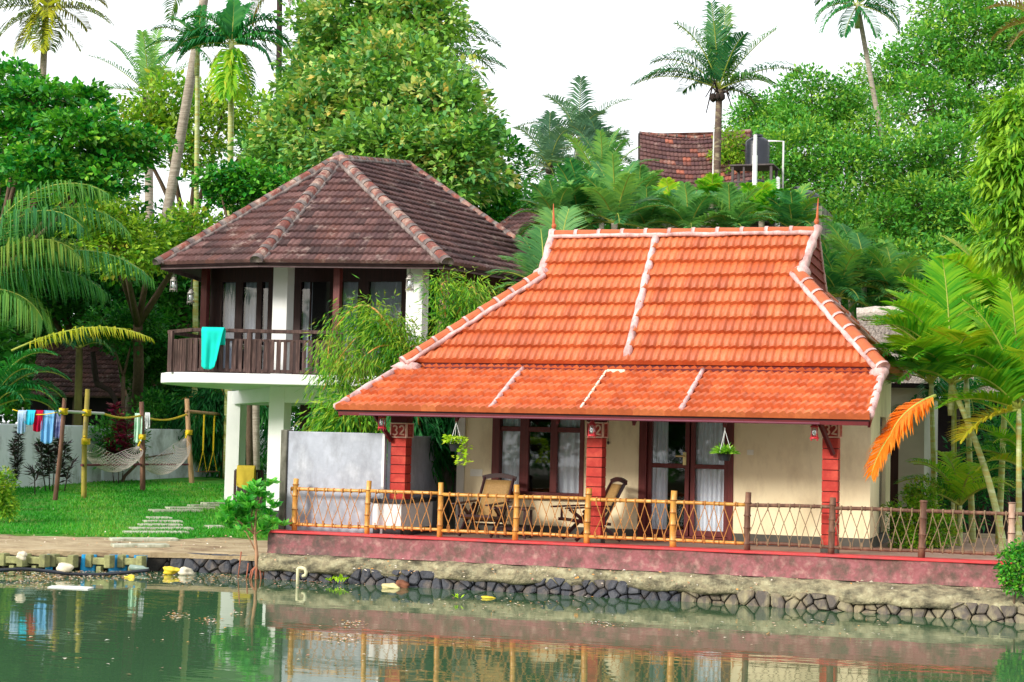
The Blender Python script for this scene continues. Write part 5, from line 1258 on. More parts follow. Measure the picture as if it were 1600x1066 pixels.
# left: layered bright tree
tree('almond_tree', 'bright green layered tree with large leaves at the left edge', 'tree', [(20, 150, 40, 50, 50), (60, 165, 39, 60, 35), (130, 160, 40, 45, 22), (30, 215, 40, 60, 30), (120, 205, 38, 70, 30), (190, 235, 39, 70, 34), (60, 265, 38, 90, 30), (150, 285, 38, 80, 26)],
     .165, .68, lm_bright, dens=165, trunk=(-260, 42), tr=.12, clump=.36, flat=.45, seed=3)
tree('light_green_tree', 'airy yellow green tree behind the leaning palm trunk, sky showing through', 'tree', [(250, 165, 60, 50, 40), (210, 205, 60, 80, 45), (300, 220, 60, 55, 55), (410, 200, 61, 50, 50), (350, 170, 62, 55, 38)], .24, .5, lm_mid, dens=60, trunk=(270, 60), tr=.18, clump=.5, seed=4)
tree('light_green_tree', 'lower yellow green tree with some yellow leaves left of the dark roof', 'tree', [(225, 385, 52, 60, 45), (190, 390, 50, 60, 50), (300, 370, 53, 45, 40), (150, 330, 50, 50, 50)], .2, .5, lm_mid, dens=95, trunk=(215, 58), tr=.2, clump=.45, seed=5)
tree('clipped_tree', 'flat topped bright green tree just left behind the dark roof apex', 'tree', [(340, 282, 46, 36, 20), (390, 284, 46, 40, 24), (435, 290, 46, 34, 24), (370, 310, 46.5, 60, 22)], .17, .6, lm_bright, dens=150, trunk=(395, 46), tr=.09, clump=.3, seed=6)
tree('dark_tree', 'dense dark green tree mass left of the balcony under the coconut fronds', 'tree', [(120, 380, 59, 110, 70), (60, 450, 58, 100, 70), (200, 440, 57, 80, 70), (230, 520, 57, 60, 60), (30, 350, 58, 70, 60), (20, 520, 60, 70, 60), (290, 400, 58, 50, 50)], .22, .55, lm_dark, dens=80, trunk=(150, 60), tr=.25, clump=.5, seed=7)
tree('shade_tree', 'dark green bush beside the balcony between the slab and the hut', 'bush', [(245, 600, 58, 45, 45), (215, 560, 58.5, 45, 40), (280, 650, 58, 40, 60), (330, 640, 58.6, 60, 60)], .18, .45, lm_dark, dens=110, trunk=(270, 58.5), tr=.08, clump=.36, seed=8)
tree('shade_tree', 'dark shaded foliage seen between the two white pillars', 'bush', [(400, 650, 59, 40, 60), (450, 660, 59, 50, 60), (520, 660, 59, 50, 50)], .22, .35, lm_bright, dens=90, trunk=(420, 59), tr=.08, clump=.42, seed=9)
tree('background_tree', 'dim green trees filling the gap far behind the garden at the left', 'tree', [(20, 560, 68, 120, 110), (180, 600, 68, 120, 90), (340, 560, 66, 120, 110), (330, 430, 60, 120, 90), (70, 340, 58, 120, 90), (480, 420, 60, 100, 90), (450, 310, 60, 70, 50), (200, 480, 66, 130, 70)], .3, .55, lm_dark, dens=52, trunk=(250, 66), tr=.25, clump=.7, seed=10)
# right: large rain trees
RG = 'large trees behind the cottage at the right'
tree('rain_tree', 'rounded green tree right of the raised water tank', 'tree', [(1210, 200, 62, 55, 50), (1170, 185, 62, 28, 30), (1270, 170, 60, 70, 60), (1250, 250, 58, 70, 60), (1330, 190, 60, 60, 60), (1330, 280, 57, 70, 60), (1180, 235, 60, 36, 30)], .165, .5, lm_rain, dens=140, trunk=(1260, 58), tr=.2, clump=.58, group=RG, seed=11)
tree('rain_tree', 'tallest spreading tree at the upper right with sky gaps in its crown', 'tree', [(1440, 90, 70, 65, 50), (1390, 130, 70, 50, 36), (1520, 60, 70, 70, 60), (1540, 150, 69, 80, 55), (1450, 170, 68, 80, 50), (1600, 70, 69, 60, 55), (1490, 15, 71, 60, 30)], .2, .5, lm_rain, dens=95, trunk=(1500, 69), tr=.26, clump=.74, group=RG, seed=12)
tree('rain_tree', 'broad tree below the tallest one with greyish green leaves behind the thatched roof', 'tree', [(1400, 260, 58, 80, 60), (1490, 260, 58, 80, 70), (1450, 340, 56, 90, 60), (1350, 370, 55, 80, 60), (1530, 350, 55, 70, 70), (1420, 420, 54, 110, 45)], .17, .5, lm_rain, dens=120, trunk=(1450, 57), tr=.22, clump=.62, group=RG, seed=13)
tree('dark_tree', 'very dark bush between the thatched roof and the green trees', 'bush', [(1400, 465, 46, 90, 40), (1320, 440, 46, 60, 50), (1500, 460, 46, 70, 45)], .2, .45, lm_dark, dens=90, trunk=(1400, 46), tr=.1, clump=.45, seed=14)
tree('background_tree', 'distant foliage filling the gap between the back building and the right trees', 'tree', [(1000, 420, 64, 160, 110), (1240, 420, 64, 140, 110), (1500, 520, 64, 170, 120), (860, 360, 64, 90, 70), (1180, 310, 62, 80, 50), (1380, 400, 64, 110, 90), (1480, 400, 66, 120, 90), (1450, 500, 60, 120, 70)], .32, .5, lm_dark, dens=52, trunk=(1100, 64), tr=.25, clump=.75, seed=15)
tree('leafy_tree', 'yellow green climber growing against the patched tile roof left of the tank', 'tree', [(1140, 225, 52.4, 22, 22), (1145, 262, 52.4, 26, 22), (1125, 245, 52.6, 10, 14)], .14, .5, lm_mid, dens=190, trunk=(1142, 52.4), tr=.07, clump=.28, seed=16)
# mango at the right edge
def mango():
    lobes = [(1600, 200, 25, 62, 60), (1590, 280, 24.5, 55, 60), (1606, 370, 24.5, 62, 60), (1640, 240, 25, 70, 110), (1650, 400, 25, 60, 60), (1700, 330, 25.4, 80, 120), (1720, 200, 25.4, 80, 80)]
    tree('mango_tree', 'mango tree branch with long glossy drooping leaves at the right edge', 'tree', lobes, .21, .24, lm_mango, dens=420, trunk=(1700, 25.6), tr=.16, clump=.2, droop=1.3, seed=17, flat=.9)
mango()
# bushes round the thatched shed
tree('garden_shrub', 'bright green small leaved shrub behind the brown bamboo fence', 'shrub', [(1440, 775, 27.2, 26, 26), (1425, 815, 27, 34, 34), (1462, 830, 27, 30, 36), (1420, 850, 26.8, 26, 22)], .055, .5, lm_bright if False else lm_bamb, dens=1300, trunk=(1436, 27), tr=.02, clump=.11, seed=18, z0=ZD)
tree('water_bush', 'bright green leafy bush growing over the right end of the retaining wall', 'bush', [(1584, 882, 23.0, 20, 22), (1586, 902, 22.9, 16, 12), (1602, 866, 23.1, 22, 18), (1592, 918, 22.9, 20, 14), (1570, 900, 22.9, 8, 10)], .06, .6, lm_bright, dens=1000, trunk=(1586, 23.1), tr=.015, clump=.1, seed=19, z0=.05)

# ---- unseen trees added behind the camera, tall enough to darken the window reflections
for i in range(7):
    x = -34+i*9.5+rng.uniform(-2, 2); y = -30+rng.uniform(-3, 3); hh_ = rng.uniform(12, 14.5)
    tree('opposite_bank_tree', ['leftmost', 'second left', 'third left', 'middle', 'third right', 'second right', 'rightmost'][i]+' unseen tree of the opposite bank, mirrored dark in the window panes', 'tree', [((x, y, hh_*.62), (5.2, 3.6, hh_*.42)), ((x+3.5, y+1, hh_*.45), (3.2, 3, hh_*.36)), ((x-3.5, y+1, hh_*.42), (3.2, 3, hh_*.36))], .5, .55, lm_dark, dens=14, trunk=None, tr=.25, clump=.9, seed=200+i, z0=.4, group='trees on the opposite bank')
g_ = MB(); g_.bb(-60, 40, -60, -24, -.4, .35); tag(g_.build('near_bank', m_soildark), kind='structure')
for i, (px, D, w_) in enumerate(((-150, 52, 150), (-330, 48, 170), (-520, 50, 190), (1720, 58, 150), (1900, 54, 180), (2120, 56, 200), (1800, 44, 110))):
    side = 'left' if px < 0 else 'right'
    lab = ['dark tree just outside the left edge', 'second dark tree outside the left edge', 'dark tree farthest out on the left', 'dark tree just outside the right edge, behind', 'second dark tree outside the right edge', 'dark tree farthest out on the right', 'dark tree outside the right edge, nearest the water'][i]
    tree('background_tree', lab, 'tree', [(px, 320, D, w_, 150), (px-40, 480, D-1, w_*.8, 120), (px+50, 560, D-1.5, w_*.8, 100)], .34, .55, lm_dark, dens=40, trunk=(px, D), tr=.25, clump=.75, seed=300+i, group='trees beyond the edges of the view')
# ---- bamboo clump between the houses, arching plumes of narrow leaves
def bamboo_clump(label, culms, seed, n, mat, L=.16, W=.022, D=31.5, base=(700, 31.5), name='bamboo_clump'):
    """culms: list of pixel polylines the culm tips follow, each point (px,py[,D])"""
    b = PD(base[0], 690, base[1]); b[2] = .45
    root = empty(name, b, label, 'bamboo'); r = np.random.default_rng(seed); st = MB(); Ps, Ds = [], []
    for cl in culms:
        pts = [b+np.array([r.uniform(-.4, .4), r.uniform(-.2, .2), 0])]+[PD(q[0], q[1], (q[2] if len(q) > 2 else D)+r.uniform(-.4, .4)) for q in cl]
        fine = []
        for i in range(len(pts)-1):
            for t in np.linspace(0, 1, 7)[:-1]:
                p0 = pts[max(i-1, 0)]; p1 = pts[i]; p2 = pts[i+1]; p3 = pts[min(i+2, len(pts)-1)]
                fine.append(.5*((2*p1)+(p2-p0)*t+(2*p0-5*p1+4*p2-p3)*t*t+(-p0+3*p1-3*p2+p3)*t**3))
        fine.append(pts[-1]); k = len(fine); st.tube(fine, [.022*(1-.8*i/k)+.003 for i in range(k)], 6)
        m = n//len(culms); t = r.uniform(.22, 1, m)**.8*(k-1.01); i = t.astype(int); f = (t-i)[:, None]; A = np.array(fine)
        P = A[i]*(1-f)+A[i+1]*f; spread = r.normal(0, .17, (m, 3))*np.array([1.1, 1, .9]); P = P+spread; P[:, 2] -= np.abs(r.normal(0, .10, m))
        tan = unit(A[i+1]-A[i]); Ds.append(unit(tan*.6+spread*2.0+r.normal(0, .35, (m, 3))+np.array([0, 0, -.75]))); Ps.append(P)
    P = np.concatenate(Ps); Dd = np.concatenate(Ds); m = len(P); Nn = unit(r.normal(0, .6, (m, 3))+np.array([0, -.4, .8])); Ln = L*r.uniform(.6, 1.3, m)
    leafobj('foliage', P, Dd, Nn, Ln, W*r.uniform(.7, 1.3, m), mat, np.clip(r.random(m)*.8+.2*np.sin(P[:, 0]*3+P[:, 2]*4), 0, 1), root, wide=.4)
    st.build('culms', m_bamboo, root, smooth=True)
bamboo_clump('arching yellow green bamboo in front of the balcony, left side of the clump', [[(640, 600), (600, 500), (560, 478), (520, 520), (512, 560)], [(650, 600), (610, 530), (570, 520), (530, 560), (505, 610)], [(660, 620), (640, 560), (600, 540), (560, 565), (530, 600)], [(660, 620), (620, 520), (585, 500), (560, 505)], [(640, 630), (590, 600), (555, 570), (520, 575)], [(650, 600), (630, 530), (610, 500), (590, 520)]], 21, 6600, lm_bamb, base=(655, 31.5))
bamboo_clump('taller bright green bamboo right of the white upper column', [[(700, 600), (700, 520), (690, 450), (700, 440)], [(710, 600), (720, 500), (735, 450), (745, 460)], [(700, 600), (680, 550), (650, 540), (620, 555)], [(710, 600), (740, 520), (770, 470), (790, 480)], [(720, 600), (760, 520), (800, 500), (815, 500)], [(700, 610), (660, 560), (630, 560), (600, 570)], [(710, 590), (710, 520), (720, 480), (710, 500)]], 22, 9000, lm_bamb, base=(705, 31.5))
bamboo_clump('shaded bamboo hanging over the cement screen wall under the porch eave', [[(560, 640), (545, 650), (530, 660), (520, 685)], [(570, 640), (575, 650), (590, 660), (590, 685)], [(560, 640), (560, 655), (560, 670), (560, 685)], [(540, 650), (530, 640), (515, 650), (510, 680)]], 23, 5200, lm_bamb, D=30.3, base=(570, 30.3), L=.2, W=.03)
bamboo_clump('deep green long leaved bamboo behind the left red pillar', [[(650, 640), (650, 650), (665, 680), (690, 700)], [(660, 640), (680, 645), (700, 670), (705, 700)], [(650, 640), (645, 660), (660, 700), (665, 740)], [(670, 640), (690, 640), (705, 650), (712, 660)]], 24, 3800, lm_arecaD, D=28.8, base=(700, 29.0), L=.32, W=.035)
bamboo_clump('dark feathery bamboo hanging behind the rope swing', [[(350, 620), (330, 615), (312, 640), (304, 700)], [(350, 620), (340, 630), (330, 660), (325, 720)], [(390, 620), (380, 640), (385, 680), (395, 730)], [(400, 620), (420, 640), (430, 680), (425, 720)], [(360, 640), (300, 620), (270, 640), (262, 690)], [(370, 640), (345, 660), (345, 700), (350, 745)]], 25, 7000, lm_arecaD, D=54.5, base=(360, 55), L=.36, W=.05)

# ---- palms
def frond(c, az, el, L, droop, mat_n, ll, r, k=34, w_=.05, vee=.5, hang=.5, start=.12, curl=0, tipcut=1.0):
    """az/el radians in world; returns leaflet arrays and rachis points"""
    n = 18; pts = [np.array(c, float)]; d_el = el; st = L/n; a = az
    for i in range(n):
        pts.append(pts[-1]+st*np.array([math.cos(a)*math.cos(d_el), math.sin(a)*math.cos(d_el), math.sin(d_el)]))
        d_el -= droop/n*(.4+1.2*i/n); a += curl/n
    A = np.array(pts); t = np.repeat(np.linspace(start, .99, k), 2); s_ = np.tile([1, -1], k); m = 2*k
    x = t*n; i = np.minimum(x.astype(int), n-1); f = (x-i)[:, None]; P = A[i]*(1-f)+A[i+1]*f; T_ = unit(A[i+1]-A[i])
    side = unit(np.cross(T_, np.array([0, 0, 1.0]))+1e-6); up = np.cross(side, T_)
    prof = np.sin(math.pi*(.12+.80*t**.85))*.95+.12
    Ln = ll*prof*r.uniform(.85, 1.1, m)
    dirn = unit(side*s_[:, None]*1.0+T_*(.35+.55*t[:, None])+up*vee+r.normal(0, .07, (m, 3)))
    end1 = P+dirn*(Ln*.5)[:, None]; d2 = unit(dirn+np.array([0, 0, -1.0])*hang*(.7+.6*r.random((m, 1)))); end2 = end1+d2*(Ln*.5)[:, None]
    wv = unit(np.cross(dirn, up*1.0+s_[:, None]*side*.3))*w_*.5
    V0 = np.stack([P-wv*.6, P+wv*.6, end1+wv, end1-wv, end2], 1).reshape(-1, 3)
    b = (np.arange(m)*5)[:, None]; f4 = b+np.array([[0, 1, 2, 3]]); f3 = b+np.array([[3, 2, 4]])
    return V0, f4, f3, m, A
def view_az(deg):   # 0 = right in the picture, 90 = away, 180 = left, 270 = towards the viewer
    a = math.radians(deg)+yaw; return a
def palm(name, label, base, top, fronds, mat, trunk_mat, tr, ll, w_, seed, group=None, bend=(0, 0), cat='palm tree', k=34, boots=True, extra=None, shaft=None, vee=.5, hang=.5, rr_=.02, start=.12):
    """base, top world points; fronds: list of (az_deg, el_deg, length, droop_rad)"""
    r = np.random.default_rng(seed); root = empty(name, base, label, cat, group)
    m = MB(); b, t = np.array(base, float), np.array(top, float); pts = []
    for i in range(13):
        u = i/12; pts.append(b+(t-b)*u+np.array([bend[0], 0, 0])*math.sin(math.pi*u)+np.array([bend[1], 0, 0])*math.sin(2*math.pi*u))
    pts[0] = pts[0]-np.array([0, 0, .3])
    m.tube(pts, [tr*(1.15-.35*i/12)*(1.2 if i == 0 else 1) for i in range(13)], 10); m.build('trunk', trunk_mat, root, smooth=True)
    if shaft: s_ = MB(); s_.tube([t-np.array([0, 0, shaft]), t-np.array([0, 0, shaft*.6]), t+np.array([0, 0, .1])], [tr*.85, tr*1.05, tr*.5], 10); s_.build('crown_shaft', m_arecatrunk, root, smooth=True)
    elif boots:
        s_ = MB()
        for q in range(10):
            a = r.uniform(0, 6.28); s_.tube([t-np.array([0, 0, .15]), t+np.array([.22*math.cos(a), .22*math.sin(a), r.uniform(-.1, .2)]), t+np.array([.4*math.cos(a), .4*math.sin(a), r.uniform(-.7, .1)])], [tr*.35, tr*.25, tr*.12], 5)
        for q in range(5): a = r.uniform(0, 6.28); s_.blob(t+np.array([.2*math.cos(a), .2*math.sin(a), -.18-.1*r.random()]), (.1, .1, .12), q, .1, 1)
        s_.build('crown_base', m_barkD, root, smooth=True)
    def mk(frs, mt, nm):
        vs, q4, q3, off, tn, ra = [], [], [], 0, [], MB()
        for (az, el, L, dr) in frs:
            V0, f4, f3, mm, A = frond(t, view_az(az), math.radians(el), L, dr, None, ll, r, k=k, w_=w_, vee=vee, hang=hang, curl=r.uniform(-.25, .25), start=start)
            vs.append(V0); q4.append(f4+off); q3.append(f3+off); off += mm*5; tn.append(np.repeat(np.clip(r.random()*.6+.4*r.random(mm), 0, 1), 5))
            ra.tube(list(A), [rr_*(1.0-.8*i/18)+.004 for i in range(19)], 5)
        vs = np.concatenate(vs); q4 = np.concatenate(q4); q3 = np.concatenate(q3)
        o = np_mesh(nm, vs, np.concatenate([q4.ravel(), q3.ravel()]), np.concatenate([np.full(len(q4), 4), np.full(len(q3), 3)]), mt, np.concatenate(tn))
        setpar(o, root); ra.build('rachises', m_rach, o, smooth=True); return o
    mk(fronds, mat, 'crown')
    for e in (extra or []):
        if len(e) > 3: t = np.array(e[3], float)
        if len(e) > 4: ll, w_, k, hang, vee = e[4]
        mk(e[0], e[1], e[2])
    return root
m_rach = pm('yellow green frond rib', S(170, 180, 80), S(140, 150, 60), 4, .5, 0)
def autofr(n, L, seed, elmax=80, elmin=-25, dr=1.3):
    r = random.Random(seed); out = []
    for i in range(n):
        u = i/(n-1); out.append(((i*137.5+r.uniform(-14, 14)) % 360, elmin+(elmax-elmin)*u**.8+r.uniform(-6, 6), L*r.uniform(.85, 1.08), dr*(1.15-.55*u)))
    return out
def gp(px, D):
    p = PD(px, 690, D); p[2] = gz(p[0], p[1]); return p
CP = 'coconut palms'
# coconut in the sky right of centre
palm('coconut_palm', 'coconut palm standing against the white sky before the patched tile roof', gp(1138, 50), PD(1124, 140, 50),
     [(186, 22, 2.55, 1.0), (172, 35, 2.2, 1.25), (178, 50, 2.2, 1.35), (150, 62, 2.1, 1.1), (200, 70, 2.3, .8), (240, 78, 2.5, .45), (60, 84, 2.6, .3), (100, 75, 2.4, .5), (350, 55, 2.4, .35), (5, 34, 2.7, .95), (330, 22, 1.7, 1.1), (290, 60, 1.9, .7), (20, 8, 1.3, 1.2), (130, 30, 1.6, 1.2)],
     lm_coco, pm('brown coconut trunk', S(120, 100, 88), S(90, 74, 66), 3, .85, .6, 12, c3=S(176, 164, 130), sc3=(1, 1, 3)), .12, .78, .045, 31, CP, bend=(-.2, 0), k=38, hang=.9)
palm('coconut_palm', 'coconut palm at the upper left corner with drooping brownish fronds', gp(40, 72), PD(72, 14, 72),
     [(5, 38, 2.6, 1.5), (350, 5, 3.0, .9), (330, -35, 2.6, .5), (300, -55, 2.2, .3), (185, 30, 2.6, 1.5), (200, 5, 3.0, 1.1), (215, -25, 2.6, .7), (240, -50, 2.2, .4), (160, 60, 2.4, 1.4), (20, 70, 2.4, 1.4), (90, 60, 2.4, 1.2), (120, 20, 2.6, 1.2), (60, 15, 2.4, 1.2)],
     lm_olive, m_palmtrunk, .17, 1.0, .08, 32, CP, k=30, hang=1.1, extra=[([(270, -50, 2.3, .5), (200, -55, 2.3, .3), (290, 10, 2.0, 1.6)], lm_yel, 'yellowing_fronds')])
palm('coconut_palm', 'coconut palm whose fronds stick out right of the teak crown, trunk hidden', gp(655, 60), PD(655, 95, 60), [(5, 40, 3.0, 1.25), (358, 12, 3.0, .8), (0, 60, 2.8, 1.7), (340, -5, 2.9, .8), (20, 25, 2.9, 1.3), (180, 30, 2.5, 1.2), (90, 60, 2.5, 1.2), (350, -30, 2.4, .6)], lm_coco, m_palmtrunk, .18, 1.0, .06, 33, CP, k=34, hang=1.0)
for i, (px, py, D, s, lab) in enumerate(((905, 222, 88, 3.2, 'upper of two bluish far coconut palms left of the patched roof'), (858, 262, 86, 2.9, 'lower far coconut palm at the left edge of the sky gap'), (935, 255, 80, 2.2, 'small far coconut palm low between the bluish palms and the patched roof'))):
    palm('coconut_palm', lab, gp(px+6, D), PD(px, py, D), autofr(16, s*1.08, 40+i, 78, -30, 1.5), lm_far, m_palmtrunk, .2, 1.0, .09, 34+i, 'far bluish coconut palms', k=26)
palm('coconut_palm', 'stiff dark palm crown behind the light green tree at the left', gp(236, 72), PD(232, 150, 72), [(150, 60, 3.2, .5), (170, 45, 3.2, .6), (120, 75, 3.1, .3), (80, 80, 3.1, .3), (40, 66, 3.0, .4), (20, 50, 3.0, .7), (5, 30, 2.7, 1.0), (185, 20, 2.4, 1.1), (270, 70, 2.8, .6), (300, 40, 2.4, 1)], lm_fan, m_palmtrunk, .2, .75, .06, 37, CP, k=32)
palm('coconut_palm', 'leaning grey palm trunk crossing the sky at the left, crown above the picture', gp(186, 58.2), PD(330, -70, 58.2), autofr(14, 3.0, 50, 70, -20), lm_coco, m_palmtrunk, .185, .8, .06, 38, CP, bend=(.1, 0))
palm('coconut_palm', 'dark palm trunk top near the upper edge left of the teak tree', gp(432, 66), PD(437, -25, 66), autofr(12, 2.2, 51, 70, -30), lm_brown, m_barkD, .13, .5, .05, 39, CP)
AP = 'areca palms'
palm('areca_palm', 'areca palm with hanging bright yellow green fronds at upper left', gp(357, 54), PD(362, 70, 54), [(185, 25, 1.9, 1.7), (170, 45, 2.0, 1.8), (200, 5, 1.8, 1.3), (355, 20, 2.2, 1.7), (10, 40, 2.0, 1.8), (340, 0, 1.9, 1.4), (90, 80, 1.6, .4), (60, 72, 1.7, .6), (120, 65, 1.7, .9), (0, 60, 1.9, 1.7), (182, 62, 1.9, 1.7)], lm_arecaD, m_arecatrunk, .11, .75, .09, 41, AP, shaft=1.0, k=28, hang=1.2, extra=[([(270, -60, 1.9, .5), (300, -62, 1.9, .4), (240, -66, 1.9, .4), (330, -55, 1.8, .6)], lm_areca, 'drooping_fronds')])
palm('areca_palm', 'areca palm with a slim pale trunk between the leaning trunk and the bright one', gp(305, 56), PD(309, 75, 56), [(180, 50, 1.7, 1.5), (160, 65, 1.7, 1.2), (190, 20, 1.7, 1.2), (200, -10, 1.6, .9), (0, 35, 1.7, 1.4), (350, 10, 1.7, 1.1), (90, 80, 1.6, .5), (270, 30, 1.6, 1.4), (300, -20, 1.6, .8), (230, 0, 1.6, 1.0)], lm_arecaD, m_arecatrunk, .09, .5, .06, 42, AP, shaft=.9, k=26, hang=.9)
palm('areca_palm', 'areca palm with a tall thin leaning trunk at the upper right', gp(1475, 58.6), PD(1340, 8, 58.6), [(180, 10, 1.7, 1.7), (200, -15, 1.8, 1.1), (0, 10, 1.7, 1.7), (340, -15, 1.8, 1.1), (90, 70, 1.6, .8), (160, 40, 1.6, 1.6), (20, 40, 1.6, 1.6), (230, -45, 1.5, .5), (310, -45, 1.5, .5)], lm_arecaD, m_palmtrunk, .10, .6, .07, 43, AP, shaft=.8, k=26, hang=1.4, bend=(.1, .05))
palm('coconut_palm', 'browned coconut fronds at the upper right corner', gp(1640, 50), PD(1628, 34, 50), [(180, 35, 1.7, 1.2), (175, 0, 1.5, 1.0), (190, -30, 1.3, .5), (0, 30, 1.6, 1.2), (90, 60, 1.6, 1)], lm_brown, m_palmtrunk, .15, .55, .05, 44, CP, k=30)
palm('coconut_palm', 'small green palm tuft above the flat topped tree behind the dark roof', gp(402, 52), PD(400, 275, 52), [(150, 68, 1.5, .6), (120, 80, 1.5, .4), (60, 76, 1.5, .4), (20, 60, 1.5, .8), (175, 50, 1.5, .9), (5, 40, 1.4, 1), (270, 75, 1.4, .5)], lm_arecaD, m_palmtrunk, .1, .45, .06, 45, CP, k=24)
# near-left coconut: long fronds hanging over the garden
cb = PD(-60, 690, 36); cb[2] = gz(cb[0], cb[1])
palm('coconut_palm', 'near coconut palm at the left edge with long arching fronds over the garden', cb, PD(-55, 455, 36),
     [(4, 36, 4.1, 1.45), (12, 66, 4.2, 2.1), (350, 55, 3.0, 1.9), (0, 76, 4.2, 2.0), (20, 30, 3.0, 1.3), (340, 70, 3.6, 2.2), (350, 10, 2.0, 1.4), (180, 40, 3, 1.4), (90, 60, 3, 1.3), (30, 55, 3.2, 1.8)],
     lm_palm, m_palmtrunk, .2, 1.35, .035, 46, CP, k=64, hang=2.4, vee=-.1, extra=[([(2, 26, 2.95, .95)], lm_yel, 'yellowing_frond', PD(18, 548, 35.5), (.62, .035, 46, 1.6, 0))])
palm('coconut_palm', 'young deep green palm at the left edge beside the hut', gp(-22, 34), PD(-14, 640, 34), [(10, 62, 1.8, 1.9), (0, 80, 1.9, 1.9), (30, 50, 1.6, 1.9), (350, 45, 1.6, 2.0), (340, 70, 1.6, 1.9), (0, 30, 1.4, 1.6), (60, 60, 1.4, 1.4), (180, 50, 1.4, 1.4), (320, 40, 1.4, 1.6)], lm_arecaD, m_palmtrunk, .09, .5, .035, 47, CP, k=44, boots=False, hang=.8)
palm('slim_palm', 'slim olive trunked palm standing in front of the hut roof', gp(122, 53), PD(124, 545, 53), [(200, 30, 1.3, 1.8), (340, 30, 1.3, 1.8), (270, 40, 1.3, 1.9), (90, 60, 1.3, 1.4), (0, 60, 1.2, 1.5)], lm_coco, pm('olive palm stem', S(120, 116, 60), S(90, 84, 50), 3, .8, .3), .13, .6, .04, 48, CP, k=30, boots=False, hang=1.1)

# ---- fan of palms right behind the cottage roof
BP = 'bushy palms behind the orange roof'
rr2 = random.Random(8)
spec = [(868, 335, 39, 1.5, lm_fan, 'fine leaved palm behind the left end of the orange ridge'), (905, 330, 40, 2.0, lm_palm, 'mid green palm second from the left behind the ridge'), (960, 335, 39, 2.0, lm_fan, 'deep green palm behind the left third of the ridge'), (1010, 345, 41, 1.7, lm_fan, 'greyish palm just left of the mortar line behind the ridge'),
        (1045, 315, 42, 1.2, lm_areca, 'small bright lime palm before the patched tile roof'), (1075, 350, 40, 2.0, lm_fan, 'grey green palm behind the middle of the ridge'), (1112, 302, 43, 1.15, lm_areca, 'vivid lime palm tuft at the foot of the coconut trunk'), (1140, 350, 40, 1.9, lm_fan, 'broad grey green palm right of the middle of the ridge'),
        (1190, 330, 42, 1.7, lm_areca, 'light green palm below the water tanks'), (1240, 345, 41, 1.8, lm_palm, 'dark palm behind the right end of the ridge'), (940, 290, 50, 2.6, lm_fan, 'large pale fan palm reaching towards the sky left of the patched roof'), (1000, 300, 48, 1.7, lm_fan, 'dull palm in front of the left end of the patched roof')]
for i, (px, py, D, s, mt, lab) in enumerate(spec):
    palm('bush_palm', lab, gp(px, D), PD(px, py+14, D), autofr(17, s*(.78 if px < 980 else .62), 60+i, 84, 5, 1.2), mt, m_palmtrunk, .09, .42 if s > 1.5 else .34, .05, 60+i, BP, k=34, boots=False, hang=.35, vee=.2)
palm('bush_palm', 'palm frond sweeping between the dark roof and the orange roof', gp(835, 31.5), PD(850, 452, 31.5), [(170, 35, 1.05, .9), (160, 55, 1.0, .9), (185, 15, .9, .8), (120, 65, .9, .8), (100, 80, 1.2, .4), (140, 72, 1.1, .5)], lm_fan, m_palmtrunk, .06, .5, .035, 80, BP, k=36, boots=False, hang=.3, vee=.1)
palm('bush_palm', 'tall fine leaved palm frond rising left of the orange roof ridge', gp(862, 33), PD(872, 420, 33), [(110, 80, 1.25, .5), (60, 80, 1.3, .5), (150, 70, .9, .8)], lm_fan, m_palmtrunk, .06, .55, .035, 81, BP, k=36, boots=False, hang=.3, vee=.1)
spec = [(1310, 440, 43, 1.8, lm_palm), (1350, 420, 44, 1.9, lm_fan), (1395, 440, 43, 1.8, lm_palm), (1440, 450, 43, 1.6, lm_fan), (1330, 390, 45, 1.7, lm_fan)]
labs = ['dark palm just right of the orange gable', 'grey green palm second right of the gable', 'deep green palm above the thatched roof ridge', 'dull palm behind the right part of the thatched roof', 'higher palm against the big trees right of the gable']
for i, ((px, py, D, s, mt), lab) in enumerate(zip(spec, labs)):
    palm('bush_palm', lab, gp(px, D), PD(px, py+25, D), autofr(15, s*.8, 90+i, 84, 0, 1.3), mt, m_palmtrunk, .09, .5, .05, 90+i, 'palms behind the thatched roof', k=32, boots=False, hang=.45, vee=.2)
# ---- near-right areca clump
AR = 'golden areca palms in front of the thatched shed'
def gt(px, D): p = PD(px, 850, D); p[2] = ZD; return p
palm('areca_palm', 'areca palm with thick ringed pale stem leaning left and an orange dead frond', gt(1570, 26.6), PD(1486, 600, 27.2),
     [(214, 50, 1.52, 1.5), (206, 70, 1.83, 1.3), (160, 60, 1.83, 1.2), (222, 26, 1.34, 1.3), (120, 72, 1.95, 1.0), (60, 78, 2.07, .9), (20, 66, 1.83, 1.2), (0, 48, 1.71, 1.4), (350, 25, 1.46, 1.3), (270, 60, 1.46, 1.5), (230, 45, 1.46, 1.5), (90, 84, 2.2, .6), (200, 64, 1.71, 1.5)],
     lm_areca, m_arecatrunk, .052, .6, .042, 101, AR, shaft=.5, k=58, hang=.25, vee=.35, bend=(.1, 0), extra=[([(196, -32, 1.55, .8), (200, -20, 1.1, 1.2)], lm_orange, 'dead_orange_frond', PD(1462, 618, 24.4), (.5, .045, 56, .8, .15))])
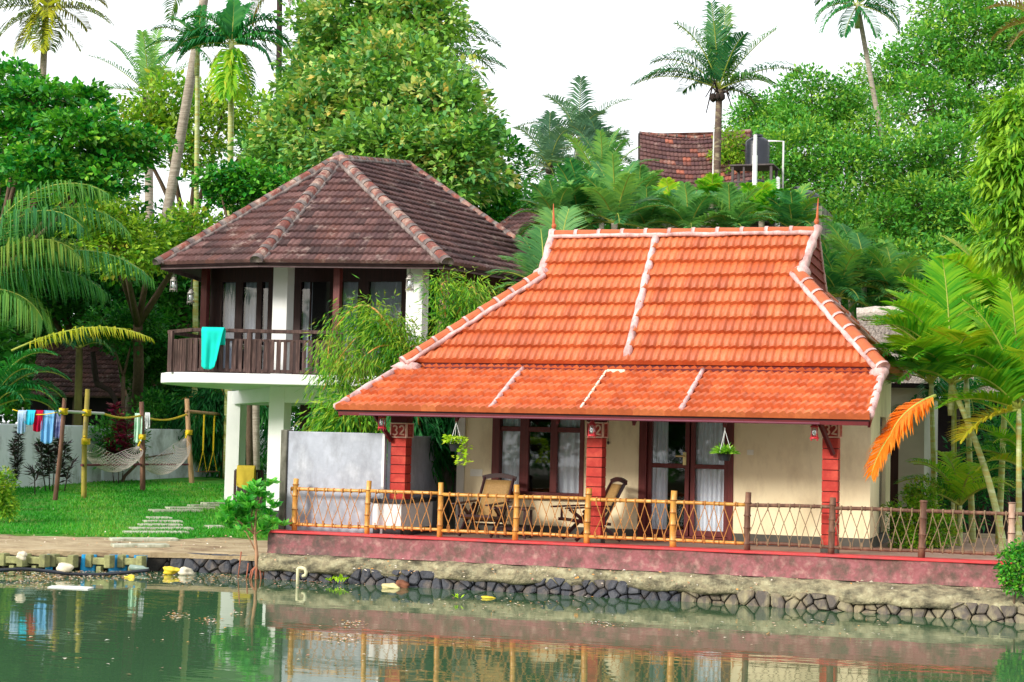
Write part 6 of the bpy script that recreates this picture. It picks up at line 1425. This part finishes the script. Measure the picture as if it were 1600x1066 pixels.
palm('areca_palm', 'areca palm with slender upright stem at the right edge', gt(1592, 26.0), PD(1592, 640, 26.4),
     [(212, 60, 1.59, 1.4), (204, 45, 1.46, 1.3), (190, 20, 1.34, 1.0), (120, 75, 1.83, .9), (60, 75, 1.83, .9), (0, 55, 1.59, 1.3), (90, 85, 2.07, .5), (210, 60, 1.59, 1.4), (270, 65, 1.46, 1.5), (185, 80, 1.95, .9)],
     lm_areca, m_arecatrunk, .045, .56, .042, 102, AR, shaft=.45, k=54, hang=.25, vee=.35, extra=[([(195, -10, 1.1, .8)], lm_yel, 'yellow_frond')])
palm('areca_palm', 'taller areca palm behind, its fronds crossing the upper right edge', gt(1560, 28.5), PD(1575, 520, 28.5),
     [(212, 40, 1.71, 1.5), (206, 62, 1.95, 1.2), (150, 75, 1.95, .9), (90, 84, 2.07, .4), (60, 76, 1.95, .7), (10, 60, 1.83, 1.1), (200, 20, 1.46, 1.2), (0, 30, 1.59, 1.2), (230, 60, 1.59, 1.4), (175, 84, 2.07, .7)],
     lm_areca, m_arecatrunk, .05, .62, .042, 103, AR, shaft=.5, k=56, hang=.3, vee=.35)
palm('areca_palm', 'areca palm with many upright arching fronds beside the thatched roof', gt(1520, 28.8), PD(1510, 590, 28.8),
     [(214, 56, 1.95, 1.3), (206, 72, 2.07, 1.0), (130, 80, 2.2, .7), (90, 86, 2.2, .4), (50, 78, 2.2, .7), (15, 66, 1.95, 1.1), (190, 40, 1.71, 1.4), (0, 44, 1.83, 1.3), (230, 66, 1.83, 1.4), (300, 66, 1.71, 1.4), (180, 20, 1.46, 1.1)],
     lm_areca, m_arecatrunk, .05, .6, .042, 104, AR, shaft=.4, k=56, hang=.3, vee=.35)
palm('areca_palm', 'low areca palm spreading in the shade under the taller ones', gt(1500, 27.8), PD(1500, 790, 27.8), [(170, 50, 1.16, 1.6), (190, 70, 1.22, 1.6), (20, 50, 1.1, 1.6), (350, 70, 1.1, 1.6), (270, 60, 1.1, 1.7), (90, 70, 1.22, 1.2), (120, 60, 1.22, 1.3), (60, 60, 1.22, 1.3), (200, 30, 1.1, 1.2), (310, 45, 0.98, 1.4)], lm_areca, m_arecatrunk, .04, .34, .026, 105, AR, k=34, boots=False, hang=.4)
palm('areca_palm', 'deep green shaded areca palm hanging before the dark shed', gt(1490, 30.4), PD(1490, 640, 30.4), [(200, 30, 1.46, 2.0), (230, 50, 1.46, 2.3), (270, 40, 1.46, 2.2), (310, 50, 1.46, 2.2), (340, 30, 1.46, 2.0), (180, 60, 1.46, 1.9), (0, 60, 1.46, 1.9), (90, 70, 1.46, 1.2)], lm_arecaD, m_arecatrunk, .045, .45, .03, 106, AR, k=40, boots=False, hang=.8)
palm('areca_palm', 'areca palm at the far right behind the fence end', gt(1610, 27.4), PD(1612, 740, 27.4), [(180, 60, 1.46, 1.5), (170, 40, 1.34, 1.5), (190, 75, 1.59, 1.3), (200, 30, 1.22, 1.4), (90, 80, 1.59, .6), (0, 60, 1.34, 1.3), (270, 60, 1.22, 1.6), (220, 55, 1.34, 1.6)], lm_areca, m_arecatrunk, .045, .4, .03, 107, AR, k=40, boots=False, hang=.35)
palm('areca_palm', 'leafy areca palm between the grey annex and the thick leaning stem', gt(1462, 28.6), PD(1455, 600, 28.6),
     [(214, 50, 1.5, 1.6), (205, 70, 1.6, 1.3), (230, 62, 1.4, 1.7), (180, 40, 1.3, 1.4), (0, 60, 1.4, 1.5), (330, 55, 1.4, 1.6), (90, 84, 1.6, .6), (60, 72, 1.6, 1.0), (130, 74, 1.6, 1.0), (270, 66, 1.4, 1.7), (300, 50, 1.3, 1.6)], lm_areca, m_arecatrunk, .045, .58, .042, 108, AR, shaft=.4, k=56, hang=.35, vee=.3)
palm('areca_palm', 'areca palm crowding the right edge above the fence', gt(1640, 27.8), PD(1628, 590, 27.8),
     [(180, 60, 1.7, 1.4), (200, 66, 1.7, 1.4), (214, 45, 1.6, 1.4), (170, 75, 1.8, 1.0), (150, 60, 1.6, 1.2), (225, 70, 1.6, 1.6), (190, 30, 1.4, 1.2), (90, 80, 1.7, .8), (0, 50, 1.5, 1.5)], lm_areca, m_arecatrunk, .045, .58, .042, 109, AR, shaft=.4, k=56, hang=.35, vee=.3)
tree('shade_bush', 'dark leafy bush in the shade before the thatched shed', 'bush', [(1530, 740, 31.3, 40, 60), (1480, 790, 31.2, 40, 50), (1580, 700, 31.3, 40, 80)], .14, .3, lm_arecaD, dens=170, trunk=(1530, 31.4), tr=.04, clump=.28, seed=29, z0=ZD-.1)  # dark leaf colours paint in the shaded backdrop behind the palms
# single yellow spear leaf above the thatch
m = MB(); a, b2 = PD(1492, 520, 29.5), PD(1486, 432, 29.5); m.tube([gt(1494, 29.5), a, b2, PD(1484, 424, 29.4)], [.02, .018, .012, .004], 6)
r_ = np.random.default_rng(5); c_ = PD(1486, 470, 29.5); V0, f4, f3, mm, A = frond(c_, view_az(178), math.radians(28), .55, 1.1, None, .13, r_, k=22, w_=.03, hang=.6)
o = tag(m.build('areca_spear', m_rach, smooth=True), 'bare upright stem with one orange drooping leaf above the thatch', 'palm shoot')
q = np_mesh('orange_leaf', V0, np.concatenate([f4.ravel(), f3.ravel()]), np.concatenate([np.full(len(f4), 4), np.full(len(f3), 3)]), lm_orange, np.repeat(r_.random(mm), 5)); setpar(q, o)

# ---- cordylines and small plants at the garden wall
def strap_plant(name, label, stems, n, L, W, mat, seed, stem_mat=None, cat='plant', group=None, zz=None, up=.4, thick=.012):
    """stems: list of [(px,py,D) ...] polylines from ground up; strap leaves all along the upper part"""
    r = np.random.default_rng(seed); P, Dd = [], []; m = MB(); b0 = None
    for st in stems:
        pts = [PD(*q) for q in st]; pts[0][2] = zz if zz is not None else gz(pts[0][0], pts[0][1])
        if b0 is None: b0 = pts[0]
        m.tube(pts, [thick*(1.3-.6*i/len(pts)) for i in range(len(pts))], 6); A = np.array(pts); k = len(A)-1
        nn = n//len(stems); t = r.uniform(.3, 1, nn)*k*.999; i = t.astype(int); f = (t-i)[:, None]
        P.append(A[i]*(1-f)+A[i+1]*f); a = r.uniform(0, 6.28, nn); Dd.append(unit(np.stack([np.cos(a), np.sin(a), r.uniform(-.3, 1, nn)*up*2], 1)))
    P = np.concatenate(P); Dd = np.concatenate(Dd); k = len(P); root = empty(name, b0, label, cat, group)
    Nn = unit(np.array([0, 0, 1.])+r.normal(0, .4, (k, 3)))
    leafobj('foliage', P, Dd, Nn, L*r.uniform(.6, 1.2, k), W*r.uniform(.7, 1.2, k), mat, r.random(k), root, wide=.45); m.build('stems', stem_mat or m_barkD, root)
strap_plant('cordyline', 'dark green leafy column plant at the left in front of the white wall', [[(22, 775, 44), (28, 720, 44), (30, 668, 44)], [(22, 775, 44), (24, 740, 44), (22, 690, 44)]], 420, .2, .05, lm_cord, 1, group='dark plants along the garden wall')
strap_plant('cordyline', 'dark purple bushy plant left of the first pole', [[(72, 768, 45), (66, 730, 45), (62, 690, 45)], [(78, 768, 45), (76, 720, 45), (72, 688, 45)], [(82, 768, 45), (86, 720, 45), (92, 686, 45)], [(84, 768, 44.6), (96, 730, 44.6), (104, 690, 44.6)]], 620, .26, .06, lm_cord, 2, group='dark plants along the garden wall')
strap_plant('cordyline', 'small spiky dark rosette low on the lawn edge', [[(55, 770, 42.4), (54, 745, 42.4), (53, 735, 42.4)]], 60, .34, .04, lm_cord, 3, up=.7, group='dark plants along the garden wall')
strap_plant('cordyline', 'maroon leaved cordyline behind the first hammock', [[(185, 765, 50.2), (186, 690, 50.2), (180, 632, 50.2)], [(190, 765, 50.2), (195, 700, 50.2), (200, 655, 50.2)], [(178, 765, 50.2), (174, 720, 50.2), (172, 690, 50.2)]], 480, .34, .075, lm_red, 4)
strap_plant('cordyline', 'thin dark plant leaning right beside the second pole', [[(100, 772, 44.6), (106, 740, 44.6), (116, 716, 44.6)]], 46, .3, .05, lm_cord, 5, up=.7)
tree('wall_bush', 'dark green bush hiding the garden wall behind the hammocks', 'bush', [(172, 690, 50.6, 22, 36), (200, 690, 51.2, 22, 40), (240, 645, 54, 24, 30), (345, 700, 56, 20, 40)], .16, .35, lm_dark, dens=170, trunk=(185, 51), tr=.05, clump=.3, seed=26)
tree('tree_with_bent_trunk', 'tree with a dark crooked trunk bending before the hut roof', 'tree', [(170, 520, 54, 40, 24), (215, 510, 54, 40, 30)], .18, .5, lm_dark, dens=140, trunk=(196, 54), tr=.08, clump=.4, seed=27)
m = MB(); m.tube([PD(186, 690, 54), PD(180, 625, 54), PD(172, 610, 54), PD(152, 600, 54), PD(148, 580, 54), PD(145, 550, 54)], [.08, .08, .09, .1, .1, .08], 8); o = m.build('bent_branch', m_barkD, smooth=True)
tag(o, 'dark crooked bare branch in front of the hut roof', 'branch')
tree('yellow_bush', 'yellowing bush at the bottom left corner of the lawn', 'bush', [(-4, 768, 33, 18, 34), (2, 790, 33, 14, 20)], .09, .45, lm_mid, dens=700, trunk=(-6, 33), tr=.02, clump=.18, seed=28)
# ---- mangrove sapling at the water
mr = PZ(402, 905, 0)
mg = empty('mangrove_sapling', mr, 'young mangrove with stilt roots and glossy green leaf clusters at the bank corner', 'plant')
Dm = mr@F; m = MB()
b = PD(402, 898, Dm); forks = [PD(401, 865, Dm), PD(398, 835, Dm)]
m.tube([b-np.array([0, 0, .1]), forks[0], forks[1], PD(400, 800, Dm), PD(408, 775, Dm)], [.04, .028, .024, .016, .008], 7)
m.tube([forks[1], PD(392, 818, Dm), PD(395, 790, Dm+.1), PD(384, 780, Dm+.1)], [.018, .014, .01, .006], 6)
m.tube([forks[1], PD(380, 820, Dm-.1), PD(365, 808, Dm-.1), PD(356, 795, Dm)], [.018, .013, .01, .006], 6)
m.tube([forks[1], PD(416, 824, Dm), PD(424, 815, Dm)], [.014, .01, .005], 6)
m.tube([forks[0], PD(385, 832, Dm), PD(368, 820, Dm)], [.012, .01, .007], 6)
m.build('stem', pm('tan mangrove bark', S(196, 150, 116), S(160, 116, 88), 5, .8, .4), mg, smooth=True)
m = MB(); rd = random.Random(2)
for k in range(9):
    a = k*.7; d_ = np.array([math.cos(a)*.16, math.sin(a)*.12, 0]); m.tube([b+np.array([0, 0, .12+.05*rd.random()]), b+d_*.6+np.array([0, 0, .06]), b+d_+np.array([0, 0, -.2])], [.016, .013, .01], 5)
for px, py in ((388, 880), (377, 862)): c = PD(px, py, Dm); m.tube([c, c+np.array([-.02, 0, -.2]), np.array([c[0]-.05, c[1], -.1])], [.012, .01, .01], 5)
m.build('stilt_roots', pm('reddish root bark', S(180, 110, 84), S(150, 90, 70), 5, .8, .3), mg, smooth=True)
r_ = np.random.default_rng(9); Ps, Ds = [], []
for (px, py, s, n) in ((408, 772, 24, 70), (380, 776, 16, 40), (394, 790, 22, 70), (360, 795, 20, 60), (372, 806, 22, 70), (424, 815, 16, 40), (414, 822, 12, 30), (352, 808, 12, 24), (398, 760, 12, 24), (422, 786, 14, 26), (386, 812, 14, 30)):
    c = PD(px, py+4, Dm+r_.uniform(-.15, .15)); n = n*2; k = n; 
    nr = max(2, n//12)
    for j in range(nr):
        cc = c+r_.normal(0, s*Dm/FPX*.42, 3); kk = n//nr; a = np.arange(kk)*2.4+r_.uniform(0, 6)
        Ds.append(unit(np.stack([np.cos(a), np.sin(a), r_.uniform(.1, 1.3, kk)], 1))); Ps.append(np.repeat(cc[None], kk, 0))
P = np.concatenate(Ps); Dd = np.concatenate(Ds); k = len(P); Ln = r_.uniform(.10, .18, k)
leafobj('foliage', P, Dd, unit(np.array([0, -.5, 1.])+r_.normal(0, .45, (k, 3))), Ln, Ln*.46, lm_mang, r_.random(k), mg, wide=.55)

# ================================================================== LITTER AND SMALL THINGS AT THE WATER
def blobthing(name, label, cat, px, py, z, r, mat, seed, rough=.3, group=None, sub=3):
    p = PZ(px, py, z); m = MB(); m.blob((p[0], p[1], z+r[2]*.3), r, seed, rough, sub); return tag(m.build(name, mat, smooth=True), label, cat, group)
m_foam = pm('dirty white foam', S(232, 222, 200), S(206, 192, 166), 9, .85, .4, 30); m_ybag = pm('yellow plastic bag', S(240, 214, 60), S(220, 190, 60), 9, .5, .3, 20); m_husk = pm('coconut husk', S(140, 90, 66), S(104, 66, 50), 8, .9, .6, 30)
m_bott = pm('dull plastic bottle', S(150, 170, 160), S(120, 140, 130), 4, .3, 0)
blobthing('foam_lump', 'rounded dirty white foam lump stranded at the bank between mossy blocks', 'foam', 102, 890, .1, (.13, .08, .08), m_foam, 1, .15)
blobthing('plastic_bag', 'crumpled yellow plastic bag at the right end of the bank litter', 'plastic bag', 268, 893, .05, (.14, .08, .06), m_ybag, 2)
blobthing('foam_lump', 'pale foam chunk beside the yellow bag', 'foam', 288, 896, .02, (.14, .1, .07), m_foam, 3)
blobthing('plastic_bag', 'small bright yellow scrap floating in front of the blocks', 'plastic bag', 204, 903, 0, (.09, .06, .03), m_ybag, 4)
blobthing('foam_lump', 'white crumpled litter on top of the leftmost mossy block', 'litter', 34, 870, .3, (.08, .06, .06), m_foam, 5)
blobthing('foam_lump', 'greyish foam lump under the first blue sheet', 'foam', 99, 899, 0, (.13, .08, .05), m_foam, 6)
blobthing('coconut_husk', 'broken brown coconut husk half afloat by the stones', 'coconut husk', 628, 918, 0, (.14, .09, .07), m_husk, 7)
blobthing('foam_lump', 'cream coloured lump floating beside the coconut husk', 'foam', 611, 919, .0, (.12, .08, .06), pm('cream husk flesh', S(236, 220, 160), None, 8, .6, .2), 8)
blobthing('yellow_leaf', 'curled yellow leaf floating below the stone wall', 'leaf', 763, 935, 0, (.1, .06, .025), m_ybag, 9)
m = MB(); p = PZ(110, 918, .012); m.add([(p[0]-.3, p[1]-.12, .012), (p[0]+.32, p[1]-.06, .014), (p[0]+.28, p[1]+.16, .02), (p[0]-.05, p[1]+.22, .016), (p[0]-.34, p[1]+.06, .02), (p[0]-.3, p[1]-.12, .002), (p[0]+.32, p[1]-.06, .002), (p[0]+.28, p[1]+.16, .002), (p[0]-.05, p[1]+.22, .002), (p[0]-.34, p[1]+.06, .002)], [(0, 1, 2, 3, 4), (9, 8, 7, 6, 5)]+[(i, 5+i, 5+(i+1) % 5, (i+1) % 5) for i in range(5)])
tag(m.build('foam_sheet', m_pipe), 'flat white foam sheet floating off the bank', 'foam sheet')
for (px, py, lab) in ((157, 883, 'plastic bottle lying at the bank before the blue sheet'), (217, 886, 'greenish plastic bottle between the two right mossy blocks')):
    p = PZ(px, py+6, .03); m = MB(); m.tube([(p[0]-.17, p[1], .08), (p[0]-.15, p[1], .08), (p[0]+.07, p[1], .07), (p[0]+.12, p[1], .07), (p[0]+.17, p[1], .07)], [.03, .045, .045, .018, .018], 10); tag(m.build('plastic_bottle', m_bott, smooth=True), lab, 'bottle', 'bottles at the bank')
p = PZ(470, 912, 0); x, y = p[0], p[1]-.12; m = MB(); m.tube([(x, y, -.1), (x, y, .2), (x, y, .235)], .024, 10); m.tube([(x+.0, y, .235), (x+.06, y, .25)], .024, 10)
m.tube([(x+.04, y, .25), (x+.11, y, .24), (x+.135, y+.01, .19), (x+.12, y+.02, .14), (x+.07, y+.03, .12)], .026, 10); tag(m.build('drain_pipe', pm('stained cream pipe', S(232, 226, 190), S(206, 196, 150), 5, .5, .1), smooth=True), 'white hooked drain pipe rising from the water below the pink wall', 'pipe')
p = PZ(433, 893, .1); m = MB(); m.blob((p[0]+.02, p[1]+.12, .16), (.34, .2, .24), 6, .08); tag(m.build('corner_boulder', m_conc, smooth=True), 'rounded mossy cement boulder at the left corner of the terrace wall', 'boulder')
m = MB(); x0 = PZ(-20, 893, .06); x1 = PZ(240, 893, .06); m.tube([x0+(x1-x0)*t+np.array([0, .06*math.sin(t*9)-.15, .04*math.sin(t*7)]) for t in np.linspace(0, 1, 14)], .03, 6); tag(m.build('black_hose', m_black, smooth=True), 'black hose lying along the bank under the mossy blocks', 'hose')
def sprig(label, px, py, n, s, seed):
    p = PZ(px, py, 0); r = np.random.default_rng(seed); a = r.uniform(0, 6.28, n); Dd = unit(np.stack([np.cos(a), np.sin(a), r.uniform(.4, 1.6, n)], 1)); P = np.array([p[0], p[1], .05])+r.normal(0, s*.4, (n, 3))*np.array([1, .4, .4])
    o = leafobj('water_sprig', P, Dd, unit(np.array([0, -.3, 1.])+r.normal(0, .4, (n, 3))), np.full(n, s), np.full(n, s*.5), lm_lime, r.random(n)*.5); tag(o, label, 'plant', 'sprigs at the water')
sprig('little bright green sprig at the waterline right of the drain pipe', 518, 913, 9, .09, 1); sprig('bright green leafy sprig beside the smaller one below the pink wall', 535, 914, 12, .1, 2); sprig('tiny green sprig afloat left of the yellow leaf', 713, 940, 7, .08, 3)
# small litter: leaves, petals and scraps that nobody could count
r_ = np.random.default_rng(77); pts = []
for (cx, cy, sx, sy, n) in ((120, 899, 130, 5, 800), (60, 906, 70, 8, 300), (330, 904, 70, 6, 260), (275, 963, 18, 3, 46), (325, 971, 18, 3, 30), (550, 974, 22, 3, 44), (535, 998, 34, 4, 60), (500, 912, 60, 7, 120), (790, 945, 140, 8, 90), (1250, 980, 180, 10, 70), (930, 975, 40, 3, 30), (370, 960, 10, 2, 14), (600, 990, 260, 40, 46), (200, 1000, 200, 40, 26)):
    for _ in range(n): pts.append(PZ(cx+r_.normal(0, sx*.6), max(893, cy+r_.normal(0, sy)), .008))
P = np.array(pts); P = P[P[:, 1] < 24.9+0*P[:, 1]] if False else P
bk_ = np.array([bank_y(q[0])-.1 if q[0] < -12 else 24.4 for q in P]); P[:, 1] = np.minimum(P[:, 1], bk_); k = len(P); a = r_.uniform(0, 6.28, k)
m_lit = leafmat('leaf and petal litter', [G(214, 190, 150), G(236, 226, 210), G(190, 140, 90), G(226, 160, 80), G(240, 236, 226), G(150, 130, 90), G(220, 150, 140)], .1, .7)
o = leafobj('floating_litter', P, np.stack([np.cos(a), np.sin(a), r_.uniform(-.02, .1, k)], 1), np.tile([0., 0, 1.], (k, 1)), r_.uniform(.02, .075, k), r_.uniform(.012, .05, k), m_lit, r_.random(k)); tag(o, 'small floating leaves, petals and scraps scattered on the water along the bank', 'litter', kind='stuff')
# fallen leaves and shells on bank and lawn
pts = []
for _ in range(260):
    x = r_.uniform(-24, -12); y = bank_y(x)+r_.uniform(0, 4)**1.0; pts.append((x, y, gz(x, y)+.05))
for _ in range(60):
    x = r_.uniform(-26, -16); y = r_.uniform(32, 44); pts.append((x, y, gz(x, y)+.08))
for _ in range(260):
    x = r_.uniform(-12, -1); pts.append((x, 24.42-.1*r_.random(), r_.uniform(.2, .42)))
P = np.array(pts); k = len(P); a = r_.uniform(0, 6.28, k)
o = leafobj('fallen_leaves', P, np.stack([np.cos(a), np.sin(a)*.5, r_.uniform(-.1, .3, k)], 1), unit(np.array([0, -.5, 1.])+r_.normal(0, .3, (k, 3))), r_.uniform(.02, .06, k), r_.uniform(.015, .04, k), m_lit, r_.random(k)); tag(o, 'dry leaves and shell specks lying on the bank, lawn and wall ledge', 'litter', kind='stuff')
print('leaves', NLEAF[0], 'objects', len(bpy.data.objects))
